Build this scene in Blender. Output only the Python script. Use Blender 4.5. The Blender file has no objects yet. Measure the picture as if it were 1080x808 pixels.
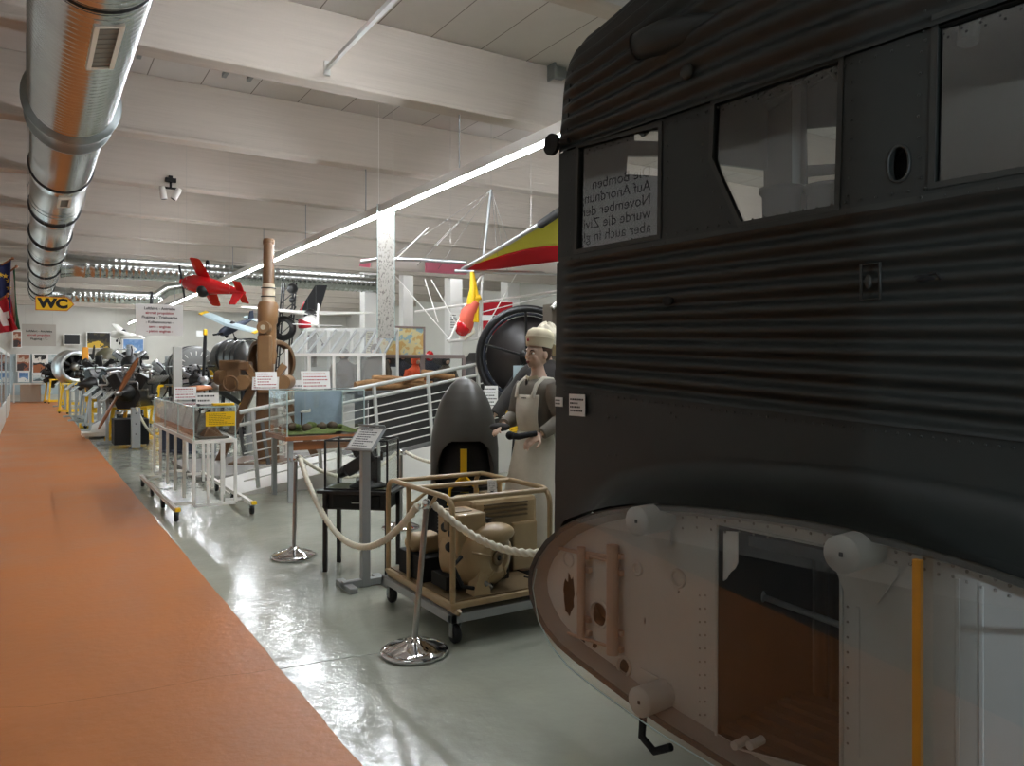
import bpy, math, random
from mathutils import Vector, Matrix, Euler, noise
from mathutils.geometry import delaunay_2d_cdt
PI = math.pi
EXPO = 0.8
LB = 10
LC = 7
LN = 34
LW = 120
R = math.radians
rnd = random.Random(7)
scene = bpy.context.scene
col = scene.collection
V = Vector

# ---------------------------------------------------------------- camera geometry (measured from the photograph)
TH = R(32.2); cT, sT = math.cos(TH), math.sin(TH)
FOC, HZ, CXP, EYE = 810.0, 387.0, 540.0, 1.6
def W(px, py, Z):
    r = (px - CXP) / FOC * Z
    return V((r * cT + Z * sT, Z * cT - r * sT, EYE + (HZ - py) / FOC * Z))
def G(px, py, z=0.0):
    return W(px, py, FOC * (EYE - z) / (py - HZ))
def onX(px, py, X):
    d = W(px, py, 1.0); return W(px, py, X / d.x)
def onY(px, py, Y):
    d = W(px, py, 1.0); return W(px, py, Y / d.y)

cam_data = bpy.data.cameras.new('camera'); cam = bpy.data.objects.new('camera', cam_data)
col.objects.link(cam); scene.camera = cam
cam.location = (0, 0, EYE); cam.rotation_euler = (R(90), 0, -TH)
cam_data.sensor_fit = 'HORIZONTAL'; cam_data.sensor_width = 36; cam_data.lens = 36 * FOC / 1080
cam_data.shift_y = -(404 - HZ) / 1080; cam_data.clip_start = 0.05; cam_data.clip_end = 200

# ---------------------------------------------------------------- mesh builder
def frame_of(d):
    d = d.normalized()
    a = V((0, 0, 1)) if abs(d.z) < 0.9 else V((1, 0, 0))
    x = d.cross(a).normalized(); y = x.cross(d).normalized()
    return x, y
class MB:
    def __init__(s): s.v = []; s.f = []; s.s = []
    def add(s, vs, fs, smooth=False, M=None):
        b = len(s.v)
        s.v += [tuple(M @ V(p)) if M is not None else tuple(p) for p in vs]
        s.f += [tuple(b + i for i in f) for f in fs]
        s.s += [smooth] * len(fs); return s
    def box(s, c, d, M=None, rot=None):
        c = V(c); h = V(d) / 2
        vs = [V((x * h.x, y * h.y, z * h.z)) for x in (-1, 1) for y in (-1, 1) for z in (-1, 1)]
        if rot is not None: vs = [rot @ p for p in vs]
        vs = [c + p for p in vs]
        return s.add(vs, [(0, 1, 3, 2), (4, 6, 7, 5), (0, 4, 5, 1), (2, 3, 7, 6), (0, 2, 6, 4), (1, 5, 7, 3)], False, M)
    def bar(s, p0, p1, w, t, up=(0, 0, 1)):
        p0, p1 = V(p0), V(p1); d = (p1 - p0); L = d.length; d.normalize()
        x = d.cross(V(up)); x = x.normalized() if x.length > 1e-5 else V((1, 0, 0)); y = x.cross(d).normalized()
        Rm = Matrix((d, x, y)).transposed()
        return s.box((p0 + p1) / 2, (L, w, t), rot=Rm)
    def cyl(s, p0, p1, r0, r1=None, n=16, caps=True, smooth=True):
        return s.tube([p0, p1], [r0, r0 if r1 is None else r1], n, caps, smooth)
    def tube(s, pts, r, n=8, caps=True, smooth=True, closed=False, lobes=0, twist=0.0, amp=0.0):
        pts = [V(p) for p in pts]; m = len(pts)
        rs = r if isinstance(r, (list, tuple)) else [r] * m
        vs = []; x = None; dist = 0
        for i, p in enumerate(pts):
            if closed: d = pts[(i + 1) % m] - pts[i - 1]
            else: d = pts[min(i + 1, m - 1)] - pts[max(i - 1, 0)]
            if d.length < 1e-9: d = V((0, 0, 1))
            d.normalize()
            if x is None: x, y = frame_of(d)
            else:
                x = x - d * x.dot(d)
                x = x.normalized() if x.length > 1e-6 else frame_of(d)[0]
                y = x.cross(d)
            if i: dist += (p - pts[i - 1]).length
            for k in range(n):
                a = 2 * PI * k / n
                rr = rs[i] * (1 + (amp * math.cos(lobes * (a + twist * dist)) if lobes else 0))
                vs.append(p + x * (rr * math.cos(a)) + y * (rr * math.sin(a)))
        fs = []
        for i in range(m if closed else m - 1):
            j = (i + 1) % m
            for k in range(n):
                l = (k + 1) % n
                fs.append((i * n + k, i * n + l, j * n + l, j * n + k))
        s.add(vs, fs, smooth)
        if caps and not closed:
            s.add(vs[:n], [tuple(range(n))[::-1]]); s.add(vs[-n:], [tuple(range(n))])
        return s
    def lathe(s, prof, n=32, M=None, smooth=True, a0=0.0, a1=2 * PI):
        full = abs(a1 - a0 - 2 * PI) < 1e-6
        k_n = n if full else n + 1
        vs = [(r * math.cos(a0 + (a1 - a0) * k / n), r * math.sin(a0 + (a1 - a0) * k / n), z) for r, z in prof for k in range(k_n)]
        fs = []
        for i in range(len(prof) - 1):
            for k in range(n):
                l = (k + 1) % k_n
                fs.append((i * k_n + k, i * k_n + l, (i + 1) * k_n + l, (i + 1) * k_n + k))
        return s.add(vs, fs, smooth, M)
    def ball(s, c, r, n=16, m=10, M=None, rot=None):
        r = (r, r, r) if not hasattr(r, '__len__') else r
        vs = []
        for i in range(m + 1):
            t = PI * i / m
            for k in range(n):
                a = 2 * PI * k / n
                p = V((r[0] * math.sin(t) * math.cos(a), r[1] * math.sin(t) * math.sin(a), r[2] * math.cos(t)))
                if rot is not None: p = rot @ p
                vs.append(V(c) + p)
        fs = [(i * n + k, (i + 1) * n + k, (i + 1) * n + (k + 1) % n, i * n + (k + 1) % n) for i in range(m) for k in range(n)]
        return s.add(vs, fs, True, M)
    def grid(s, fn, nu, nv, smooth=True, flip=False):
        vs = [fn(i / nu, j / nv) for i in range(nu + 1) for j in range(nv + 1)]
        q = nv + 1
        fs = [(i * q + j, (i + 1) * q + j, (i + 1) * q + j + 1, i * q + j + 1) for i in range(nu) for j in range(nv)]
        if flip: fs = [f[::-1] for f in fs]
        return s.add(vs, fs, smooth)
    def plate(s, outer, holes, f0, f1, smooth=False):
        """solid plate: 2-D outline with holes; f0/f1 map (a,b) to the two faces"""
        loops = [outer] + list(holes)
        flat = [V(p) for L in loops for p in L]; ed = []; b = 0
        for L in loops:
            ed += [(b + i, b + (i + 1) % len(L)) for i in range(len(L))]; b += len(L)
        cv, _, ct, *_r = delaunay_2d_cdt(flat, ed, [], 0, 1e-7)
        def inside(p, L):
            c = False; n = len(L)
            for i in range(n):
                (x1, y1), (x2, y2) = L[i], L[(i + 1) % n]
                if (y1 > p.y) != (y2 > p.y) and p.x < (x2 - x1) * (p.y - y1) / (y2 - y1) + x1: c = not c
            return c
        tri = []
        for t in ct:
            m = (cv[t[0]] + cv[t[1]] + cv[t[2]]) / 3
            if inside(m, outer) and not any(inside(m, h) for h in holes): tri.append(tuple(t))
        n = len(cv)
        s.add([f0(p.x, p.y) for p in cv] + [f1(p.x, p.y) for p in cv], tri + [tuple(n + i for i in t[::-1]) for t in tri], False)
        b = 0
        for L in loops:
            m = len(L)
            s.add([f0(*p) for p in L] + [f1(*p) for p in L], [(i, (i + 1) % m, m + (i + 1) % m, m + i) for i in range(m)], smooth)
        return s
    def loft(s, rings, caps=True, smooth=True):
        n = len(rings[0]); vs = [p for r in rings for p in r]
        fs = [(i * n + k, i * n + (k + 1) % n, (i + 1) * n + (k + 1) % n, (i + 1) * n + k) for i in range(len(rings) - 1) for k in range(n)]
        s.add(vs, fs, smooth)
        if caps:
            s.add(rings[0], [tuple(range(n))[::-1]]); s.add(rings[-1], [tuple(range(n))])
        return s
    def text(s, body, size, M, align='CENTER', extrude=0.0, bold=0.0, spacing=1.0, wx=1.0):
        cu = bpy.data.curves.new('lettering', 'FONT'); cu.body = body; cu.size = size
        cu.align_x = align; cu.align_y = 'CENTER'; cu.extrude = extrude; cu.offset = bold; cu.space_line = spacing
        cu.resolution_u = 3
        o = bpy.data.objects.new('lettering', cu); me = o.to_mesh()
        S = Matrix.Diagonal((wx, 1, 1, 1))
        s.add([v.co for v in me.vertices], [tuple(p.vertices) for p in me.polygons], False, M @ S)
        o.to_mesh_clear(); bpy.data.objects.remove(o); bpy.data.curves.remove(cu)
        return s
    def build(s, name, mat, parent=None, bevel=0.0, label=None, subsurf=0, loc=None, kind=None):
        me = bpy.data.meshes.new(name); me.from_pydata(s.v, [], s.f)
        for p, q in zip(me.polygons, s.s): p.use_smooth = q
        me.materials.append(mat); me.update()
        o = bpy.data.objects.new(name, me); col.objects.link(o)
        if parent is not None: o.parent = parent
        if loc is not None: o.location = loc
        if bevel:
            b = o.modifiers.new('bevel', 'BEVEL'); b.width = bevel; b.segments = 2; b.limit_method = 'ANGLE'; b.angle_limit = R(40)
        if subsurf:
            q = o.modifiers.new('subd', 'SUBSURF'); q.levels = subsurf; q.render_levels = subsurf
        if label: o['label'] = label
        if kind: o['kind'] = kind
        return o
def tag(o, label, cat, group=None, kind=None):
    o['label'] = label; o['category'] = cat
    if group: o['group'] = group
    if kind: o['kind'] = kind
    return o
def struct(o):
    o['kind'] = 'structure'; return o
def thing(name, label, cat, loc=(0, 0, 0), rz=0.0, group=None, rot=None):
    o = bpy.data.objects.new(name, None); o.empty_display_size = 0.1; col.objects.link(o)
    o.location = loc; o.rotation_euler = rot if rot is not None else (0, 0, rz)
    return tag(o, label, cat, group)
def copy_tree(o, loc=None, rz=None, label=None, group=None, scale=None):
    def rec(q, par):
        d = q.copy(); col.objects.link(d)
        if par is not None: d.parent = par
        for ch in [x for x in bpy.data.objects if x.parent == q]: rec(ch, d)
        return d
    r = rec(o, None)
    if loc is not None: r.location = loc
    if rz is not None: r.rotation_euler[2] = rz
    if label: r['label'] = label
    if group: r['group'] = group
    if scale: r.scale = (scale,) * 3
    return r

# ---------------------------------------------------------------- materials
def lin(c):
    return tuple((x / 255 / 12.92) if x / 255 <= 0.04045 else ((x / 255 + 0.055) / 1.055) ** 2.4 for x in c)
def mat(name, rgb, rough=0.5, metal=0.0, var=0.0, scale=6.0, bump=0.0, bscale=30.0, emit=None, stretch=None, coat=0.0, srgb=True, rvar=0.0, sheen=0.0):
    m = bpy.data.materials.new(name); m.use_nodes = True
    nt = m.node_tree; b = nt.nodes['Principled BSDF']
    c = lin(rgb) if srgb else rgb
    b.inputs['Base Color'].default_value = (*c, 1); b.inputs['Roughness'].default_value = rough; b.inputs['Metallic'].default_value = metal
    b.inputs['Coat Weight'].default_value = coat
    if sheen: b.inputs['Sheen Weight'].default_value = sheen
    if var or bump or rvar:
        tc = nt.nodes.new('ShaderNodeTexCoord'); mp = nt.nodes.new('ShaderNodeMapping')
        nt.links.new(tc.outputs['Object'], mp.inputs['Vector'])
        if stretch: mp.inputs['Scale'].default_value = stretch
    if var or rvar:
        n = nt.nodes.new('ShaderNodeTexNoise'); n.inputs['Scale'].default_value = scale; n.inputs['Detail'].default_value = 6; n.inputs['Roughness'].default_value = 0.65
        nt.links.new(mp.outputs['Vector'], n.inputs['Vector'])
    if var:
        cr = nt.nodes.new('ShaderNodeValToRGB')
        cr.color_ramp.elements[0].position = 0.3; cr.color_ramp.elements[1].position = 0.7
        cr.color_ramp.elements[0].color = (*[x * (1 - var) for x in c], 1); cr.color_ramp.elements[1].color = (*[min(1, x * (1 + var)) for x in c], 1)
        nt.links.new(n.outputs['Fac'], cr.inputs['Fac']); nt.links.new(cr.outputs['Color'], b.inputs['Base Color'])
    if rvar:
        mr = nt.nodes.new('ShaderNodeMapRange'); mr.inputs['To Min'].default_value = max(0.02, rough - rvar); mr.inputs['To Max'].default_value = rough + rvar
        mr.inputs['From Min'].default_value = 0.3; mr.inputs['From Max'].default_value = 0.7
        nt.links.new(n.outputs['Fac'], mr.inputs['Value']); nt.links.new(mr.outputs['Result'], b.inputs['Roughness'])
    if bump:
        n2 = nt.nodes.new('ShaderNodeTexNoise'); n2.inputs['Scale'].default_value = bscale; n2.inputs['Detail'].default_value = 5
        nt.links.new(mp.outputs['Vector'], n2.inputs['Vector'])
        bp = nt.nodes.new('ShaderNodeBump'); bp.inputs['Strength'].default_value = bump; bp.inputs['Distance'].default_value = 0.02
        nt.links.new(n2.outputs['Fac'], bp.inputs['Height']); nt.links.new(bp.outputs['Normal'], b.inputs['Normal'])
    if emit:
        b.inputs['Emission Color'].default_value = (*c, 1); b.inputs['Emission Strength'].default_value = emit
    return m
def glass(name, tint=(1, 1, 1), ior=1.5, rough=0.0, boost=1.0, haze=0.0):
    m = bpy.data.materials.new(name); m.use_nodes = True; nt = m.node_tree
    nt.nodes.remove(nt.nodes['Principled BSDF']); out = nt.nodes['Material Output']
    tr = nt.nodes.new('ShaderNodeBsdfTransparent'); tr.inputs['Color'].default_value = (*tint, 1)
    gl = nt.nodes.new('ShaderNodeBsdfGlossy'); gl.inputs['Roughness'].default_value = rough
    # Schlick reflectance, the same from both faces of the sheet
    lw = nt.nodes.new('ShaderNodeLayerWeight'); lw.inputs['Blend'].default_value = 0.5
    pw = nt.nodes.new('ShaderNodeMath'); pw.operation = 'POWER'; pw.inputs[1].default_value = 5; nt.links.new(lw.outputs['Facing'], pw.inputs[0])
    f0 = ((ior - 1) / (ior + 1)) ** 2 * boost
    mu = nt.nodes.new('ShaderNodeMath'); mu.operation = 'MULTIPLY_ADD'; mu.inputs[1].default_value = 1 - f0; mu.inputs[2].default_value = f0; mu.use_clamp = True
    mx = nt.nodes.new('ShaderNodeMixShader')
    nt.links.new(pw.outputs[0], mu.inputs[0]); nt.links.new(mu.outputs[0], mx.inputs['Fac'])
    last = tr
    if haze:
        df = nt.nodes.new('ShaderNodeBsdfDiffuse'); df.inputs['Color'].default_value = (0.75, 0.75, 0.72, 1)
        m2 = nt.nodes.new('ShaderNodeMixShader'); m2.inputs['Fac'].default_value = haze
        nt.links.new(tr.outputs[0], m2.inputs[1]); nt.links.new(df.outputs[0], m2.inputs[2]); last = m2
    nt.links.new(last.outputs[0], mx.inputs[1]); nt.links.new(gl.outputs[0], mx.inputs[2]); nt.links.new(mx.outputs[0], out.inputs['Surface'])
    return m

M = {}
M['ceiling'] = mat('ceiling_paint', (200, 194, 186), 0.9, var=0.04, scale=1.5, bump=0.12, bscale=14)
M['beam'] = mat('beam_paint', (196, 187, 177), 0.85, var=0.05, scale=2, bump=0.35, bscale=5, stretch=(0.35, 5, 9))
M['wall'] = mat('wall_paint', (205, 203, 196), 0.9, var=0.03, scale=1, bump=0.1)
M['wall_light'] = mat('wall_light', (226, 224, 220), 0.9)
M['duct'] = mat('galvanised', (190, 193, 192), 0.2, 1.0, var=0.10, scale=1.5)
M['gasket'] = mat('black_gasket', (22, 22, 23), 0.6)
M['galv_dull'] = mat('galvanised_dull', (140, 146, 146), 0.4, 0.9, var=0.1, scale=9)
M['cream'] = mat('cream_paint', (215, 208, 192), 0.5)
M['grille'] = mat('grille_grey', (120, 116, 104), 0.6)
M['white'] = mat('white_paint', (232, 230, 224), 0.45)
M['paper'] = mat('paper_white', (235, 234, 230), 0.7)
M['ink'] = mat('ink_black', (22, 20, 22), 0.7)
M['ink_red'] = mat('ink_red', (160, 30, 45), 0.7)
M['tube'] = mat('lamp_tube', (244, 249, 255), 0.5, emit=88)
M['fixture'] = mat('fixture_grey', (186, 182, 176), 0.5)
M['chrome'] = mat('chrome', (215, 215, 215), 0.06, 1.0)
M['steel'] = mat('brushed_steel', (165, 165, 163), 0.28, 1.0)
M['rope'] = mat('rope_cream', (226, 220, 200), 0.85, var=0.08, scale=40)
M['black'] = mat('black_paint', (18, 18, 19), 0.4)
M['blackmatt'] = mat('black_matt', (14, 14, 15), 0.8)
M['rubber'] = mat('rubber', (24, 24, 25), 0.65)
M['greypaint'] = mat('grey_paint', (158, 162, 162), 0.4)
M['lightgrey'] = mat('light_grey_paint', (198, 199, 194), 0.4)
M['clear'] = glass('clear_acrylic', (0.97, 0.98, 0.97), 1.45)
M['sand'] = mat('sand_paint', (172, 148, 110), 0.42, var=0.07, scale=9, coat=0.15)
M['sand_dark'] = mat('sand_dark', (112, 94, 66), 0.5, var=0.12, scale=12)
M['yellow'] = mat('yellow_paint', (236, 190, 22), 0.4)
M['red'] = mat('red_gloss', (196, 18, 26), 0.2, coat=0.6)
M['wood'] = mat('wood_brown', (140, 84, 44), 0.4, var=0.2, scale=5, stretch=(1, 8, 8), coat=0.3)
M['alu'] = mat('aluminium', (190, 192, 194), 0.3, 1.0, var=0.08, scale=8)
M['engine_dark'] = mat('engine_dark', (48, 47, 46), 0.38, 0.6, var=0.3, scale=14)
M['engine_steel'] = mat('engine_steel', (150, 148, 144), 0.35, 0.9, var=0.2, scale=14)

def cloth(name, rgb, tr=.5):
    m = mat(name, rgb, .7); nt = m.node_tree; b = nt.nodes['Principled BSDF']; t = nt.nodes.new('ShaderNodeBsdfTranslucent'); t.inputs['Color'].default_value = (*lin(rgb), 1)
    mx = nt.nodes.new('ShaderNodeMixShader'); mx.inputs['Fac'].default_value = tr; nt.links.new(b.outputs[0], mx.inputs[1]); nt.links.new(t.outputs[0], mx.inputs[2]); nt.links.new(mx.outputs[0], nt.nodes['Material Output'].inputs['Surface']); return m

def lines_of(mb, Mx, w, h, rows, fill=.7, seed=0, th=.35):
    """rows of small print too fine to read, as short strokes"""
    r_ = random.Random(seed)
    for k in range(rows):
        y = h * (.5 - (k + .5) / rows) * .86; x = -w * fill / 2; end = x + w * fill * r_.uniform(.6, 1)
        while x < end:
            l = w * r_.uniform(.03, .10); hh = h / rows * th
            mb.add([(x, y - hh / 2, .0015), (x + l, y - hh / 2, .0015), (x + l, y + hh / 2, .0015), (x, y + hh / 2, .0015)], [(0, 1, 2, 3)], False, Mx); x += l + w * .022
# ================================================================= THE HALL
XL, XR, YB, YF, ZC = -2.1, 15.5, -5.5, 42.5, 5.2
def floor_surface():
    m = bpy.data.materials.new('floor_epoxy'); m.use_nodes = True; nt = m.node_tree; b = nt.nodes['Principled BSDF']
    tc = nt.nodes.new('ShaderNodeTexCoord')
    n = nt.nodes.new('ShaderNodeTexNoise'); n.inputs['Scale'].default_value = 0.9; n.inputs['Detail'].default_value = 7
    nt.links.new(tc.outputs['Object'], n.inputs['Vector'])
    cr = nt.nodes.new('ShaderNodeValToRGB'); cr.color_ramp.elements[0].position = 0.32; cr.color_ramp.elements[1].position = 0.7
    cr.color_ramp.elements[0].color = (*lin((156, 159, 146)), 1); cr.color_ramp.elements[1].color = (*lin((181, 184, 168)), 1)
    nt.links.new(n.outputs['Fac'], cr.inputs['Fac']); nt.links.new(cr.outputs['Color'], b.inputs['Base Color'])
    mr = nt.nodes.new('ShaderNodeMapRange'); mr.inputs['From Min'].default_value = 0.3; mr.inputs['From Max'].default_value = 0.7
    mr.inputs['To Min'].default_value = 0.1; mr.inputs['To Max'].default_value = 0.26
    n3 = nt.nodes.new('ShaderNodeTexNoise'); n3.inputs['Scale'].default_value = 5; n3.inputs['Detail'].default_value = 8
    nt.links.new(tc.outputs['Object'], n3.inputs['Vector'])
    nt.links.new(n3.outputs['Fac'], mr.inputs['Value']); nt.links.new(mr.outputs['Result'], b.inputs['Roughness'])
    n2 = nt.nodes.new('ShaderNodeTexNoise'); n2.inputs['Scale'].default_value = 13; n2.inputs['Detail'].default_value = 4
    nt.links.new(tc.outputs['Object'], n2.inputs['Vector'])
    bp = nt.nodes.new('ShaderNodeBump'); bp.inputs['Strength'].default_value = 0.22; bp.inputs['Distance'].default_value = 0.012
    nt.links.new(n2.outputs['Fac'], bp.inputs['Height']); nt.links.new(bp.outputs['Normal'], b.inputs['Normal'])
    b.inputs['Coat Weight'].default_value = 0.25; b.inputs['Coat Roughness'].default_value = 0.12
    nt.links.new(bp.outputs['Normal'], b.inputs['Coat Normal'])
    return m
M['floor'] = floor_surface()
M['path'] = mat('path_orange', (192, 118, 63), 0.42, var=0.12, scale=1.1, bump=0.12, bscale=18, rvar=0.08)
M['carpet'] = mat('podium_grey', (150, 148, 143), 0.85, var=0.06, scale=20)
struct(MB().box(((XL + XR) / 2, (YB + YF) / 2, -0.06), (XR - XL + .4, YF - YB + .4, 0.12)).build('floor', M['floor']))
# orange walkway, a painted coat 3 mm thick with a chipped edge
edge = []
y = YB
pts = []
while y < 41.4:
    pts.append((1.13 + 0.012 * noise.noise(V((y * 2.3, 1, 0))) + 0.006 * noise.noise(V((y * 11, 4, 0))), y)); y += 0.06 if y < 9 else 0.4
pts.append((1.13, 41.4))
left_edge = [(XL + 0.01, 5.6), (-1.66, 4.6), (-1.12, 3.4), (-.68, 2.34), (-.2, 1.3), (.25, .2), (.5, -1.0), (.6, YB)]
poly = [(XL + 0.01, 41.4)] + left_edge + pts
struct(MB().plate(poly, [], lambda a, b: V((a, b, 0.003)), lambda a, b: V((a, b, 0.0005))).build('floor_walkway', M['path']))
M['floor_surface'] = mat('dark_sheet_grey', (74, 76, 76), .7, var=.06)
struct(MB().plate([(XL + .01, YB)] + left_edge[::-1], [], lambda a, b: V((a, b, 0.0025)), lambda a, b: V((a, b, 0.0005))).build('floor_surface', M['floor_surface']))  # added dark sheet out of view, darkens the reflection in the guard pane
# crack across the walkway
cr_px = [(0, 747), (40, 746), (90, 738), (140, 731), (190, 722), (230, 714), (262, 711), (292, 706)]
P = [G(*p) for p in cr_px]; cm = MB(); fine = []
for a, b in zip(P, P[1:]):
    for k in range(8):
        q = a.lerp(b, k / 8); q.y += 0.006 * noise.noise(q * 22); fine.append(q)
w = [0.0015 + 0.003 * abs(noise.noise(V((i * .35, 2, 2)))) for i in range(len(fine))]
cm.grid(lambda u, v: V((fine[round(u * (len(fine) - 1))].x, fine[round(u * (len(fine) - 1))].y + (v - .5) * w[round(u * (len(fine) - 1))], 0.0036)), len(fine) - 1, 1)
M['crack'] = mat('crack_dark', (92, 58, 34), 0.9)
struct(cm.build('floor_crack', M['crack']))
cm = MB()
for a, b in zip([(292, 706), (345, 697), (400, 689)], [(345, 697), (400, 689), (470, 680)]):
    cm.bar(G(*a) + V((0, 0, .0006)), G(*b) + V((0, 0, .0006)), 0.004, 0.001)
M['joint'] = mat('joint_grey', (130, 134, 128), 0.8)
struct(cm.build('floor_joint', M['joint']))
# ceiling slab of planks and the cross beams
def ceil_mat():
    m = mat('ceiling_planks', (206, 202, 197), 0.9, var=0.04, scale=1.4, bump=0.1, bscale=12)
    nt = m.node_tree; b = nt.nodes['Principled BSDF']
    src = b.inputs['Base Color'].links[0].from_socket
    tc = nt.nodes.new('ShaderNodeTexCoord'); sp = nt.nodes.new('ShaderNodeSeparateXYZ'); nt.links.new(tc.outputs['Object'], sp.inputs[0])
    mo = nt.nodes.new('ShaderNodeMath'); mo.operation = 'PINGPONG'; mo.inputs[1].default_value = 0.31; nt.links.new(sp.outputs['X'], mo.inputs[0])
    lt = nt.nodes.new('ShaderNodeMath'); lt.operation = 'LESS_THAN'; lt.inputs[1].default_value = 0.006; nt.links.new(mo.outputs[0], lt.inputs[0])
    mx = nt.nodes.new('ShaderNodeMix'); mx.data_type = 'RGBA'; nt.links.new(lt.outputs[0], mx.inputs['Factor'])
    nt.links.new(src, mx.inputs['A']); mx.inputs['B'].default_value = (0.22, 0.20, 0.18, 1)
    nt.links.new(mx.outputs['Result'], b.inputs['Base Color'])
    return m
M['planks'] = ceil_mat()
struct(MB().box(((XL + XR) / 2, (YB + YF) / 2, ZC + .1), (XR - XL + .4, YF - YB + .4, 0.2)).build('ceiling', M['planks']))
BY = [7.56 + 2.84 * k for k in range(-4, 13)]
for y in BY:
    b = MB().box(((XL + XR) / 2, y + .1, (4.45 + ZC) / 2), (XR - XL, .22, ZC - 4.45))
    b.box(((XL + XR) / 2, y - .02, 4.475), (XR - XL, .05, .05))
    struct(b.build('ceiling_beam', M['beam'], bevel=0.012))
# small steel angles fixed in the bays near the duct
for px, py, k in ((146, 60, 0), (236, 80, 0), (262, 84, 0), (330, 222, 3)):
    p = onY(px, py, BY[4 + k] + 2.3); b = MB().bar(p, p + V((0, -.55, 0)), .05, .05); b.bar(p + V((0, 0, .03)), p + V((0, 0, ZC - p.z)), .03, .03)
    struct(b.build('ceiling_bracket', M['galv_dull']))
# walls
struct(MB().box((XL - .1, (YB + YF) / 2, ZC / 2), (.2, YF - YB + .4, ZC)).build('wall_left', M['wall']))
struct(MB().box((XR + .1, (YB + YF) / 2, ZC / 2), (.2, YF - YB + .4, ZC)).build('wall_right', M['wall']))
struct(MB().box(((XL + XR) / 2, YF + .1, ZC / 2), (XR - XL, .2, ZC)).build('wall_far', M['wall']))
struct(MB().box(((XL + XR) / 2, YB - .1, ZC / 2), (XR - XL, .2, ZC)).build('wall_back', M['wall']))
# ---- lamps: a long suspended run of tubes, then added fill lamps hidden between the beams
lr = thing('light_run', 'long suspended line of white fluorescent tubes running down the hall', 'lamp', (4.12, 1.0, 3.66))
MB().box((0, 20, .115), (.09, 40, .11)).build('housing', M['fixture'], lr, bevel=.01)
for k in range(27):
    MB().cyl((0, k * 1.5 + .03, .04), (0, k * 1.5 + 1.47, .04), .018, n=10).build('tube', M['tube'], lr)
for y in BY:
    if 2 < y < 41: MB().cyl((0, y + .1 - 1.0, .16), (0, y + .1 - 1.0, .79), .008, n=6).build('hanger', M['galv_dull'], lr)
M['tube2'] = mat('fill_tube_bay', (244, 249, 255), 0.5, emit=LB)
bay = None
for k in range(4, 16):
    for X in (3.3, 7.6, 11.8):
        if bay is None:
            bay = thing('fill_light', 'added fill lamp hidden behind a beam deeper in the hall', 'lamp', (X, BY[k] + .42, ZC), group='added fill lamps between the beams')
            MB().box((0, 0, -.04), (2.4, .16, .08)).build('housing', M['white'], bay)
            for dy in (-.04, .04): MB().cyl((-1.17, dy, -.11), (1.17, dy, -.11), .03, n=8).build('tube', M['tube2'], bay)
        else: copy_tree(bay, (X, BY[k] + .42, ZC))
# added fill lamps out of view, lifting the aircraft's walkway side
cb = None
M['tube3'] = mat('fill_tube_corridor', (240, 247, 255), 0.5, emit=LC)
for y0, X in ((1.6, -.6), (-1.4, -.6), (-1.4, 2.6), (2.4, -1.0)):
    if cb is None:
        cb = thing('fill_light', 'added fill lamp out of view over the near end of the walkway', 'lamp', (X, y0, ZC), group='added fill lamps over the near walkway')
        MB().box((0, 0, -.04), (2.0, .16, .08)).build('housing', M['white'], cb)
        for dy in (-.04, .04): MB().cyl((-.97, dy, -.11), (.97, dy, -.11), .03, n=8).build('tube', M['tube3'], cb)
    else: copy_tree(cb, (X, y0, ZC))
nb = thing('fill_light', 'added twin fill lamp out of view just beyond the aircraft nose', 'lamp', (2.6, 5.35, ZC))  # added lamp above the view, brightens the generator and the nearest beam
MB().box((0, 0, -.04), (2.0, .16, .08)).build('housing', M['white'], nb)
M['tube4'] = mat('fill_tube_near', (244, 249, 255), 0.5, emit=LN)
for dy in (-.04, .04): MB().cyl((-.97, dy, -.11), (.97, dy, -.11), .03, n=8).build('tube', M['tube4'], nb)
# added cool source behind the view; an added slab keeps it off the nose
wl = thing('cool_fill', 'added cool light source out of view, tinting the rear of the aircraft side', 'lamp', (-1.0, YB + .12, 2.2))
MB().box((0, -.06, 0), (.12, .12, .3)).build('housing', M['white'], wl, bevel=.01)
MB().box((0, .005, 0), (.03, .012, .26)).build('diffuser', mat('cool_fill_glow', (200, 225, 255), .5, emit=8), wl)
pl = bpy.data.lights.new('cool_fill_light', 'AREA'); pl.shape = 'RECTANGLE'; pl.size = .05; pl.size_y = .3; pl.energy = LW; pl.color = (.72, .86, 1.0)
po_ = bpy.data.objects.new('cool_fill_light', pl); col.objects.link(po_); po_.location = (-1.0, YB + .16, 2.2); po_.rotation_euler = (R(90), 0, R(-23))
struct(MB().box(((XL + .56) / 2, -2.0, ZC / 2), (.56 - XL, .12, ZC)).build('wall_blocker', M['wall']))  # added slab behind the view, its edge cuts off the cool light
# diagonal strut at the ceiling
a = onY(345, 72, BY[4] - .03); b = a + V((.95, -1.6, .5))
b = W(418, -4, 5.15)
t = tag(MB().bar(a, b, .035, .035).box(a, (.06, .03, .14)).build('ceiling_strut', M['lightgrey']), 'thin pale steel strut slanting from the nearest beam to the ceiling', 'strut')
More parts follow.
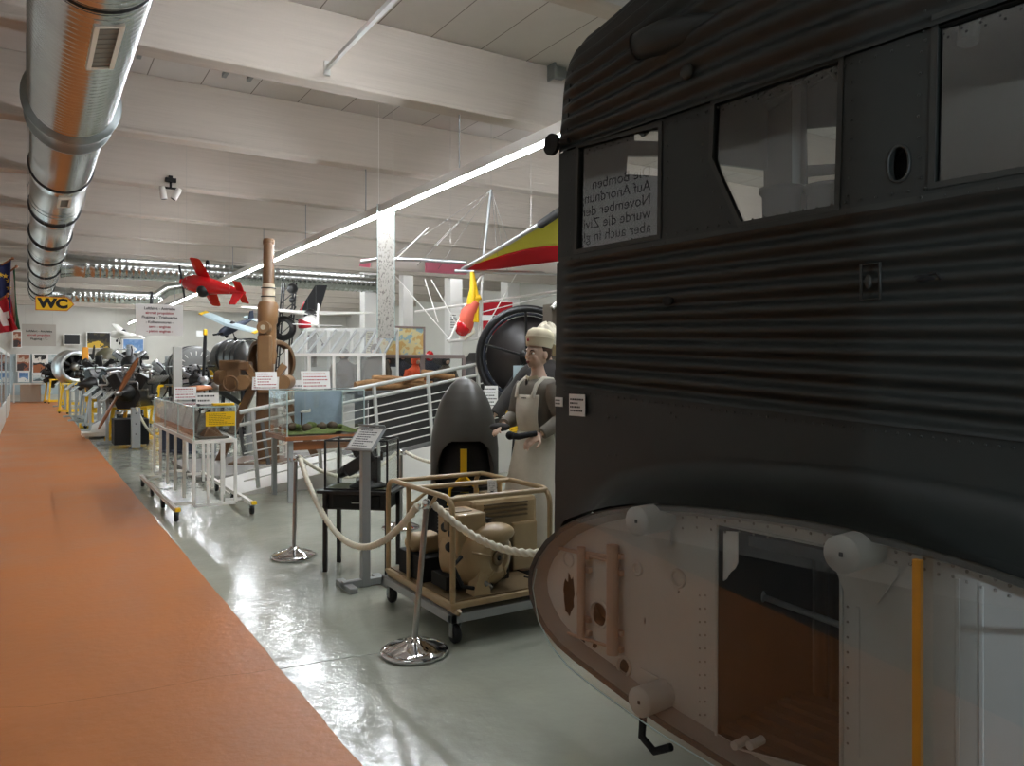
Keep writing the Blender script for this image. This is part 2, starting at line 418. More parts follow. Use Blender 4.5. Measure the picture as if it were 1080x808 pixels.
# ================================================================= AIR DUCT
du = thing('air_duct', 'large spiral steel air duct running along the ceiling above the orange walkway', 'duct', (0.35, 0, 4.12))
Ry = Matrix.Rotation(R(-90), 4, 'X')          # lathe z -> world +y
r0 = .35
def ridged(y0, y1, pitch, h, r):
    pr = []; y = y0
    while y < y1:
        pr += [(r, y), (r, y + pitch * .62), (r + h * .8, y + pitch * .70), (r + h, y + pitch * .81), (r + h * .8, y + pitch * .92)]
        y += pitch
    return pr
MB().lathe(ridged(1.0, 8.35, .085, .014, r0), 56, Ry).build('spiral_pipe', M['duct'], du)
MB().lathe(ridged(8.9, 11.1, .05, .009, r0 - .015), 56, Ry).build('spiral_pipe', M['duct'], du)
MB().lathe([(r0 - .015, 8.3), (r0 + .07, 8.32), (r0 + .07, 8.37), (r0 + .01, 8.42), (r0 + .02, 8.8), (r0 + .045, 8.82), (r0 + .045, 8.86), (r0 - .02, 8.9)], 56, Ry).build('flange', M['galv_dull'], du)
ys = [11.1, 13.9, 16.7, 19.3, 22.2, 25.0, 27.6, 29.4, 30.9]
for i, (a, b) in enumerate(zip(ys, ys[1:])):
    rr = r0 - .01 - .008 * (i % 2)
    pr = [(rr, a)] + [(rr, a + .3), (rr + .006, a + .33), (rr, a + .36), (rr, b - .3), (rr + .006, b - .27), (rr, b - .24), (rr, b)]
    MB().lathe(pr, 48, Ry).build('pipe_section', M['duct'], du)
for y in [5.32] + ys[:-1]:
    MB().lathe([(r0 - .02, y - .03), (r0 + .012, y - .022), (r0 + .012, y + .022), (r0 - .02, y + .03)], 48, Ry).build('gasket_ring', M['gasket'], du)
MB().lathe([(r0 - .01, 30.9), (r0 - .03, 31.1), (r0 * .6, 31.25), (0, 31.3)], 48, Ry).build('end_cap', M['duct'], du)
for y0, L, wd, ang in ((5.5, .8, .15, 14), (11.45, .55, .12, 8)):
    a = R(-90 + ang); nrm = V((math.cos(a), 0, math.sin(a))); tg = V((-math.sin(a), 0, math.cos(a)))
    Rm = Matrix((tg, V((0, 1, 0)), nrm)).transposed()
    c0 = nrm * (r0 + .008) + V((0, y0 + L / 2, 0))
    fr = MB()
    for sx in (-1, 1): fr.box(c0 + tg * (sx * (wd / 2)), (.03, L + .04, .03), rot=Rm)
    for sy in (-1, 1): fr.box(c0 + V((0, sy * L / 2, 0)), (wd + .03, .03, .03), rot=Rm)
    f = fr.build('vent', M['cream'], du)
    g = MB().box(c0 - nrm * .002, (wd, L, .016), rot=Rm)
    for k in range(9): g.box(c0 + V((0, -L / 2 + L * (k + .5) / 9, 0)) + nrm * .008, (wd, .008, .008), rot=Rm)
    g.build('vent_grille', M['grille'], f)
for y in (4.0, 8.6, 13.0, 18.6, 24.3, 29.9):
    sg = MB()
    sg.lathe([(r0 + .012, y - .02), (r0 + .018, y - .02), (r0 + .018, y + .02), (r0 + .012, y + .02)], 40, Ry)
    for sx in (-1, 1): sg.cyl((sx * (r0 + .015), y, 0), (sx * (r0 + .015), y, ZC - 4.12), .006, n=6)
    sg.build('hanger_strap', M['galv_dull'], du)
def branch(name, label, X0, X1, y, z, r, bend=None):
    t = thing(name, label, 'duct', (X0, y, z)); Rx = Matrix.Rotation(R(90), 4, 'Y')
    pr = []; x = .5
    while x < X1 - X0 - .3: pr += [(r, x), (r, x + .10), (r + .008, x + .115), (r + .008, x + .135)]; x += .15
    pr.append((r, X1 - X0))
    MB().lathe(pr, 32, Rx).build('spiral_pipe', M['duct'], t)
    MB().lathe([(r + .06, -.12), (r + .02, .05), (r, .35), (r + .02, .38), (r + .02, .45), (r, .5)], 32, Rx).build('saddle', M['duct'], t)
    MB().lathe([(0, X1 - X0 + .01), (r - .02, X1 - X0 + .01), (r + .02, X1 - X0), (r + .02, X1 - X0 - .08), (r, X1 - X0 - .1)], 32, Rx).build('gasket_ring', M['gasket'], t)
    return t
b1 = branch('branch_duct', 'spiral steel branch duct crossing the hall to the right of the main duct', .80, 9.2, 22.3, 4.16, .27)
b2 = branch('branch_duct', 'short farthest branch duct low behind the yellow toilet sign', .78, 3.6, 28.9, 3.95, .22)
MB().tube([(2.75, 0, 0), (2.85, 0, 0), (3.0, 0, .08), (3.3, 0, .33), (3.7, 0, .42), (3.1 + .7, 0, .45)], .2, 20).build('elbow', M['duct'], b2)
# ================================================================= AIRCRAFT NOSE SECTION
M['skin'] = mat('aircraft_skin', (40, 43, 40), 0.5, var=0.10, scale=3, bump=0.06, bscale=9)
M['skin_edge'] = mat('aircraft_edge', (52, 53, 49), 0.5)
M['cabin'] = mat('cabin_dark', (50, 49, 48), 0.7, var=0.1, scale=4)
M['rib'] = mat('rib_grey', (190, 188, 182), 0.5, var=0.05, scale=4, bump=0.05, bscale=8)
M['ribrim'] = mat('rib_rim', (140, 133, 126), 0.5, var=0.1, scale=6)
M['fitting'] = mat('fitting_grey', (186, 184, 178), 0.45)
M['tubepink'] = mat('primer_tube', (176, 150, 134), 0.5, var=0.08, scale=9)
M['window'] = glass('window_glass', (0.92, 0.93, 0.92), 1.5, boost=2.8)
M['pane'] = glass('pane_acrylic', (0.93, 0.95, 0.95), 1.5, boost=1.8)
M['paneedge'] = mat('acrylic_edge', (176, 196, 194), 0.25)
M['hole'] = mat('hole_dark', (20, 19, 18), 0.9)
FO = V((0.222 * cT + 3.6 * sT, 3.6 * cT - 0.222 * sT, 0)); FA = math.atan2(-.9954, .0906)
FM = Matrix.Translation(FO) @ Matrix.Rotation(FA, 4, 'Z'); FI = FM.inverted()
CAML = FI @ V((0, 0, EYE))
def FL(px, py, v=0.0):
    d = (FI @ W(px, py, 1.0)) - CAML
    t = (v - CAML.y) / d.y
    p = CAML + d * t
    return (p.x, p.z)
ac = thing('aircraft_fuselage', 'dark corrugated metal aircraft nose section with cockpit windows and open wing root', 'aircraft', FO, FA)
UE = 4.4
def sm(a, b, x):
    t = max(0, min(1, (x - a) / (b - a))); return t * t * (3 - 2 * t)
def skew(z): return -0.02 * (2.65 - z)          # the nose edge is very slightly raked
ZS, ZR = 2.10, 2.60                              # window sill line, roof line
def zb(u): return 1.515 - 0.060 * u              # lower edge of the corrugated panel
# --- window band with its openings
def PL(pts, v=0.0): return [FL(x, y, v) for x, y in pts]
win = [PL([(610, 155), (696.5, 132), (695, 249), (608, 265)]),
       PL([(753, 109), (887, 62), (882.5, 218), (781, 236), (750.5, 168)]),
       PL([(988, 19), (1090, -17), (1215, -62), (1208, 158), (1085, 177), (984, 195)])]
oc = FL(948, 173)
oval = [(oc[0] + .030 * math.cos(a) * (1), oc[1] + .052 * math.copysign(abs(math.sin(a)) ** .8, math.sin(a))) for a in [2 * PI * k / 24 for k in range(24)]]
face = lambda v0, v1: (lambda a, b: V((a + skew(b), v0, b)), lambda a, b: V((a + skew(b), v1, b)))
f0, f1 = face(0, .03)
def unsk(L): return [(a - skew(b), b) for a, b in L]
band = MB().plate([(0, ZS), (UE, ZS), (UE, ZR), (0, ZR)], [unsk(w) for w in win] + [unsk(oval)], f0, f1)
band.build('window_band', M['skin'], ac)
# window frames and panes
for i, wpoly in enumerate(win):
    n = len(wpoly); cx = sum(p[0] for p in wpoly) / n; cz = sum(p[1] for p in wpoly) / n
    def off(L, d):
        out = []
        for k in range(len(L)):
            p0, p1, p2 = V(L[k - 1]), V(L[k]), V(L[(k + 1) % len(L)])
            e0, e1 = (p1 - p0).normalized(), (p2 - p1).normalized()
            n0, n1 = V((e0.y, -e0.x)), V((e1.y, -e1.x))
            if (p1 - V((cx, cz))).dot(n0) < 0: n0 = -n0
            if (p1 - V((cx, cz))).dot(n1) < 0: n1 = -n1
            b = (n0 + n1).normalized(); out.append(tuple(p1 + b * d / max(.3, b.dot(n0))))
        return out
    fr = MB().plate(off(wpoly, .012), [off(wpoly, -.006)], lambda a, b: V((a, -.006, b)), lambda a, b: V((a, .0, b)))
    fr.build('window_frame', M['skin_edge'], ac)
    MB().plate(off(wpoly, .01), [], lambda a, b: V((a, .012, b)), lambda a, b: V((a, .0125, b))).build('window_pane', M['window'], ac, label='dark reflective cockpit window pane')
MB().plate(oval, [], lambda a, b: V((a, .05, b)), lambda a, b: V((a, .055, b))).build('hand_hole', M['hole'], ac)
MB().tube([V((oc[0] + (a - oc[0]) * 1.08, -.003, oc[1] + (b - oc[1]) * 1.05)) for a, b in oval], .005, 6, closed=True).build('hand_hole_rim', M['skin_edge'], ac)
# --- corrugated side
NW = 9
def cside(a, b):
    u = UE * a; z = zb(u) + (ZS - .012 - zb(u)) * b
    ph = b * NW
    e = sm(0.045, 0.10, u + .015 * noise.noise(V((z * 18, 3, 1))))
    d = .014 * math.cos(2 * PI * ph) * e + .004 * noise.noise(V((u * 2.2, z * 9, 5))) * e
    return V((u + skew(z), -.006 - d, z))
MB().grid(cside, 150, NW * 10).build('corrugated_side', M['skin'], ac)
MB().box((UE / 2, .002, ZS - .004), (UE, .012, .03)).build('seam_strip', M['skin_edge'], ac)
# --- corrugated roof, rising aft and turning in over the cabin
prof = [(0, 2.60), (.0, 2.70), (.004, 2.80), (.012, 2.90), (.03, 2.99), (.065, 3.07), (.14, 3.14), (.28, 3.19), (.5, 3.22), (.85, 3.24), (1.15, 3.23), (1.4, 3.2), (1.55, 3.15), (1.62, 3.07)]
def pin(t):
    x = t * (len(prof) - 1); i = min(int(x), len(prof) - 2); f = x - i
    p = [prof[max(0, min(len(prof) - 1, i + k))] for k in (-1, 0, 1, 2)]
    def cr(a, b, c, d): return .5 * (2 * b + (c - a) * f + (2 * a - 5 * b + 4 * c - d) * f * f + (3 * b - a - 3 * c + d) * f ** 3)
    return V((cr(*[q[0] for q in p]), cr(*[q[1] for q in p])))
L = [0.0]; N0 = 300
for k in range(N0): L.append(L[-1] + (pin((k + 1) / N0) - pin(k / N0)).length)
def roof(a, b):
    u = UE * a
    s = b * L[-1]
    lo, hi = 0, N0
    while hi - lo > 1:
        m = (lo + hi) // 2
        if L[m] <= s: lo = m
        else: hi = m
    t = (lo + (s - L[lo]) / max(1e-9, L[hi] - L[lo])) / N0
    p = pin(t); q = (pin(min(1, t + .004)) - pin(max(0, t - .004))).normalized(); nrm = V((-q.y, q.x))
    d = .017 * math.cos(2 * PI * s / .068) * sm(0.01, .05, u)
    rise = .36 * sm(-.10, 1.25, u) + .05 * sm(1.2, 4.4, u)
    k = sm(2.62, 3.1, p.y)
    fr = sm(.0, .10, u); inset = (1 - fr) * .012
    p = p + nrm * (d - inset * sm(2.62, 2.8, p.y))
    return V((u + skew(p.y) + .02 * 0, p.x, p.y + (p.y - 2.6) / .62 * rise))
MB().grid(roof, 110, 330).build('corrugated_roof', M['skin'], ac)
# nose bulkhead, far side, floor, tail closure
out = [(0, .95)] + [(0, 1.5), (0, 2.6)] + [tuple(pin(k / 30)) for k in range(1, 30)] + [(1.61, 3.07), (1.61, .95)]
out = [(v, z if z <= 2.6 else z + (z - 2.6) / .62 * .004) for v, z in out]
def FU(px, py, u):
    d = (FI @ W(px, py, 1.0)) - CAML; p = CAML + d * ((u - CAML.x) / d.x); return (p.y, p.z)
nose_holes = [[FU(x, y, .02) for x, y in L] for L in ([(757, 174), (816, 181), (814, 232), (775, 238)], [(657, 165), (700, 165), (700, 187), (656, 184)], [(664, 142), (672, 139), (676, 144), (682, 138), (700, 138), (700, 150), (664, 149)])]
MB().plate(out, nose_holes, lambda a, b: V((.012 + skew(b), a + .012 if a < .8 else a - .012, b)), lambda a, b: V((.04 + skew(b), a + .012 if a < .8 else a - .012, b))).build('nose_bulkhead', M['skin'], ac)
FV = 1.60
far_holes = [unsk(PL([(757, 174), (816, 181), (814, 232), (775, 238)], FV)), unsk(PL([(852, 136), (905, 132), (905, 172), (852, 175)], FV)), unsk(PL([(852, 187), (905, 182), (905, 216), (852, 222)], FV)),
             unsk(PL([(655, 164), (705, 164), (705, 188), (654, 184)], FV)), unsk(PL([(664, 137), (705, 139), (705, 156), (664, 150)], FV)), unsk(PL([(985, 186), (1075, 168), (1075, 176), (985, 196)], FV))]
far_holes = far_holes[1:3]
MB().plate([(0.02, .95), (UE, .95), (UE, 3.42), (2.0, 3.39), (1.25, 3.38), (.8, 3.32), (.4, 3.22), (0.02, 3.12)], far_holes, lambda a, b: V((a, FV, b)), lambda a, b: V((a, FV - .02, b))).build('far_side', M['cabin'], ac)
MB().box((UE / 2, .8, .97), (UE, 1.58, .04)).build('cabin_floor', M['cabin'], ac)
MB().box((UE, .8, 1.9), (.03, 1.6, 1.9)).build('tail_bulkhead', M['cabin'], ac)
cf = MB()
for u in (.75, 1.75, 2.6):
    cf.tube([(u, 1.54, 1.0), (u, 1.55, 2.4), (u, 1.45, 2.9), (u, .8, 3.1), (u, .15, 2.9), (u, .06, 2.55)], .03, 8)
for z in (1.75, 2.05, 2.4): cf.box((UE / 2, 1.55, z), (UE, .04, .05))
cf.build('cabin_frames', M['cabin'], ac)
def seat(px, py, v, lab):
    u, z = FL(px, py, v); m = MB()
    m.lathe([(.0, -.55), (.085, -.55), (.09, -.02), (.105, 0), (.105, .02), (.09, .02), (.085, -.04), (0, -.05)], 24, Matrix.Translation((u, v, z)))
    m.build('crew_seat_back', M['cabin'], ac)
seat(824, 203, .95, 'a'); seat(873, 200, .95, 'b')
u, z = FL(843, 150, 1.1); MB().box((u, 1.1, 2.0), (.05, .05, 2.0)).build('cabin_post', M['greypaint'], ac)
# --- lower fairing that sweeps out to the wing stub
VW = -.30
top_px = [(557, 610), (559, 598), (565, 584), (575, 570), (590, 556.5), (606, 548), (625, 541), (648, 535.5), (670, 533), (695, 532), (720, 533), (760, 536.5), (800, 541), (840, 547), (870, 552.5), (905, 560), (940, 568), (970, 576), (1000, 584.5), (1040, 597), (1080, 611), (1140, 634), (1220, 668)]
bot_px = [(557, 618), (559, 632), (565, 648), (574, 665), (588, 682), (605, 697), (630, 716), (665, 743), (700, 768), (760, 806), (830, 850), (900, 892), (1000, 945), (1140, 1010)]
top = PL(top_px, VW); bot = PL(bot_px, VW)
tail = (max(top[-1][0], bot[-1][0]) + .9, (top[-1][1] + bot[-1][1]) / 2 + .12)
foil = top + [tail] + bot[::-1]
def ztop(u):
    pts = top + [(UE, tail[1])]
    if u <= pts[0][0]: return pts[0][1]
    for (a, za), (b, z2) in zip(pts, pts[1:]):
        if u <= b: return za + (z2 - za) * (u - a) / max(1e-6, b - a)
    return pts[-1][1]
zx = {}
def fair(a, b):
    u = UE * a
    zt0 = zb(u) + .006
    out_ = sm(.06, .42, u)                                   # how far the fillet reaches out here
    zt1 = max(ztop(u), .62) if u > .1 else ztop(.13)
    zt1 = zt1 * out_ + (1 - out_) * .80
    if b < .6:
        t = b / .6; z = zt0 + (1.2 * .35 + zt1 * .65 + .10 - zt0) * t
        return V((u + skew(z), -.002, z))
    t = (b - .6) / .4
    z0 = 1.2 * .35 + zt1 * .65 + .10
    ang = t * PI / 2
    v = VW * out_ * (1 - math.cos(ang)); z = z0 + (zt1 - z0) * math.sin(ang)
    return V((u + skew(z), v, z))
MB().grid(fair, 120, 40).build('lower_fairing', M['skin'], ac)
# --- rivets: one pattern mesh
rv = MB()
def rivet(u, z, v=-.004, r=.0045): rv.ball((u, v, z), (r, r * .6, r), 6, 4)
u = .06
while u < 3.2:
    rivet(u + skew(1.5), zb(u) - .022); u += .035
for k in range(60): rivet(.06 + k * .05, ZR - .03); 
for k in range(60): rivet(.06 + k * .05, ZS + .03)
for wp in win:
    for a, b in zip(wp, wp[1:] + wp[:1]):
        m = int((V(a) - V(b)).length / .05)
        for k in range(m):
            p = V(a).lerp(V(b), k / m); c = V((sum(q[0] for q in wp) / len(wp), sum(q[1] for q in wp) / len(wp)))
            p = p + (p - c).normalized() * .045; rivet(p.x, p.y)
for px, py in [(642, 440), (650, 440), (642, 480), (650, 480), (713, 440), (708, 436)]: rivet(*FL(px, py), r=.006)
rv.build('rivets', M['skin_edge'], ac, kind='stuff')
# panel details
def patch(px, py, w_, h_, name, mt, v=-.012, dz=.0):
    u, z = FL(px, py, v); return MB().box((u, v, z), (w_, .012, h_)).build(name, mt, ac, bevel=.004)
u, z = FL(918, 297, -.02); m = MB(); m.tube([(u - .03, -.02, z - .055), (u + .03, -.02, z - .055), (u + .03, -.02, z + .055), (u - .03, -.02, z + .055)], .005, 6, closed=True); m.ball((u - .008, -.018, z), (.012, .008, .022)); m.build('access_flap', M['skin_edge'], ac)
u, z = FL(703, 317, -.02); MB().ball((u, -.012, z), (.028, .012, .022)).build('drain_hole', M['hole'], ac)
u, z = FL(976, 294, -.02); m = MB(); m.ball((u, -.015, z), (.03, .012, .01)); m.tube([(u - .05, -.015, z + .005), (u + .03, -.02, z + .014), (u + .045, -.018, z - .006)], .005, 6); m.build('vent_slot', M['hole'], ac)
# scoop on the roof
u, z = FL(715, 45, .08); sc = MB()
Ms = Matrix.Translation((u, .0, z)) @ Matrix.Rotation(R(90), 4, 'Y') @ Matrix.Rotation(R(-12), 4, 'X')
sc.lathe([(.0, -.14), (.05, -.13), (.062, -.08), (.07, 0), (.06, .1), (.035, .22), (0, .3)], 24, Ms); sc.build('air_scoop', M['skin'], ac)
MB().lathe([(.03, -.138), (.055, -.134), (.05, -.125), (.0, -.12)], 20, Ms).build('scoop_mouth', M['hole'], ac)
u, z = FL(736, 72, .0); MB().ball((u - .05, -.005, z), (.03, .02, .03)).build('filler_cap', M['skin_edge'], ac)
# latch arm at the nose edge
u, z = FL(592, 150, -.03); m = MB(); m.cyl((u + .04, -.02, z), (u - .06, -.04, z), .012); m.cyl((u - .055, -.05, z - .0), (u - .055, -.03, z), .05, n=20); m.build('latch_knob', M['blackmatt'], ac)
# --- wing stub: skin shell, rim, rib web with its openings
def foilmap(v): return lambda a, b: V((a, v, b))
cxu = .95; czu = .78
def shrink(L, d):
    out_ = []; n = len(L)
    for k in range(n):
        p0, p1, p2 = V(L[k - 1]), V(L[k]), V(L[(k + 1) % n])
        e0, e1 = (p1 - p0).normalized(), (p2 - p1).normalized()
        b = (V((e0.y, -e0.x)) + V((e1.y, -e1.x))); b = b.normalized() if b.length > 1e-4 else V((e0.y, -e0.x))
        out_.append(tuple(p1 + b * d))
    return out_
inner = shrink(foil, .022)
if abs(max(p[1] for p in inner)) > max(p[1] for p in foil): inner = shrink(foil, -.022)
sh = MB(); n = len(foil)
sh.add([V((a, VW, b)) for a, b in foil] + [V((a, .04, b)) for a, b in foil], [(i, (i + 1) % n, n + (i + 1) % n, n + i) for i in range(n)], True)
sh.build('wing_stub_skin', M['skin'], ac)
MB().plate(foil, [inner], foilmap(VW), foilmap(VW + .01)).build('wing_stub_rim', M['skin_edge'], ac)
VB = VW + .07
inner2 = shrink(foil, .045) if max(p[1] for p in shrink(foil, .045)) < max(p[1] for p in foil) else shrink(foil, -.045)
lp = MB(); lp.add([V((a, VW + .004, b)) for a, b in inner] + [V((a, VB, b)) for a, b in inner2], [(i, (i + 1) % n, n + (i + 1) % n, n + i) for i in range(n)], True)
lp.build('wing_stub_lip', M['ribrim'], ac)
opening = PL([(757, 553), (800, 561), (888, 580), (888, 812), (860, 812), (756, 783)], VB)
def ov(px, py, rx, ry, n=16, jag=0):
    return PL([(px + rx * (1 + jag * noise.noise(V((k * .9, px, 0)))) * math.cos(2 * PI * k / n), py + ry * (1 + jag * noise.noise(V((k * .7, py, 3)))) * math.sin(2 * PI * k / n)) for k in range(n)], VB)
holes = [opening, ov(632, 648, 7, 15), ov(600, 627, 6, 22, 22, .9), ov(610, 627, 2.5, 6), ov(658, 703, 5, 8), ov(613, 677, 4, 5), ov(627, 681, 3, 3), ov(680, 655, 1.2, 4, 6), ov(712, 618, 1.5, 2, 6), ov(716, 624, 1.2, 1.5, 6)]
MB().plate(inner2, holes, foilmap(VB), foilmap(VB + .004)).build('rib_web', M['rib'], ac)
MB().plate(PL([(585, 560), (740, 535), (740, 700), (600, 690)], VB + .2), [], foilmap(.03), foilmap(.035)).build('stub_backing', M['ribrim'], ac)
# opening frame and the box behind it
m = MB(); m.tube([V((a, VB - .004, b)) for a, b in opening], .006, 6, closed=True); m.build('opening_frame', M['fitting'], ac)
ou0, ou1 = min(p[0] for p in opening) - .05, max(p[0] for p in opening) + .05; oz0, oz1 = min(p[1] for p in opening) - .02, max(p[1] for p in opening) + .04
M['bay'] = mat('bay_dark', (86, 74, 64), 0.6, var=0.15, scale=5)
bx = MB()
bx.grid(lambda a, b: V((ou0 + (ou1 - ou0) * a, .42 + .012 * math.cos(a * 2 * PI * 9), oz0 + (oz1 - oz0) * b)), 90, 2)
bx.box((ou1, (VB + .42) / 2 + .02, (oz0 + oz1) / 2), (.01, .42 - VB - .03, oz1 - oz0)); bx.box((ou0, (VB + .42) / 2 + .02, (oz0 + oz1) / 2), (.01, .42 - VB - .03, oz1 - oz0))
bx.box(((ou0 + ou1) / 2, (VB + .42) / 2 + .02, oz0), (ou1 - ou0, .42 - VB - .03, .01)); bx.box(((ou0 + ou1) / 2, (VB + .42) / 2 + .02, oz1), (ou1 - ou0, .42 - VB - .03, .01))
bx.build('wing_bay', M['bay'], ac)
sl = MB()
for k in range(6): sl.box(((ou0 + ou1) / 2, VB + .1 + k * .085, oz0 + .03), (ou1 - ou0 - .02, .05, .02))
sl.build('bay_slats', M['bay'], ac)
ua, za = FL(800, 628, .1); ub, z2 = FL(888, 660, .1)
MB().tube([(ua, .1, za), (ub, .1, z2)], .012, 8).ball((ua, .1, za), (.03, .02, .03)).build('bay_strut', M['greypaint'], ac)
wp = PL([(763, 560), (778, 561), (778, 594), (775, 600), (770, 604), (766, 611), (762.5, 613)], VB + .02)  # white cut-out painted in for the bright hall beyond the opening
MB().plate(wp, [], foilmap(VB + .02), foilmap(VB + .024)).build('bright_gap', M['white'], ac, label='white piece standing in for the bright hall seen through the opening')
for px, py in ((780, 784), (796, 784)):
    a, b = FL(px, py, VB - .02); MB().cyl((a, VB - .05, b), (a, VB + .02, b), .014, n=14).build('bay_bolt', M['fitting'], ac)
# ball joint fittings: a barrel on a riveted plate
def fitting(px, py, rpx, plate_px, ln=.17):
    a, b = FL(px, py, VB - ln); 
    r = rpx / 810 * ((V((a, VB - ln, 0)) - V((CAML.x, CAML.y, 0))).length) * .92
    f = MB().plate(PL(plate_px, VB - .004), [], foilmap(VB - .004), foilmap(VB - .010)).build('joint_plate', M['rib'], ac)
    MB().lathe([(0, 0), (r, 0), (r * 1.0, .01), (r * 1.02, ln * .5), (r * 1.02, ln + .01)], 32, Matrix.Translation((a, VB - ln, b)) @ Matrix.Rotation(R(-90), 4, 'X')).build('joint_barrel', M['fitting'], f)
    MB().box((a, VB - ln - .001, b), (.010, .004, .012)).build('joint_pin', M['hole'], f)
fitting(671, 550, 16.5, [(676, 556), (708, 555), (708, 576), (682, 574)], .15)
fitting(887, 585, 20, [(874, 577), (948, 598), (947, 608), (926, 636), (892, 626)], .15)
fitting(674, 741, 16.5, [(676, 704), (706, 720), (708, 752), (684, 738)], .13)
# vertical tubes with their brackets on the rib
tb = []
for px, y0, y1, r in ((613, 577, 672, .017), (646, 575, 690, .024)):
    a, b0 = FL(px, y0, VB - .03); _, b1_ = FL(px, y1, VB - .03)
    m = MB().cyl((a, VB - .03, b0), (a, VB - .03, b1_), r, n=16)
    for t in (.1, .25, .8, .95):
        m.box((a, VB - .012, b0 + (b1_ - b0) * t), (.07, .02, .02))
    m.build('rib_tube', M['tubepink'], ac)
for (x0, y0), (x1, y1) in (((590, 578), (652, 594)), ((598, 580), (650, 588)), ((598, 668), (650, 684))):
    a, b0 = FL(x0, y0, VB - .012); a1, b1_ = FL(x1, y1, VB - .012)
    MB().cyl((a, VB - .012, b0), (a1, VB - .012, b1_), .007, n=8).build('rib_rod', M['tubepink'], ac)
for px, py, r in ((599, 590, .03), (672, 600, .022), (715, 610, .03), (632, 648, .05), (658, 703, .035)):
    a, b = FL(px, py, VB - .002); MB().tube([(a + r * math.cos(2 * PI * k / 20), VB - .002, b + r * math.sin(2 * PI * k / 20)) for k in range(20)], .006, 6, closed=True).build('hole_ring', M['rib'], ac)
# pressed swages on the web right of the opening
for px, y0, y1 in ((905, 640, 800), (1010, 610, 808), (1035, 618, 808)):
    a, b0 = FL(px, y0, VB); _, b1_ = FL(px, y1, VB)
    MB().box((a, VB, (b0 + b1_) / 2), (.012, .006, abs(b0 - b1_))).build('web_swage', M['rib'], ac, bevel=.002)
rv2 = MB()
for k in range(26):
    p = V((690 + k * 15, 0)); t = [q for q in top_px if q[0] <= p.x][-1]; nx = top_px[top_px.index(t) + 1]
    y = t[1] + (nx[1] - t[1]) * (p.x - t[0]) / (nx[0] - t[0])
    for dy in (11, 22):
        a, b = FL(p.x, y + dy + (k % 3), VB); rv2.ball((a, VB - .001, b), (.005, .003, .005), 6, 4)
for px, py in [(738 + dx, 740 + 14 * k) for dx in (0, 6) for k in range(-8, 3)] + [(894, 640 + 16 * k) for k in range(10)]:
    a, b = FL(px, py, VB); rv2.ball((a, VB - .001, b), (.004, .003, .004), 6, 4)
rv2.build('rib_rivets', M['ribrim'], ac, kind='stuff')
# dark stay bracket below the lower fitting, and the trestle that carries the nose
a, b = FL(690, 775, VB - .05); m = MB(); m.tube([(a - .07, VB - .03, b + .06), (a - .06, VB - .05, b - .03), (a, VB - .05, b - .06), (a + .07, VB - .04, b - .02)], .014, 8); m.build('stay_bracket', M['blackmatt'], ac)
tr = MB()
for u_ in (.9, 2.6):
    for v_ in (.35, 1.35): tr.box((u_, v_, .475), (.09, .09, .95))
    tr.box((u_, .85, .9), (.09, 1.1, .09))
tr.build('support_trestle', M['greypaint'], ac)
# --- clear acrylic guard in front of the wing root
VP_ = -.475
pt = top_px[4:]; pane_px = [(562, 620), (566, 600), (574, 585)] + [(x, y + 2) for x, y in pt] + [(1220, 1040), (900, 900), (760, 812), (700, 776), (664, 752), (628, 726), (600, 704), (582, 682), (568, 655)]
pane = [FL(x, y, VP_) for x, y in pane_px]
pg = thing('guard_pane', 'clear acrylic guard pane covering the open wing root, reflecting the orange walkway', 'guard', FO, FA)
MB().plate(pane, [], foilmap(VP_), foilmap(VP_ - .001)).build('acrylic_sheet', M['pane'], pg)
k0 = pane_px.index((760, 812)); MB().tube([V((a, VP_ - .0005, b)) for a, b in pane[k0:] + pane[:2]], .0025, 6).build('polished_edge', M['paneedge'], pg)
sp_ = MB()
for px, py in ((1150, 700), (1150, 900)):
    a, b = FL(px, py, VP_); sp_.cyl((a, VP_ + .001, b), (a, VB, b), .008, n=10)
sp_.build('standoff', M['fitting'], pg)
# amber batten standing before the pane
a, zt = FL(968, 590, -.50); 
bt = thing('wooden_batten', 'upright amber wooden batten standing in front of the wing root guard', 'batten', FM @ V((a, -.50, 0)), FA)
M['amber'] = mat('amber_batten', (204, 142, 42), 0.35, var=0.1, scale=4, stretch=(6, 6, .6))
MB().box((0, 0, zt / 2), (.020, .018, zt)).build('batten', M['amber'], bt, bevel=.002)
MB().box((0, -.0, .01), (.10, .03, .02)).build('foot', M['amber'], bt)
# placards stuck on the nose
def placard(px0, py0, px1, py1, v, label, lines):
    a0, b0 = FL(px0, py0, v); a1, b1_ = FL(px1, py1, v); w_, h_ = abs(a1 - a0), abs(b1_ - b0)
    t = thing('placard', label, 'placard', FM @ V(((a0 + a1) / 2, v, (b0 + b1_) / 2)), FA)
    MB().box((0, 0, 0), (w_, .004, h_)).build('card', M['paper'], t)
    m = MB()
    lines_of(m, Matrix.Translation((0, -.0015, 0)) @ Matrix.Rotation(R(90), 4, 'X'), w_, h_ * .8, lines, .85, int(px0), .4)
    m.build('lettering', M['ink'], t); return t
placard(600.5, 415.5, 617, 439.5, -.018, 'white text placard stuck on the dark aircraft side below the front window', 4)
placard(585.5, 419, 593.5, 429, -.008, 'tiny white sticker at the nose edge of the aircraft', 2)
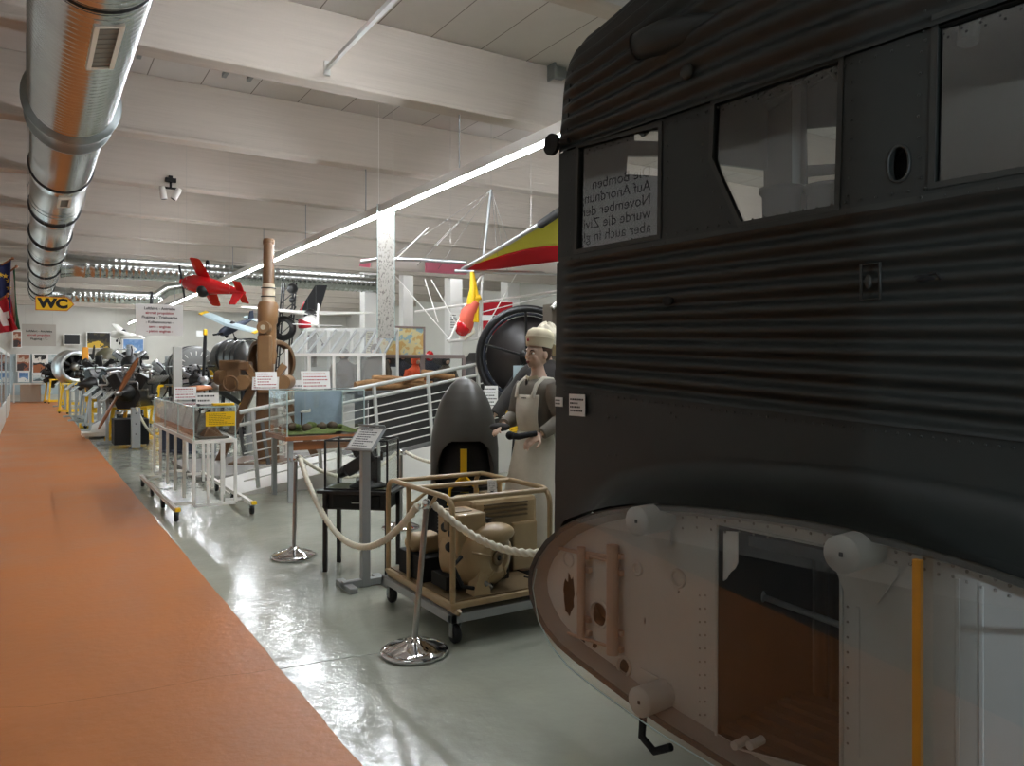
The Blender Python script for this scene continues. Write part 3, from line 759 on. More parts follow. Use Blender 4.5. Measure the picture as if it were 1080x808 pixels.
# poster high on the corridor wall (seen mirrored in the front cockpit window)
def mirror_hit(px, py, X):
    c0 = V((CAML.x, -CAML.y, CAML.z)); u, z = FL(px, py, 0.012); d = V((u, 0.012, z)) - c0
    a, b = FM @ c0, FM @ (c0 + d); t = (X - a.x) / (b.x - a.x); return a.lerp(b, t)
XP = XL + .02
q1, q2 = mirror_hit(700, 176, XP), mirror_hit(604, 262, XP)
q3 = mirror_hit(604, 176, XP); q4 = mirror_hit(700, 250, XP)
ya, yb = min(q.y for q in (q1, q2)), max(q.y for q in (q1, q2)); za_, zb_ = min(q2.z, q4.z) - .2, max(q1.z, q3.z)
po = thing('wall_poster', 'large white text poster high on the corridor wall opposite the aircraft', 'poster', (XP, (ya + yb) / 2, (za_ + zb_) / 2))
MB().box((.01, 0, 0), (.02, yb - ya + .5, zb_ - za_ + .2)).build('board', M['paper'], po)
m = MB(); hh = (zb_ - za_)
for k, s_ in enumerate(['Die Bomben', 'Auf Anordnung', 'November der', 'wurde die Zivilbev\u00f6lkerung', 'aber auch in gl\u00fccklichen', 'Nicht ganz typisch war', 'Oft ist das ganze Volk']):
    m.text(s_, .20 * hh / 1.45, Matrix.Translation((.022, -(yb - ya) * .5 + .12, hh * (.26 - .125 * k))) @ Matrix(((0, 0, 1, 0), (1, 0, 0, 0), (0, 1, 0, 0), (0, 0, 0, 1))), align='LEFT')
m.build('lettering', M['ink'], po)
# ================================================================= FOREGROUND EXHIBITS
Z3 = V((0, 0, 1))
def facing(Mx): return Mx
def upright(p, yaw, tilt=0.0):
    """text frame: x to the reader's right, y up; the reader stands at local -y turned by yaw"""
    return Matrix.Translation(V(p)) @ Matrix.Rotation(yaw, 4, 'Z') @ Matrix.Rotation(R(90) - tilt, 4, 'X')
# ---------------------------------------------------------------- stanchions and ropes
def stanchion(name, label, p, topp, zt):
    t = thing(name, label, 'stanchion', p); L = V((topp.x - p.x, topp.y - p.y, zt))
    MB().lathe([(0, .001), (.186, .001), (.19, .012), (.188, .022), (.17, .034), (.12, .055), (.07, .066), (.062, .072), (.045, .074), (.04, .088), (.022, .095), (0, .1)], 48).build('base', M['chrome'], t)
    MB().cyl((0, 0, .06), L, .0165, n=20).build('pole', M['steel'], t)
    MB().lathe([(0, -.03), (.02, -.03), (.024, 0), (.02, .02), (0, .03)], 20, Matrix.Translation(L)).build('cap', M['chrome'], t)
    h = MB(); d = (topp - p).cross(Z3); d = V((1, 0, 0))
    for sx in (-1, 1): h.tube([L + V((sx * .02, 0, -.02)), L + V((sx * .045, 0, -.03)), L + V((sx * .05, 0, 0))], .005, 8)
    h.build('hook', M['chrome'], t); return p + L
s1 = G(437, 689); t1 = W(450, 531, 4.27); top1 = stanchion('rope_stanchion', 'nearest chrome rope stanchion leaning slightly in front of the generator', s1, t1, t1.z)
s2 = G(310, 588); t2 = W(312, 483, 6.45); top2 = stanchion('rope_stanchion', 'chrome rope stanchion standing left of the black display table', s2, t2, t2.z)
s3 = W(423, 505, 7.6); s3.z = 0; t3 = W(423, 477, 7.6); top3 = stanchion('rope_stanchion', 'rear rope stanchion half hidden behind the generator and dark spinner', s3, t3, t3.z)
def rope(label, a, b, sag, r=.0195, n=110, name='barrier_rope', gr=None):
    pts = [a.lerp(b, k / n) - Z3 * (sag * 4 * (k / n) * (1 - k / n)) for k in range(n + 1)]
    o = MB().tube(pts, r, 18, lobes=3, twist=2 * PI / 3 / .045, amp=.22)
    o = o.build(name, M['rope']); tag(o, label, 'rope', gr); return o
def sag_for(a, b, px, py):
    best = None
    for k in range(1, 100):
        q = a.lerp(b, k / 100); d = q.x * sT + q.y * cT; r_ = q.x * cT - q.y * sT
        x = CXP + FOC * r_ / d
        if best is None or abs(x - px) < best[0]: best = (abs(x - px), k / 100, q.z, d)
    _, t, z, d = best; want = EYE + (HZ - py) / FOC * d
    return (z - want) / (4 * t * (1 - t))
a, b = top2 + V((.03, -.02, -.01)), top1 + V((-.05, .01, -.01))
rope('cream twisted rope sagging between the two front stanchions', a, b, sag_for(a, b, 385, 577))
a, b = top1 + V((.05, .01, -.01)), W(590, 580, 4.0)
rope('cream twisted rope running from the nearest stanchion across the generator to the aircraft', a, b, sag_for(a, b, 505, 568))
a, b = top2 + V((.03, .03, .01)), top3 + V((-.05, 0, 0))
rope('cream twisted rope running back from the left stanchion behind the black table', a, b, sag_for(a, b, 365, 503), r=.015)
a, b = top3 + V((.05, 0, 0)), W(470, 489, 7.0)
rope('short cream twisted rope going from the rear stanchion behind the dark spinner', a, b, .03, r=.015)
# ---------------------------------------------------------------- generator on its dolly
CX0, CY0 = 2.04, 3.89
dl = thing('dolly', 'low grey wheeled dolly carrying the sand coloured generator', 'dolly', (CX0, CY0, 0))
DW, DD = .84, 1.02
f = MB()
for y in (.02, DD - .02): f.box((DW / 2, y, .155), (DW, .04, .05))
for x in (.02, DW - .02): f.box((x, DD / 2, .155), (.04, DD, .05))
f.box((DW / 2, DD / 2, .178), (DW - .02, DD - .02, .006)); f.build('platform', M['greypaint'], dl, bevel=.003)
for x, y, nm in ((.05, .05, 0), (.05, DD - .06, 1), (DW - .06, .05, 2), (DW - .06, DD - .06, 3)):
    c = MB().lathe([(.012, -.02), (.048, -.02), (.056, -.012), (.056, .012), (.048, .02), (.012, .02)], 24, Matrix.Translation((x, y, .057)) @ Matrix.Rotation(R(90), 4, 'Y')).build('caster_wheel', M['rubber'], dl)
    MB().box((x - .027, y, .085), (.004, .04, .09)).box((x + .027, y, .085), (.004, .04, .09)).box((x, y, .128), (.07, .07, .006)).cyl((x - .03, y, .057), (x + .03, y, .057), .008, n=8).build('caster_fork', M['galv_dull'], dl)
gn = thing('generator', 'sand coloured portable generator set in a tubular roll frame', 'generator', (CX0, CY0, .181))
def GL(p): return V(p) - V((CX0, CY0, .181))
FW, FD, FH = .70, .95, .66
for x in (.03, FW):
    b_ = MB(); b_.tube([(x, -.045, .035), (x, -.035, .015), (x, 0, .014), (x, FD, .014), (x, FD + .05, .04)], .014, 8)
    b_.build('skid_rail', M['sand'], gn)
b_ = MB().box((FW / 2 + .01, FD / 2, .045), (FW + .02, FD, .034)); b_.build('base_frame', M['sand'], gn, bevel=.006)
MB().box((FW / 2 + .01, FD / 2, .066), (FW - .03, FD - .05, .008)).build('base_plate', M['sand_dark'], gn)
def arc(p, q, r_, corner):      # rounded corner from p via corner to q
    c = V(corner); a = c + (V(p) - c).normalized() * r_; b = c + (V(q) - c).normalized() * r_
    return [V(p)] + [(a * (1 - t) * (1 - t) + c * 2 * t * (1 - t) + b * t * t) for t in [k / 6 for k in range(7)]] + [V(q)]
tr_ = .0165
for x, nm in ((.02, 'left'), (FW + .0, 'right')):
    pts = arc((x, .02, .06), (x, FD / 2, FH), .10, (x, .02, FH)) + arc((x, FD / 2, FH), (x, FD, .06), .10, (x, FD, FH))[1:]
    MB().tube(pts, tr_, 12).build('roll_frame', M['sand'], gn)
    MB().cyl((x, .62, .06), (x, .62, FH), .0165, n=12).build('roll_frame_post', M['sand'], gn)
for y, z in ((.06, FH - .01), (FD - .06, FH - .005), (FD * .52, FH)):
    MB().cyl((.02, y, z), (FW, y, z), tr_, n=12).build('roll_frame_crossbar', M['sand'], gn)
br = MB().tube([(.02, FD * .42, FH - .16), (.02, FD * .25, FH - .02)], .012, 8); br.cyl((.02, FD * .62, FH - .12), (.2, FD * .62, FH), .012, n=8); br.build('brace', M['sand'], gn)
# shroud of the blower facing the walkway side
c = GL(onY(513, 586, CY0 + .17))
Mb = Matrix.Translation(c) @ Matrix.Rotation(R(18), 4, 'Z') @ Matrix.Rotation(R(90), 4, 'X')
bl = MB().lathe([(0.19, -.22), (.195, -.08), (.19, 0), (.172, .05), (.13, .085), (.09, .10), (.082, .10), (.08, .085), (0, .085)], 40, Mb).build('blower_housing', M['sand'], gn)
MB().lathe([(.0, .088), (.045, .088), (.045, .1), (.038, .104), (.018, .104), (.016, .098), (0, .098)], 24, Mb).build('blower_hub', M['sand_dark'], bl)
MB().lathe([(0, .1), (.014, .1), (.012, .108), (0, .11)], 14, Mb).build('hub_bolt', M['blackmatt'], bl)
for k in range(5):
    rb = MB(); a = R(90 + k * 72); rb.tube([Mb @ V((.08 * math.cos(a), .08 * math.sin(a), .1)), Mb @ V((.13 * math.cos(a), .13 * math.sin(a), .09)), Mb @ V((.18 * math.cos(a), .18 * math.sin(a), .04))], .008, 6)
    rb.build('blower_rib', M['sand'], bl)
c2 = GL(onY(521, 562, CY0 + .15)); MB().ball(c2, (.135, .10, .062), 24, 14).build('air_duct_cover', M['sand'], gn)
# tank with louvres
p0 = GL(onY(497, 527, CY0 + .42)); p1_ = GL(onY(566, 560, CY0 + .42))
tk = MB().box(((p0.x + p1_.x) / 2, .56, (p0.z + p1_.z) / 2 - .01), (p1_.x - p0.x, .3, p0.z - p1_.z)).build('cooling_shroud', M['sand'], gn, bevel=.03)
lv = MB()
for k in range(4):
    z = p0.z - .045 - k * .028; lv.box(((p0.x + p1_.x) / 2 + .0, .405, z), ((p1_.x - p0.x) * .66, .014, .010))
lv.build('louvre', M['sand_dark'], tk)
MB().box(((p0.x + p1_.x) / 2 - .05, .55, p0.z + .008), (.1, .1, .02)).build('filler_cap', M['sand_dark'], tk, bevel=.006)
q0 = GL(onY(541, 552, CY0 + .38)); q1_ = GL(onY(567, 606, CY0 + .38)); q1_.z = .075
MB().box(((q0.x + q1_.x) / 2, .5, (q0.z + q1_.z) / 2), (q1_.x - q0.x, .24, q0.z - q1_.z)).build('side_cover', M['sand'], gn, bevel=.012)
# control box on the left
r0_ = GL(onX(453, 541, CX0 + .10)); r1_ = GL(onX(467, 600, CX0 + .10)); 
cb_ = MB().box((.22, .28, .41), (.20, .26, .25)).build('control_box', M['sand'], gn, bevel=.012)
for y, z in ((.2, .42), (.3, .44), (.24, .33)):
    MB().lathe([(0, 0), (.028, 0), (.03, .01), (.02, .024), (0, .026)], 18, Matrix.Translation((.118, y, z)) @ Matrix.Rotation(R(-90), 4, 'Y')).build('control_knob', M['blackmatt'], cb_)
MB().box((.20, .28, .535), (.12, .12, .012)).build('box_lid', M['sand_dark'], cb_)
eb = MB().box((.40, .42, .24), (.28, .36, .32)); eb.cyl((.2, .55, .22), (.55, .55, .22), .1, n=20)
for k in range(7): eb.box((.33, .45, .32 + k * .022), (.26, .26, .008))
eb.build('engine_block', M['engine_dark'], gn, bevel=.008)
bt_ = MB().box((.16, .64, .28), (.14, .16, .12)); bt_.lathe([(0, 0), (.055, 0), (.065, .05), (.05, .10), (0, .12)], 24, Matrix.Translation((.06, .64, .29)) @ Matrix.Rotation(R(-90), 4, 'Y') @ Matrix.Translation((0, 0, -.06))); bt_.build('air_filter', M['sand'], gn, bevel=.02)
MB().box((.15, .64, .145), (.22, .36, .15)).box((.13, .3, .12), (.12, .2, .08)).build('battery_box', M['blackmatt'], gn, bevel=.004)
ft = MB().add([(.17, .04, .07), (.29, .04, .07), (.27, .06, .20), (.23, .06, .24), (.17, .14, .07), (.29, .14, .07), (.27, .14, .20), (.23, .14, .24)], [(0, 1, 2, 3), (7, 6, 5, 4), (0, 4, 5, 1), (1, 5, 6, 2), (2, 6, 7, 3), (3, 7, 4, 0)]); ft.build('mounting_foot', M['sand'], gn, bevel=.004)
MB().tube([(.12, .1, .3), (.05, .07, .26), (.1, .05, .14), (.25, .08, .09), (.33, .1, .1)], .012, 8).build('cable', M['blackmatt'], gn)
MB().tube([(.56, .03, .12), (.62, -.0, .09), (.68, .06, .085), (.6, .16, .1)], .006, 6).build('wire', M['rubber'], gn)
MB().tube([(.21, .12, .18), (.26, .05, .13), (.32, .1, .09)], .016, 8).build('exhaust_pipe', M['engine_steel'], gn)
MB().box((.025, .09, .52), (.03, .05, .10)).build('frame_clamp', M['sand_dark'], gn, bevel=.004)
q = GL(W(519, 518, 4.75)); cd = thing('tag_card', 'small white card standing on top of the generator', 'card', V((CX0, CY0, .181)) + q)
Mx = upright((0, 0, .03), R(-25), R(20)); MB().box((0, 0, 0), (.055, .075, .003), M=Mx).build('card', M['paper'], cd); m = MB(); lines_of(m, Mx, .055, .07, 5); m.build('print', M['ink'], cd)
MB().box((0, 0, 0), (.03, .03, .006)).build('clip', M['blackmatt'], cd)
# ---------------------------------------------------------------- lectern sign (used again further back)
def lectern(label, p, w=.33, h=.2, ht=.92, yaw=R(90), tilt=R(48), group=None, base=(.34, .30), seed=1, scale=1):
    t = thing('sign_lectern', label, 'lectern', p, 0, group)
    MB().box((0, 0, ht / 2), (.062, .062, ht)).build('post', M['greypaint'], t, bevel=.004)
    MB().box((0, 0, .03), (base[0], .06, .05)).box((-base[0] / 2 + .03, 0, .02), (.06, base[1], .04)).box((base[0] / 2 - .03, 0, .02), (.06, base[1], .04)).build('foot', M['greypaint'], t, bevel=.004)
    Mx = upright((0, 0, ht + .04), -yaw, tilt)
    MB().box((0, 0, -.012), (w, h, .016), M=Mx).build('desk_panel', M['greypaint'], t, bevel=.003)
    MB().box((0, 0, -.0015), (w - .03, h - .03, .003), M=Mx).build('sheet', M['paper'], t)
    m = MB(); lines_of(m, Mx, w - .05, h * .9, 8, .8, seed); m.build('print', M['ink'], t)
    m = MB(); m.box((0, h / 2 + .003, .01), (w, .006, .02), M=Mx).build('lip', M['greypaint'], t); return t
lp_ = W(385, 618, FOC * EYE / (618 - HZ)); lp_.z = 0
lectern('grey sign lectern with tilted text sheet in front of the black display table', lp_, w=.25, h=.22, ht=1.04, yaw=R(62), tilt=R(46), base=(.34, .30))
# ---------------------------------------------------------------- black table with a small glass case
A = G(343, 603); ang = R(-40); bt2 = thing('display_table', 'small black drawer table under a glass case beside the grey lectern', 'table', A, ang)
TW, TD, TH_ = .50, .30, .64
MB().box((TW / 2, TD / 2, TH_ - .012), (TW + .1, TD + .1, .024)).build('tabletop', M['black'], bt2, bevel=.004)
for x in (0, TW):
    for y in (0, TD): MB().box((x, y, TH_ / 2 - .012), (.032, .032, TH_ - .024)).build('leg', M['black'], bt2, bevel=.003)
MB().box((TW / 2, TD / 2, TH_ - .09), (TW - .03, TD - .03, .13)).build('apron', M['black'], bt2)
dr = MB().box((TW / 2, .012, TH_ - .09), (TW - .12, .012, .10)).build('drawer', M['blackmatt'], bt2, bevel=.003)
MB().tube([(TW / 2 - .04, .0, TH_ - .09), (TW / 2 - .03, -.02, TH_ - .095), (TW / 2 + .03, -.02, TH_ - .095), (TW / 2 + .04, 0, TH_ - .09)], .005, 6).build('drawer_pull', M['steel'], dr)
gc = thing('glass_case', 'black edged glass case on the black table holding a dark instrument', 'display case', A + Z3 * TH_, ang)
ch = .385
for x in (0, TW):
    for y in (0, TD): MB().box((x, y, ch / 2), (.014, .014, ch)).build('edge_post', M['black'], gc)
for zz in (ch, .006):
    fm = MB()
    for y in (0, TD): fm.box((TW / 2, y, zz), (TW, .012, .012))
    for x in (0, TW): fm.box((x, TD / 2, zz), (.012, TD, .012))
    fm.build('edge_frame', M['black'], gc)
for y in (0, TD): MB().box((TW / 2, y, ch / 2), (TW - .015, .002, ch - .015)).build('glass_panel', M['clear'], gc)
for x in (0, TW): MB().box((x, TD / 2, ch / 2), (.002, TD - .015, ch - .015)).build('glass_panel', M['clear'], gc)
M['green_felt'] = mat('green_felt', (60, 64, 30), 0.9)
MB().box((TW / 2, TD / 2, .006), (TW - .02, TD - .02, .008)).build('felt_base', M['green_felt'], gc)
sg_ = thing('bomb_sight', 'dark tilted aiming instrument inside the glass case', 'instrument', A + Z3 * (TH_ + .010), ang)
MB().lathe([(0, 0), (.15, 0), (.15, .012), (.11, .03), (.06, .06), (.05, .09), (0, .09)], 24, Matrix.Translation((.3, .15, 0))).build('pedestal', M['engine_dark'], sg_)
Rt = Matrix.Rotation(R(-32), 4, 'Y')
MB().box((0, 0, 0), (.26, .11, .10), M=Matrix.Translation((.24, .15, .19)) @ Rt).box((.06, 0, .09), (.14, .09, .08), M=Matrix.Translation((.24, .15, .19)) @ Rt).build('body', M['engine_dark'], sg_, bevel=.012)
MB().cyl((.11, .15, .12), (.06, .15, .09), .045, .035, n=18).build('lens_tube', M['blackmatt'], sg_)
MB().box((.36, .15, .14), (.06, .09, .2)).cyl((.41, .15, .21), (.41, .15, .28), .012, n=8).build('arm', M['engine_dark'], sg_, bevel=.006)
MB().lathe([(0, -.02), (.028, -.02), (.03, 0), (.028, .02), (0, .02)], 18, Matrix.Translation((.30, .08, .22)) @ Matrix.Rotation(R(90), 4, 'X')).build('dial', M['engine_steel'], sg_)
# ---------------------------------------------------------------- propeller spinner on a yellow stand
sc_ = W(490, 505, 5.95); sc_.z = 0
sp = thing('propeller_spinner', 'large dark pointed propeller spinner with cut out openings standing behind the generator', 'spinner', sc_)
zb0, zt_ = .70, 1.52
M['spinner'] = mat('spinner_dark', (76, 74, 69), 0.38, 0.0, var=0.06, scale=3, bump=.03)
prof_s = [(0.0, 1.0), (.10, .995), (.22, .98), (.40, .935), (.55, .87), (.69, .79), (.80, .70), (.89, .60), (.96, .47), (1.0, .32), (1.0, 0.0)]
def srad(t):
    for (r1, z1), (r2, z2) in zip(prof_s, prof_s[1:]):
        if z2 <= t <= z1: return r1 + (r2 - r1) * (z1 - t) / (z1 - z2)
    return 1
NA, NZ = 144, 80; RS = .262
def arch(a, t):          # blade openings, three around the shell
    for c0, hw_, hh_ in ((R(-84), R(64), .43), (R(92), R(50), .4)):
        d = (a - c0 + PI) % (2 * PI) - PI
        if t < hh_ * (1 - (d / hw_) ** 4) and abs(d) < hw_: return True
    return False
sh = MB(); vs, fs = [], []
for off in (0, -.008):
    for i in range(NZ + 1):
        t = (1 - i / NZ) ** 1.0
        for k in range(NA):
            a = 2 * PI * k / NA; r_ = max(.002, RS * srad(t) + off); vs.append((r_ * math.cos(a), r_ * math.sin(a), zb0 + (zt_ - zb0) * t + off * .5))
    b0 = (0 if off == 0 else 1) * (NZ + 1) * NA
    for i in range(NZ):
        for k in range(NA):
            if arch(2 * PI * (k + .5) / NA + TH, 1 - (i + .5) / NZ): continue
            q = (b0 + i * NA + k, b0 + i * NA + (k + 1) % NA, b0 + (i + 1) * NA + (k + 1) % NA, b0 + (i + 1) * NA + k)
            fs.append(q if off else q[::-1])
sh.add(vs, fs, True).build('spinner_shell', M['spinner'], sp)
MB().lathe([(0, zb0 + .42), (.1, zb0 + .4), (.17, zb0 + .3), (.2, zb0 + .1), (.2, zb0)], 32).build('inner_liner', M['blackmatt'], sp)
MB().lathe([(RS * .99, zb0 + .0), (RS * 1.02, zb0 - .02), (RS * .9, zb0 - .03), (0, zb0 - .03)], 40).build('rear_plate', M['black'], sp)
st = MB().cyl((0, 0, .25), (0, 0, zb0 - .02), .035, n=14)
st.build('stand_post', M['yellow'], sp)
for k in range(3):
    a = R(-90 + 120 * k) - TH; MB().tube([(0, 0, .5), (.35 * math.cos(a), .35 * math.sin(a), .02)], .022, 10).build('stand_leg', M['yellow'], sp)
fy = V((math.cos(R(-88) - TH), math.sin(R(-88) - TH), 0))
MB().bar(fy * (RS * .97) + Z3 * (zb0 + .02), fy * (RS * .97) + Z3 * (zb0 + .29), .05, .02, up=fy).build('stand_bracket', M['yellow'], sp)
for s_ in (-1, 1):
    sd = V((fy.y, -fy.x, 0)) * s_; MB().tube([fy * (RS * 1.06) + Z3 * (zb0 + .10), fy * (RS * 1.12) + sd * .10 + Z3 * (zb0 + .0), fy * (RS * 1.12) + sd * .11 + Z3 * (zb0 - .12)], .012, 8).build('stand_brace', M['yellow'], sp)
M['fabric_black'] = mat('fabric_black', (16, 15, 15), 0.95)
# dark cover draped beneath
dp = MB(); 
dp.grid(lambda a, b: V(((RS * (1.06 + .12 * (1 - b)) + .012 * math.sin(a * 2 * PI * 9)) * math.cos(a * 2 * PI), (RS * (1.06 + .12 * (1 - b)) + .012 * math.sin(a * 2 * PI * 9)) * math.sin(a * 2 * PI), .30 + (zb0 - .03 - .30) * b)), 90, 8)
dp.build('drape', M['fabric_black'], sp)
# ---------------------------------------------------------------- white trolley table with a long glass case
ty = thing('trolley_table', 'long white tubular trolley table with castored skids beside the orange walkway', 'trolley', (1.68, 8.6, 0))
tw, tl, tz = .42, 3.0, .83
f = MB()
for x in (-tw / 2, tw / 2): f.box((x, tl / 2, tz - .02), (.035, tl, .04))
for y in (0, tl): f.box((0, y, tz - .02), (tw, .035, .04))
f.box((0, tl / 2, tz - .006), (tw, tl, .008)); f.build('top_frame', M['white'], ty, bevel=.003)
for i in range(6):
    y = tl * i / 5
    for x in (-tw / 2, tw / 2): MB().box((x, y, tz / 2 + .06), (.03, .03, tz - .16)).build('leg', M['white'], ty)
for x in (-tw / 6, tw / 6): MB().box((x, 0, tz / 2 + .06), (.025, .025, tz - .16)).build('leg', M['white'], ty)
for y in (0, tl): MB().box((0, y, .14), (tw, .03, .03)).build('lower_rail', M['white'], ty)
for x in (-.39, .37):
    sk = MB().box((x, tl / 2 - .12, .125), (.04, tl - .1, .04)).build('skid', M['white'], ty)
    MB().box((x / 1.35, .3, .125), (abs(x) * .6, .03, .03)).build('skid_tie', M['white'], ty); MB().box((x / 1.35, tl - .3, .125), (abs(x) * .6, .03, .03)).build('skid_tie', M['white'], ty)
    for i in range(4):
        y = -.05 + (tl - .25) * i / 3
        MB().lathe([(.01, -.018), (.045, -.018), (.05, 0), (.045, .018), (.01, .018)], 18, Matrix.Translation((x, y, .051)) @ Matrix.Rotation(R(90), 4, 'Y')).build('caster_wheel', M['rubber'], ty)
        MB().box((x, y, .09), (.05, .03, .04)).build('caster_fork', M['galv_dull'], ty)
    MB().box((x, -.14, .14), (.05, .06, .035)).build('end_marker', M['yellow'], ty)
def vitrine(name, label, p, w, l, h, rz=0, mul=0):
    t = thing(name, label, 'display case', p, rz)
    for x in (-w / 2, w / 2): MB().box((x, l / 2, h / 2), (.006, l, h)).build('glass_panel', M['clear'], t)
    for y in (0, l): MB().box((0, y, h / 2), (w, .006, h)).build('glass_panel', M['clear'], t)
    MB().box((0, l / 2, h), (w, l, .006)).build('glass_lid', M['clear'], t)
    e = MB()
    for x in (-w / 2, w / 2):
        e.box((x, l / 2, h), (.012, l, .012))
        for k in range(mul + 2): e.box((x, l * k / (mul + 1), h / 2), (.012, .012, h))
    for y in (0, l): e.box((0, y, h), (w, .012, .012))
    e.build('case_edge', M['paneedge'], t); return t
vitrine('glass_case', 'long low glass case on the white trolley with a yellow notice', (1.68, 8.6, tz), tw, tl, .345, mul=2)
yn = thing('yellow_notice', 'yellow printed notice fixed to the end of the trolley glass case', 'notice', (1.735, 8.588, tz + .215))
Mx = upright((0, 0, 0), 0); MB().box((0, 0, 0), (.30, .15, .004), M=Mx).build('card', M['yellow'], yn); m = MB(); lines_of(m, Mx @ Matrix.Translation((0, 0, .002)), .27, .14, 7, .9, 3, .22); m.build('print', M['ink'], yn)
# models in the long case
M['shipgrey'] = mat('model_grey', (98, 92, 82), 0.6, var=.15, scale=20); M['modelbrown'] = mat('model_brown', (120, 84, 52), .6, var=.2, scale=20); M['modelblue'] = mat('model_blue', (58, 66, 82), .6)
for i, y in enumerate((.2, .62, 1.05, 1.5, 1.95, 2.4)):
    t = thing('scale_model', ['brown scale model at the near end of the long glass case', 'grey scale model second from the near end of the long glass case', 'grey scale model third along the long glass case', 'grey scale model fourth along the long glass case', 'grey scale model fifth along the long glass case', 'grey scale model at the far end of the long glass case'][i], 'model', (1.68, 8.6 + y, tz + .002))
    MB().box((0, 0, .012), (.3, .34, .022)).build('model_base', M['shipgrey'], t, bevel=.003)
    mt = M['modelbrown'] if i == 0 else M['shipgrey']; h = .1 if i == 0 else .22
    MB().loft([[V((.1 * c_, y_ * (1 - .2 * k), .024 + h * k / 4)) for c_, y_ in ((-1 + .15 * k, -.13), (1 - .15 * k, -.13), (1 - .15 * k, .13), (-1 + .15 * k, .13))] for k in range(5)], smooth=False).build('model_body', mt, t)
    MB().cyl((.02, 0, .02 + h), (.05, -.1, .06 + h), .012, n=8).cyl((-.03, .05, .02 + h), (-.03, .05, .09 + h), .01, n=8).build('model_mast', M['blackmatt'], t)
def card_on(label, p, w, h, yaw=0, tilt=R(10), body=None, red=False, rows=4, name='info_card', foot=True, seed=2):
    t = thing(name, label, 'sign', p, yaw)
    Mx = upright((0, 0, h / 2 + .01), 0, tilt)
    MB().box((0, 0, 0), (w, h, .005), M=Mx).build('card', M['paper'], t)
    m = MB()
    if body:
        for i, (s_, sz, dy) in enumerate(body): m.text(s_, sz, Mx @ Matrix.Translation((0, dy, .004)))
    else: lines_of(m, Mx @ Matrix.Translation((0, 0, .002)), w, h, rows, .85, seed, .3)
    m.build('print', M['ink_red'] if red else M['ink'], t)
    if foot: MB().box((0, .03, .008), (w * .6, .07, .012)).box((0, .012, h * .3), (.02, .012, h * .6)).build('card_foot', M['paper'], t)
    return t
card_on('white information card on the far part of the long glass case', onX(174, 419, 1.68) * 1 + V((0, 0, 0)), .26, .18, red=True, seed=5) if False else None
p = V((1.66, 10.3, tz + .351)); card_on('white card with red print on the left of the long glass case', p, .26, .16, red=True, seed=5)
p = V((1.68, 9.0, tz + .351)); card_on('white card with handwriting on the near end of the long glass case', p, .24, .12, seed=9, rows=2)
tag(MB().box((0, 0, .012), (.22, .1, .024)).build('yellow_folder', M['yellow'], loc=(1.80, 8.78, tz + .351), bevel=.003), 'flat yellow folder lying on the near end of the long glass case', 'folder')
# ================================================================= MANNEQUINS
M['skinm'] = mat('mannequin_skin', (214, 182, 160), 0.45)
M['dress'] = mat('dress_grey', (122, 116, 106), 0.85, var=.06, scale=30)
M['apron'] = mat('apron_cream', (216, 211, 196), 0.85, var=.04, scale=20)
M['capc'] = mat('cap_cream', (226, 216, 186), 0.85)
M['coat'] = mat('coat_dark', (50, 47, 45), 0.85, var=.1, scale=30)
M['hair'] = mat('hair_brown', (70, 46, 30), 0.6)
M['hood'] = mat('hood_pale', (196, 188, 168), 0.85, var=.2, scale=10)
M['lip'] = mat('lip_red', (150, 40, 44), 0.4)
M['eyewhite'] = mat('eye_white', (232, 230, 226), 0.3)
M['iris'] = mat('iris_dark', (36, 28, 24), 0.2)
def hand(mb, w, d, up, s, r=.0085):
    """palm and five curled fingers; w wrist, d pointing direction, up back of the hand, s side of the thumb (+1/-1)"""
    d = d.normalized(); side = d.cross(up).normalized() * s; up = side.cross(d).normalized() * s
    rot = Matrix((side, d, up)).transposed()
    mb.ball(w + d * .048, (.040, .056, .016), 14, 10, rot=rot)
    for k, (o, l) in enumerate(((.027, .070), (.009, .078), (-.009, .072), (-.026, .056))):
        b = w + d * .085 + side * o
        mb.tube([b - d * .02, b + d * l * .4 - up * .004, b + d * l * .75 - up * .018, b + d * l * .92 - up * .04], [r, r * .95, r * .85, r * .65], 8)
    b = w + d * .03 + side * .032
    mb.tube([b - side * .01, b + side * .022 + d * .02 - up * .008, b + side * .03 + d * .05 - up * .018, b + side * .026 + d * .07 - up * .026], [r * 1.25, r * 1.15, r, r * .75], 8)
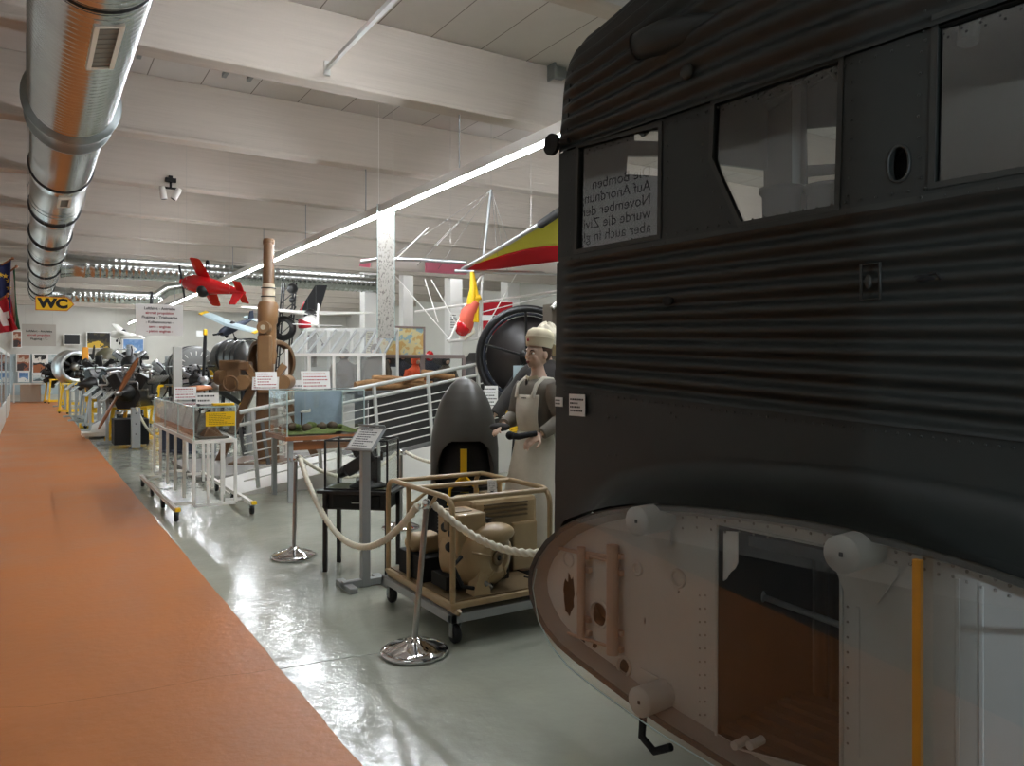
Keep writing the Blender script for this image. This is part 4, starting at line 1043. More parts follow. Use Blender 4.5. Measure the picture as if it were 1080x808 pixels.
def figure_body(name, parent, arms, legs=True):
    """one continuous body: skin-grown skeleton, head and hands fused by a voxel remesh; faces -y"""
    J, E, RD = [], [], []
    def j(p, r_, par=None):
        J.append(p); RD.append(r_)
        if par is not None: E.append((par, len(J) - 1))
        return len(J) - 1
    pel = j((0, 0, .94), .135); wa = j((0, 0, 1.10), .105, pel); ch_ = j((0, .0, 1.27), .122, wa); uc = j((0, .012, 1.39), .095, ch_); nb = j((0, .014, 1.47), .052, uc); nk = j((0, 0, 1.54), .047, nb); j((0, -.01, 1.60), .05, nk)
    ends = []
    for sx, (el, wr) in zip((1, -1), arms):
        sh_ = j((sx * .155, .012, 1.405), .058, uc); e = j(el, .040, sh_); w_ = j(wr, .027, e); ends.append((sx, V(el), V(wr)))
        if legs:
            hp = j((sx * .088, 0, .88), .095, pel); kn = j((sx * .092, -.012, .49), .058, hp); an = j((sx * .095, .012, .09), .036, kn); j((sx * .10, -.12, .035), .032, an)
    me = bpy.data.meshes.new('skeleton'); me.from_pydata(J, E, [])
    o = bpy.data.objects.new('skeleton', me); col.objects.link(o)
    o.modifiers.new('skin', 'SKIN'); me.skin_vertices.new() if not me.skin_vertices else None
    for v_, r_ in zip(me.skin_vertices[0].data, RD): v_.radius = (r_ * (1.18 if r_ > .09 else 1), r_ * (.86 if r_ > .09 else 1))
    me.skin_vertices[0].data[0].use_root = True
    ss = o.modifiers.new('subd', 'SUBSURF'); ss.levels = 2; ss.render_levels = 2
    dg = bpy.context.evaluated_depsgraph_get(); dg.update(); em = o.evaluated_get(dg).to_mesh()
    mb = MB(); mb.add([v_.co.copy() for v_ in em.vertices], [tuple(p.vertices) for p in em.polygons], True)
    o.evaluated_get(dg).to_mesh_clear(); bpy.data.objects.remove(o); bpy.data.meshes.remove(me)
    # head: skull, jaw, brow, nose, cheeks, chin, ears
    mb.ball((0, .008, 1.655), (.074, .094, .098), 24, 16); mb.ball((0, -.028, 1.605), (.056, .062, .066), 20, 12); mb.ball((0, -.066, 1.562), (.022, .020, .018), 12, 8)
    mb.ball((0, -.062, 1.672), (.056, .026, .018), 16, 8)
    for sx in (-1, 1):
        mb.ball((sx * .034, -.058, 1.618), (.022, .026, .022), 12, 8); mb.ball((sx * .074, .012, 1.635), (.010, .020, .032), 10, 8)
    mb.tube([(0, -.082, 1.668), (0, -.098, 1.645), (0, -.110, 1.622), (0, -.098, 1.614)], [.008, .009, .012, .008], 8)
    mb.ball((0, -.088, 1.592), (.020, .010, .007), 12, 8); mb.ball((0, -.085, 1.580), (.017, .010, .007), 12, 8)
    for sx, el, wr in ends: hand(mb, wr, wr - el, V((sx * .5, 0, 1)), -sx)
    b = mb.build(name, M['skinm'], parent)
    rm = b.modifiers.new('fuse', 'REMESH'); rm.mode = 'VOXEL'; rm.voxel_size = .006; rm.use_smooth_shade = True
    sm_ = b.modifiers.new('relax', 'SMOOTH'); sm_.factor = .5; sm_.iterations = 3
    for sx in (-1, 1):
        e = MB().ball((sx * .031, -.073, 1.648), (.013, .010, .008), 12, 8).build('eye', M['eyewhite'], b)
        MB().ball((sx * .031 - .002, -.0815, 1.648), (.006, .003, .006), 10, 6).build('iris', M['iris'], e)
        MB().tube([(sx * .016, -.084, 1.665), (sx * .032, -.086, 1.671), (sx * .05, -.076, 1.664)], .0035, 6).build('eyebrow', M['hair'], b)
    m = MB(); m.tube([(-.018, -.092, 1.587), (-.006, -.099, 1.591), (0, -.0985, 1.589), (.006, -.099, 1.591), (.018, -.092, 1.587)], [.001, .0045, .004, .0045, .001], 8); m.tube([(-.015, -.092, 1.583), (0, -.097, 1.579), (.015, -.092, 1.583)], [.001, .005, .001], 8); m.build('lips', M['lip'], b)
    return b
def ring_at(z, rx, ry, cx=0, cy=0, n=48, fold=0, k=9, ph=0):
    return [V((cx + rx * (1 + fold * math.sin(k * a + ph)) * math.cos(a), cy + ry * (1 + fold * math.sin(k * a + ph)) * math.sin(a), z)) for a in [2 * PI * i / n for i in range(n)]]
def sleeve(mb, sh_, el, wr, r0_, r1_, r2_, cut=.93):
    s_, e_, w_ = V(sh_), V(el), V(wr); end = e_.lerp(w_, cut)
    pts = [s_ + (s_ - e_).normalized() * .02] + [s_.lerp(e_, t) for t in (.15, .4, .7, .9)] + [e_] + [e_.lerp(end, t) for t in (.15, .5, .8, 1)]
    rs = [r0_ * .9, r0_ * 1.05, r0_, r1_ * 1.06, r1_, r1_ * 1.02, r1_ * 1.04, (r1_ + r2_) / 2, r2_ * 1.05, r2_ * .98]
    mb.tube(pts, rs, 16)
# nurse mannequin beside the aircraft nose
p = W(567, 400, 5.6); p.z = .05
nu = thing('nurse_mannequin', 'standing nurse mannequin in grey dress, cream apron and cream cap beside the aircraft nose', 'mannequin', p, -TH + R(-50))
nu.scale = (1.0, 1.0, 1.0)
armsN = [((.235, .02, 1.17), (.20, -.15, 1.08)), ((-.22, -.04, 1.17), (-.13, -.22, 1.13))]
bd = figure_body('body', nu, armsN)
dr_ = MB()
dr_.loft([ring_at(1.475, .062, .058, 0, .012), ring_at(1.46, .125, .09, 0, .012), ring_at(1.425, .19, .12, 0, .01), ring_at(1.38, .19, .13, 0, .005), ring_at(1.33, .165, .135, 0, 0), ring_at(1.24, .15, .135, 0, -.005), ring_at(1.12, .128, .112), ring_at(1.07, .135, .118), ring_at(.98, .17, .15, fold=.01), ring_at(.85, .20, .18, fold=.02), ring_at(.6, .235, .215, fold=.02), ring_at(.40, .258, .238, fold=.03), ring_at(.22, .28, .26, fold=.03), ring_at(.215, .265, .245, fold=.03)], caps=False)
sleeve(dr_, (.155, .012, 1.405), armsN[0][0], armsN[0][1], .076, .060, .044); sleeve(dr_, (-.155, .012, 1.405), armsN[1][0], armsN[1][1], .076, .060, .044)
dr_.build('dress', M['dress'], bd)
ap = MB()
def apr(a, b):
    an = R(-90) + (a - .5) * R(190); z = 1.09 - .82 * b
    rx = .150 + .185 * b; ry = .135 + .18 * b; f = 1 + .025 * b * math.sin(an * 9)
    return V(((rx * f + .006) * math.cos(an), (ry * f + .006) * math.sin(an), z))
ap.grid(apr, 40, 14); 
def bib(a, b):
    an = R(-90) + (a - .5) * R(105 - 15 * b); z = 1.08 + .27 * b
    t = b; rx = .137 + .038 * t; ry = .122 + .026 * math.sin(PI * min(1, t * 1.1))
    return V(((rx) * math.cos(an), (ry + .004) * math.sin(an) - .004, z))
ap.grid(bib, 20, 10); ap_o = ap.build('apron', M['apron'], bd)
so = ap_o.modifiers.new('thick', 'SOLIDIFY'); so.thickness = .004; so.offset = 1
for sx in (-1, 1): MB().tube([(sx * .085, -.128, 1.33), (sx * .10, -.10, 1.42), (sx * .095, -.03, 1.468), (sx * .09, .06, 1.46), (sx * .06, .125, 1.36), (sx * .02, .135, 1.2)], [.016] * 6, 10).build('apron_strap', M['apron'], ap_o)
MB().loft([ring_at(1.075, .142, .126), ring_at(1.115, .136, .120), ring_at(1.115, .13, .113), ring_at(1.075, .136, .12)], caps=False).build('waistband', M['apron'], ap_o)
cl = MB()
for sx in (-1, 1): cl.plate([(0, 0), (.062, .012), (.07, -.045), (.022, -.05)], [], lambda a, b, s=sx: V((s * a, -.088 - .03 * 0 + a * .55, 1.478 + b)), lambda a, b, s=sx: V((s * a, -.093 + a * .55, 1.478 + b)))
cl.build('collar', M['capc'], bd)
MB().ball((0, -.108, 1.435), (.012, .006, .03), 10, 8).build('neck_bow', M['coat'], bd)
hr = MB(); hr.ball((0, .030, 1.668), (.081, .086, .098), 24, 14); hr.build('hair', M['hair'], bd)
cp = MB(); Rc = Matrix.Translation((0, .015, 1.70)) @ Matrix.Rotation(R(-8), 4, 'X')
def capring(z, rx, ry, w_=0): return [Rc @ q for q in ring_at(z, rx, ry, 0, 0, 40, w_, 7, 1)]
cp.loft([capring(-.01, .083, .102), capring(.03, .090, .109), capring(.055, .095, .113), capring(.06, .098, .116), capring(.066, .093, .110), capring(.075, .096, .11, .02), capring(.105, .088, .10, .03), capring(.128, .06, .07, .03), capring(.135, .01, .012)], caps=False)
cp.add([Rc @ V(q) for q in ((-.05, .10, .03), (.05, .10, .03), (.10, .17, -.03), (.0, .15, -.05), (-.08, .165, -.02), (0, .12, .05))], [(0, 1, 5), (1, 2, 3, 5), (0, 5, 3, 4)])
cp_o = cp.build('cap', M['capc'], bd)
MB().ball(Rc @ V((0, -.113, .03)), (.012, .005, .012), 10, 6).build('cap_badge', M['lip'], cp_o)
for sx, w_ in ((1, armsN[0]), (-1, armsN[1])): MB().ball(V(w_[1]) + (V(w_[1]) - V(w_[0])).normalized() * .06, (.05, .075, .032), 14, 10, rot=Matrix.Rotation(sx * .6, 3, 'Z')).build('dark_glove', M['coat'], bd, label='dark glove') if sx < 0 else None
ba = MB().tube([V(armsN[0][1]) + V((0, -.04, .01)), V(armsN[0][1]) + V((-.05, -.16, -.01)), V(armsN[0][1]) + V((-.07, -.22, 0))], [.018, .022, .026], 12).ball(V(armsN[0][1]) + V((-.07, -.22, 0)), .03, 14, 10)
tag(ba.build('torch', M['blackmatt'], None), 'short dark hand lamp held by the nurse mannequin', 'lamp'); tor = bpy.data.objects['torch']; tor.location = p; tor.rotation_euler = (0, 0, -TH + R(-50))
MB().lathe([(0, -.05), (.26, -.05), (.26, -.012), (.24, 0), (0, 0)], 32).build('stand_plate', M['greypaint'], nu)
for sx in (-1, 1): MB().ball((sx * .1, -.06, .035), (.045, .12, .04), 16, 10).build('shoe', M['black'], bd)
# second mannequin half hidden behind her
p2 = W(575, 400, 6.45); p2.z = .16
sm2 = thing('soldier_mannequin', 'dark coated mannequin with crumpled pale hood reaching forward behind the nurse', 'mannequin', p2, -TH + R(-42))
armsS = [((.235, .03, 1.15), (.22, -.10, .93)), ((-.245, -.14, 1.22), (-.30, -.30, 1.03))]
b2_ = figure_body('body', sm2, armsS)
ct = MB(); ct.loft([ring_at(1.5, .07, .065, 0, .012), ring_at(1.46, .125, .095, 0, .012), ring_at(1.42, .19, .125, 0, .01), ring_at(1.3, .185, .15), ring_at(1.12, .16, .14), ring_at(.95, .19, .165, fold=.01), ring_at(.7, .215, .19, fold=.02), ring_at(.55, .225, .2, fold=.03), ring_at(.548, .2, .18, fold=.03)], caps=False)
sleeve(ct, (.155, .012, 1.405), armsS[0][0], armsS[0][1], .082, .068, .054); sleeve(ct, (-.155, .012, 1.405), armsS[1][0], armsS[1][1], .082, .068, .054)
ct.build('coat', M['coat'], b2_)
tr = MB()
for sx in (-1, 1): tr.tube([(sx * .09, 0, .8), (sx * .095, -.01, .5), (sx * .098, .01, .12)], [.105, .085, .075], 16)
tr.build('trousers', M['coat'], b2_)
for sx in (-1, 1): MB().ball((sx * .1, -.05, .04), (.05, .13, .045), 16, 10).build('boot', M['black'], b2_)
hd = MB(); vs = []
hd.grid(lambda a, b: V((0, .02, 1.66)) + V((math.sin(b * PI * .62) * math.cos(a * 2 * PI) * .115, math.sin(b * PI * .62) * math.sin(a * 2 * PI) * .125, math.cos(b * PI * .62) * .15)) * (1 + .16 * noise.noise(V((math.cos(a * 2 * PI) * 2, math.sin(a * 2 * PI) * 2, b * 4)))), 40, 20)
hd.build('hood', M['hood'], b2_)
MB().box((0, 0, -.08), (.6, .5, .16)).build('pedestal', M['greypaint'], sm2, bevel=.006)
# yellow printed board standing behind the two
yb_ = W(544, 443, 7.2); t = thing('yellow_board', 'tilted yellow text board on a stand between the spinner and the nurse', 'board', (yb_.x, yb_.y, 0), -TH)
Mx = Matrix.Translation((0, 0, yb_.z)) @ Matrix.Rotation(R(-14), 4, 'Y') @ Matrix.Rotation(R(78), 4, 'X')
MB().box((0, 0, 0), (.16, .30, .006), M=Mx).build('board', M['yellow'], t, bevel=.002); m = MB(); lines_of(m, Mx @ Matrix.Translation((0, 0, .003)), .14, .28, 9, .9, 8, .2); m.build('print', M['ink'], t)
MB().cyl((0, .05, 0), (0, .05, yb_.z), .012, n=8).lathe([(0, 0), (.14, 0), (.14, .012), (0, .016)], 24, Matrix.Translation((0, .05, 0))).build('stand', M['greypaint'], t)
q = W(553, 408, 7.6); t = thing('photo_board', 'pale blue lettered board behind the nurse mannequin', 'board', (q.x, q.y, 0), -TH)
M['paleblue'] = mat('pale_blue', (176, 196, 202), .6)
Mx = upright((0, 0, q.z), 0); MB().box((0, 0, 0), (.22, .42, .01), M=Mx).build('board', M['paleblue'], t); m = MB(); m.text('SOS', .07, Mx @ Matrix.Translation((.02, .1, .006)), bold=.002); lines_of(m, Mx @ Matrix.Translation((0, -.08, .005)), .2, .2, 5, .9, 3); m.build('print', M['ink'], t)
MB().cyl((0, .02, 0), (0, .02, q.z), .012, n=8).lathe([(0, 0), (.14, 0), (.14, .012), (0, .016)], 24, Matrix.Translation((0, .02, 0))).build('stand', M['greypaint'], t)
q = W(518, 420, 8.0); card_on('white sheet on a stand right of the dark spinner', V((q.x, q.y, q.z - .12)), .14, .24, -TH, seed=12, rows=6); t = bpy.data.objects[[o.name for o in bpy.data.objects if o.name.startswith('info_card') or o.get('label') == 'white sheet on a stand right of the dark spinner'][-1]]
MB().cyl((0, .03, -(q.z - .12)), (0, .03, .02), .010, n=8).lathe([(0, 0), (.12, 0), (.12, .012), (0, .014)], 20, Matrix.Translation((0, .03, -(q.z - .12)))).build('stand', M['greypaint'], t)
# ================================================================= MIDDLE OF THE HALL
def X_at(px, Y):
    k = (px - CXP) / FOC; return Y * (sT + k * cT) / (cT - k * sT)
def z_at(px, py, Y): return onY(px, py, Y).z
# ---------------------------------------------------------------- ramp with white railing
M['ramp'] = mat('ramp_grey', (92, 92, 90), .7, var=.05); M['darkpanel'] = mat('ramp_dark_panel', (58, 57, 55), .6, var=.06)
RY = 10.0; rz_ = lambda X: 1.30 + .178 * (X - 3.78)
rp = thing('visitor_ramp', 'sloping visitor ramp with white tubular railing and dark side panel', 'ramp', (2.15, RY, 0))
LX = 2.15; X1 = 8.4
def RPt(X, dz, y=0): return V((X - LX, y, rz_(X) + dz))
d = MB(); d.add([(0, -.1, 0), (X1 - LX, -.1, 0), (X1 - LX, -.1, rz_(X1) - 1.04), (0, -.1, .005), (0, 1.3, 0), (X1 - LX, 1.3, 0), (X1 - LX, 1.3, rz_(X1) - 1.04), (0, 1.3, .005)], [(0, 1, 2, 3), (7, 6, 5, 4), (0, 3, 7, 4), (1, 5, 6, 2), (3, 2, 6, 7), (0, 4, 5, 1)]); d.build('ramp_base', M['white'], rp)
dk = MB(); dk.bar(RPt(2.2, -1.03, .6), RPt(X1, -1.03, .6), 1.36, .03); dk.build('deck', M['ramp'], rp)
pn = MB(); pn.add([RPt(4.0, -.98, .06), RPt(X1, -.98, .06), RPt(X1, -.20, .06), RPt(4.0, -.20, .06), RPt(4.0, -.98, .09), RPt(X1, -.98, .09), RPt(X1, -.20, .09), RPt(4.0, -.20, .09)], [(0, 1, 2, 3), (7, 6, 5, 4), (0, 4, 5, 1), (3, 2, 6, 7), (0, 3, 7, 4), (1, 5, 6, 2)]); pn.build('side_panel', M['darkpanel'], rp)
for dz, r_ in ((0, .028), (-.16, .022)):
    MB().cyl(RPt(2.25, dz), RPt(X1, dz), r_, n=12).build('handrail', M['lightgrey'], rp)
for k in range(6): MB().cyl(RPt(2.3, -.30 - k * .115), RPt(X1, -.30 - k * .115), .009, n=8).build('railing_bar', M['white'], rp)
X = 2.4
while X < X1:
    a, b = RPt(X, .0), RPt(X, -1.02); MB().bar(a, b + V((.08, 0, 0)), .04, .05, up=(0, 1, 0)).build('railing_post', M['lightgrey'], rp); X += .82
# grey carpeted podium left of the ramp
struct(MB().box((4.5, 12.6, .03), (5.0, 2.3, .06)).build('floor_podium', M['carpet'], bevel=.01))
# sand heap with timber behind the ramp railing
M['log'] = mat('timber', (150, 112, 72), .8, var=.25, scale=7)
for i, (px, py, l, a) in enumerate(((395, 404, .7, 5), (420, 401, .9, -4), (445, 398, .8, 8), (462, 396, .6, -10), (408, 408, .8, 2), (436, 405, .7, -3))):
    q = onY(px, py, 12.0); 
    labs = ['short pale log leaning at the left end of the timber stack behind the ramp railing', 'long pale log on top of the timber stack behind the ramp railing', 'pale log near the right end of the timber stack behind the railing', 'rightmost short log of the timber stack behind the ramp railing', 'low pale log under the left of the timber stack behind the railing', 'low pale log in the middle of the timber stack behind the railing']
    tag(MB().tube([V((-l / 2, 0, 0)), V((-l * .2, 0, .01)), V((l * .2, 0, .0)), V((l / 2, 0, .012))], [.055, .062, .06, .054], 12).build('log', M['log'], loc=q), labs[i], 'log')
    o = [o for o in bpy.data.objects if o.get('label') == labs[i]][0]; o.rotation_euler = (0, R(-a), R(a))
lo = onY(395, 412, 12.0); st_ = tag(MB().box((0, 0, 0), (1.9, .5, .06)).box((-.8, 0, -.45), (.08, .4, .9)).box((.8, 0, -.45), (.08, .4, .9)).build('timber_rack', M['ramp'], loc=onY(428, 413, 12.0), bevel=.004), 'low grey rack carrying the pale logs behind the ramp', 'rack')
# ---------------------------------------------------------------- diorama case
DYf = 9.0
xa, xb = X_at(303, DYf), X_at(384, DYf); zt, zb2 = z_at(340, 412, DYf), z_at(340, 459, DYf)
dio = thing('diorama_table', 'grey legged table with wooden top carrying the airfield diorama case', 'table', ((xa + xb) / 2, DYf, 0))
wd = xb - xa
MB().box((0, .4, zb2 - .025), (wd + .06, .86, .05)).build('tabletop', M['wood'], dio, bevel=.004)
for x in (-wd / 2 + .05, wd / 2 - .05):
    for y in (.05, .75): MB().box((x, y, (zb2 - .05) / 2), (.055, .055, zb2 - .05)).build('leg', M['greypaint'], dio)
MB().box((0, .05, zb2 - .12), (wd - .15, .03, .1)).build('apron', M['wood'], dio)
vit = vitrine('glass_case', 'wide glass case with an airfield diorama under a painted sky', ((xa + xb) / 2, DYf, zb2), wd, .78, zt - zb2, mul=0)
M['sky_paint'] = mat('painted_sky', (150, 166, 182), .8, var=.35, scale=2.2)
M['grass'] = mat('model_grass', (92, 104, 48), .95, var=.3, scale=30); M['earth'] = mat('model_earth', (92, 76, 60), .95, var=.3, scale=20)
dm = thing('airfield_diorama', 'airfield diorama with green turf, brown rubble and a painted blue sky inside the wide case', 'diorama', ((xa + xb) / 2, DYf, zb2 + .004))
MB().grid(lambda a, b: V((-wd / 2 + .02 + (wd - .04) * a, .02 + .72 * b, .012 + .05 * max(0, noise.noise(V((a * 5, b * 3, 2)))) + .05 * b * (a > .3))), 40, 24).build('terrain', M['grass'], dm)
MB().plate([(-wd * .18, .02), (wd / 2 - .02, .02), (wd / 2 - .02, zt - zb2 - .03), (-wd * .18, zt - zb2 - .03)], [], lambda a, b: V((a, .74, b)), lambda a, b: V((a, .75, b))).build('sky_backdrop', M['sky_paint'], dm)
r_ = random.Random(3)
for k in range(16):
    x, y = r_.uniform(-wd / 2 + .1, wd / 2 - .1), r_.uniform(.3, .68); s_ = r_.uniform(.03, .07)
    MB().ball((x, y, .07), (s_, s_, s_ * .8), 8, 6).build('rubble' if k % 3 else 'bush', M['earth'] if k % 3 else M['grass'], dm)
MB().cyl((-wd * .16, .5, .05), (-wd * .16, .5, .24), .012, n=8).build('tower', M['earth'], dm)
t = thing('model_aircraft', 'tiny white model aircraft hanging in the airfield diorama', 'model', ((xa + xb) / 2 - wd * .13, DYf + .45, zb2 + .26))
MB().ball((0, 0, 0), (.07, .014, .014), 12, 8).build('fuselage', M['white'], t); MB().box((0, 0, .008), (.025, .16, .005)).build('wing', M['white'], t); MB().box((.06, 0, .02), (.02, .004, .035)).build('tail_fin', M['white'], t)
MB().cyl((0, 0, .01), (0, 0, zt - zb2 - .262), .0015, n=5).build('thread', M['white'], t)
for px, w_, lab, yy in ((281, .30, 'white card with pale red print standing left of the diorama case', DYf + 2.2), (333, .36, 'white card with pale red print standing above the diorama case', DYf + .3)):
    q = onY(px, 412 if px > 300 else 409, yy); card_on(lab, V((q.x, q.y, zt + .004 if px > 300 else q.z)), w_, .22 if px > 300 else .22, red=True, seed=px, rows=5)
# easel leaning left of the diorama and fence posts by the podium
for px, lab in ((278, 'dark grey slanting rail post left of the diorama table'), (252, 'dark grey slanting rail post behind the trolley case')):
    q = G(px + 6, 495 if px > 260 else 482); tag(MB().bar((0, 0, 0), (-.12, 0, .78), .05, .06, up=(0, 1, 0)).box((0, 0, .01), (.12, .12, .02)).build('barrier_post', M['ramp'], loc=q), lab, 'post')
# ---------------------------------------------------------------- hanging clear panel with spots
def spot_glass():
    m = bpy.data.materials.new('spotted_acrylic'); m.use_nodes = True; nt = m.node_tree; b = nt.nodes['Principled BSDF']
    tc = nt.nodes.new('ShaderNodeTexCoord'); n = nt.nodes.new('ShaderNodeTexNoise'); n.inputs['Scale'].default_value = 26; n.inputs['Detail'].default_value = 5
    mp = nt.nodes.new('ShaderNodeMapping'); mp.inputs['Scale'].default_value = (2, 2, 1); nt.links.new(tc.outputs['Object'], mp.inputs[0]); nt.links.new(mp.outputs[0], n.inputs['Vector'])
    cr = nt.nodes.new('ShaderNodeValToRGB'); cr.color_ramp.elements[0].position = .36; cr.color_ramp.elements[1].position = .48
    cr.color_ramp.elements[0].color = (.2, .18, .17, 1); cr.color_ramp.elements[1].color = (.46, .44, .40, 1); nt.links.new(n.outputs['Fac'], cr.inputs[0]); nt.links.new(cr.outputs[0], b.inputs['Base Color'])
    b.inputs['Roughness'].default_value = .2; b.inputs['Alpha'].default_value = .78; return m
M['spotted'] = spot_glass()
Yh = 9.9; x0, x1 = X_at(398, Yh), X_at(416, Yh); z1, z0 = z_at(407, 216, Yh), z_at(407, 357, Yh)
t = thing('hanging_banner', 'narrow clear spotted panel hanging from threads in front of the lamp line', 'banner', ((x0 + x1) / 2, Yh, z0))
MB().box((0, 0, (z1 - z0) / 2), (x1 - x0, .008, z1 - z0)).build('acrylic_sheet', M['spotted'], t)
for s_ in (-1, 1): MB().box((s_ * (x1 - x0) / 2, 0, (z1 - z0) / 2), (.008, .012, z1 - z0)).build('edge_strip', M['paneedge'], t); MB().cyl((s_ * (x1 - x0) * .42, 0, z1 - z0), (s_ * (x1 - x0) * .42, 0, ZC - z0), .003, n=6).build('thread', M['white'], t)
# ---------------------------------------------------------------- glazed hut
HY = 14.2; hx0 = X_at(300, HY); HA = R(-35)
HM = Matrix.Translation((hx0, HY, 0)) @ Matrix.Rotation(HA, 4, 'Z')
M['hutglass'] = glass('hut_glass', (.90, .93, .93), 1.5, boost=1.6, haze=.22)
hut = thing('glazed_hut', 'white framed hut with sloping translucent roof behind the diorama', 'hut', (hx0, HY, 0), HA)
hw = 1.85; he = z_at(330, 374, 13.6); hd = 1.25; hr_ = he + .42
nb_ = 9
for k in range(nb_ + 1):
    x = hw * k / nb_
    MB().bar((x, 0, he), (x, hd, hr_ + .1), .03, .04).build('roof_rib', M['greypaint'], hut)
for k in range(5):
    x = hw * k / 4; MB().box((x, 0, he / 2), (.05, .05, he)).build('wall_post', M['white'], hut); MB().box((x, hd, (hr_ + .1) / 2), (.05, .05, hr_ + .1)).build('wall_post', M['white'], hut)
for y, z in ((0, he), (hd, hr_ + .1), (0, .9)): MB().box((hw / 2, y, z), (hw + .06, .06, .06)).build('frame_beam', M['white'], hut)
MB().add([(0, -.02, he + .03), (hw, -.02, he + .03), (hw, hd, hr_ + .14), (0, hd, hr_ + .14)], [(0, 1, 2, 3)]).build('roof_sheet', M['hutglass'], hut)
MB().box((hw / 2, .02, (he + .9) / 2), (hw, .006, he - .9)).build('glass_front', M['hutglass'], hut)
MB().box((hw / 2, .02, .45), (hw, .03, .9)).build('lower_board', M['wall_light'], hut)
MB().box((hw / 2, hd + .05, .8), (hw, .02, 1.6)).build('back_board', M['lightgrey'], hut)
def jacket_dummy(label, p, yaw, col_, h=1.0, acc=None, group=None):
    """a tailor's dummy on a pole wearing a jacket with hood or helmet"""
    t = thing('jacket_dummy', label, 'dummy', p, yaw, group); s_ = h
    MB().lathe([(0, 0), (.18, 0), (.18, .02), (.03, .04), (.025, .9), (0, .9)], 20).build('stand', M['greypaint'], t)
    j_ = MB().loft([ring_at(.85, .19, .14, n=24, fold=.03, k=5), ring_at(1.05, .2, .15, n=24, fold=.02, k=5), ring_at(1.3, .215, .15, n=24), ring_at(1.42, .2, .12, n=24), ring_at(1.48, .09, .08, n=24), ring_at(1.52, .075, .07, n=24)])
    for sx in (-1, 1): j_.tube([(sx * .18, 0, 1.4), (sx * .26, -.02, 1.2), (sx * .27, -.08, 1.02), (sx * .24, -.2, .9)], [.075, .065, .058, .045], 12)
    j_.build('jacket', col_, t)
    MB().ball((0, -.01, 1.62), (.095, .115, .125), 18, 12).build('helmet', acc or col_, t)
    MB().ball((0, -.07, 1.6), (.06, .06, .07), 14, 10).build('face', M['skinm'], t)
    return t
M['navy'] = mat('navy_cloth', (34, 38, 50), .8); M['olive'] = mat('olive_cloth', (74, 66, 54), .85); M['orange'] = mat('orange_cloth', (226, 86, 40), .7)
jacket_dummy('brown jacketed dummy standing inside the glazed hut at the right', HM @ V((1.55, .6, .30)), HA, M['olive'])
jacket_dummy('second dark camouflage dummy inside the glazed hut left of the brown one', HM @ V((.95, .6, .22)), HA, M['coat'])
tag(MB().box((0, 0, .14), (.35, .3, .28)).box((0, -.16, .14), (.24, .02, .17)).build('equipment_bag', M['coat'], loc=HM @ V((.45, .5, .96)), bevel=.03), 'dark equipment bag on the shelf inside the glazed hut', 'bag')
tag(MB().box((0, 0, 0), (.5, .5, .05)).box((0, 0, -.48), (.3, .3, .92)).build('shelf_stand', M['lightgrey'], loc=HM @ V((.45, .5, .935))), 'pale shelf stand inside the glazed hut under the bag', 'stand')
struct(MB().box((hw / 2 + .2, .62, .10), (hw - .55, .9, .2), M=HM).build('floor_plinth', M['ramp']))
# ---------------------------------------------------------------- map boards
def board(name, label, px0, py0, px1, py1, Y, matl, frame=None, th=.03, hang=False, stand=False, cat='board', text=None, rows=0, rows_red=False):
    x0, x1 = X_at(px0, Y), X_at(px1, Y); z0, z1 = z_at((px0 + px1) / 2, py1, Y), z_at((px0 + px1) / 2, py0, Y)
    t = thing(name, label, cat, ((x0 + x1) / 2, Y, (z0 + z1) / 2)); w_, h_ = x1 - x0, z1 - z0
    MB().box((0, 0, 0), (w_, th, h_)).build('panel', matl, t)
    if frame:
        fr = MB().plate([(-w_ / 2 - .04, -h_ / 2 - .04), (w_ / 2 + .04, -h_ / 2 - .04), (w_ / 2 + .04, h_ / 2 + .04), (-w_ / 2 - .04, h_ / 2 + .04)], [[(-w_ / 2, -h_ / 2), (w_ / 2, -h_ / 2), (w_ / 2, h_ / 2), (-w_ / 2, h_ / 2)]], lambda a, b: V((a, -th / 2 - .015, b)), lambda a, b: V((a, th / 2, b))); fr.build('frame', frame, t)
    Mx = Matrix.Translation((0, -th / 2 - .002, 0)) @ Matrix.Rotation(R(90), 4, 'X')
    if text:
        groups = {}
        for s_, sz, dx, dy, c_ in text: groups.setdefault(c_, MB()).text(s_, sz * h_, Mx @ Matrix.Translation((dx * w_, dy * h_, .001)), bold=.003 * h_)
        for c_, m in groups.items(): m.build('lettering', M[c_], t)
    if rows: m = MB(); lines_of(m, Mx, w_, h_, rows, .8, int(px0)); m.build('print', M['ink_red' if rows_red else 'ink'], t)
    if hang:
        top = ZC
        for s_ in (-1, 1): MB().cyl((s_ * w_ * .4, 0, h_ / 2), (s_ * w_ * .4, 0, top - (z0 + z1) / 2), .0015, n=5).build('wire', M['steel'], t)
    if stand:
        for s_ in (-1, 1): MB().box((s_ * w_ * .48, .03, h_ / 2 - (z1) / 2), (.05, .04, z1)).build('leg', frame or M['greypaint'], t)
    return t
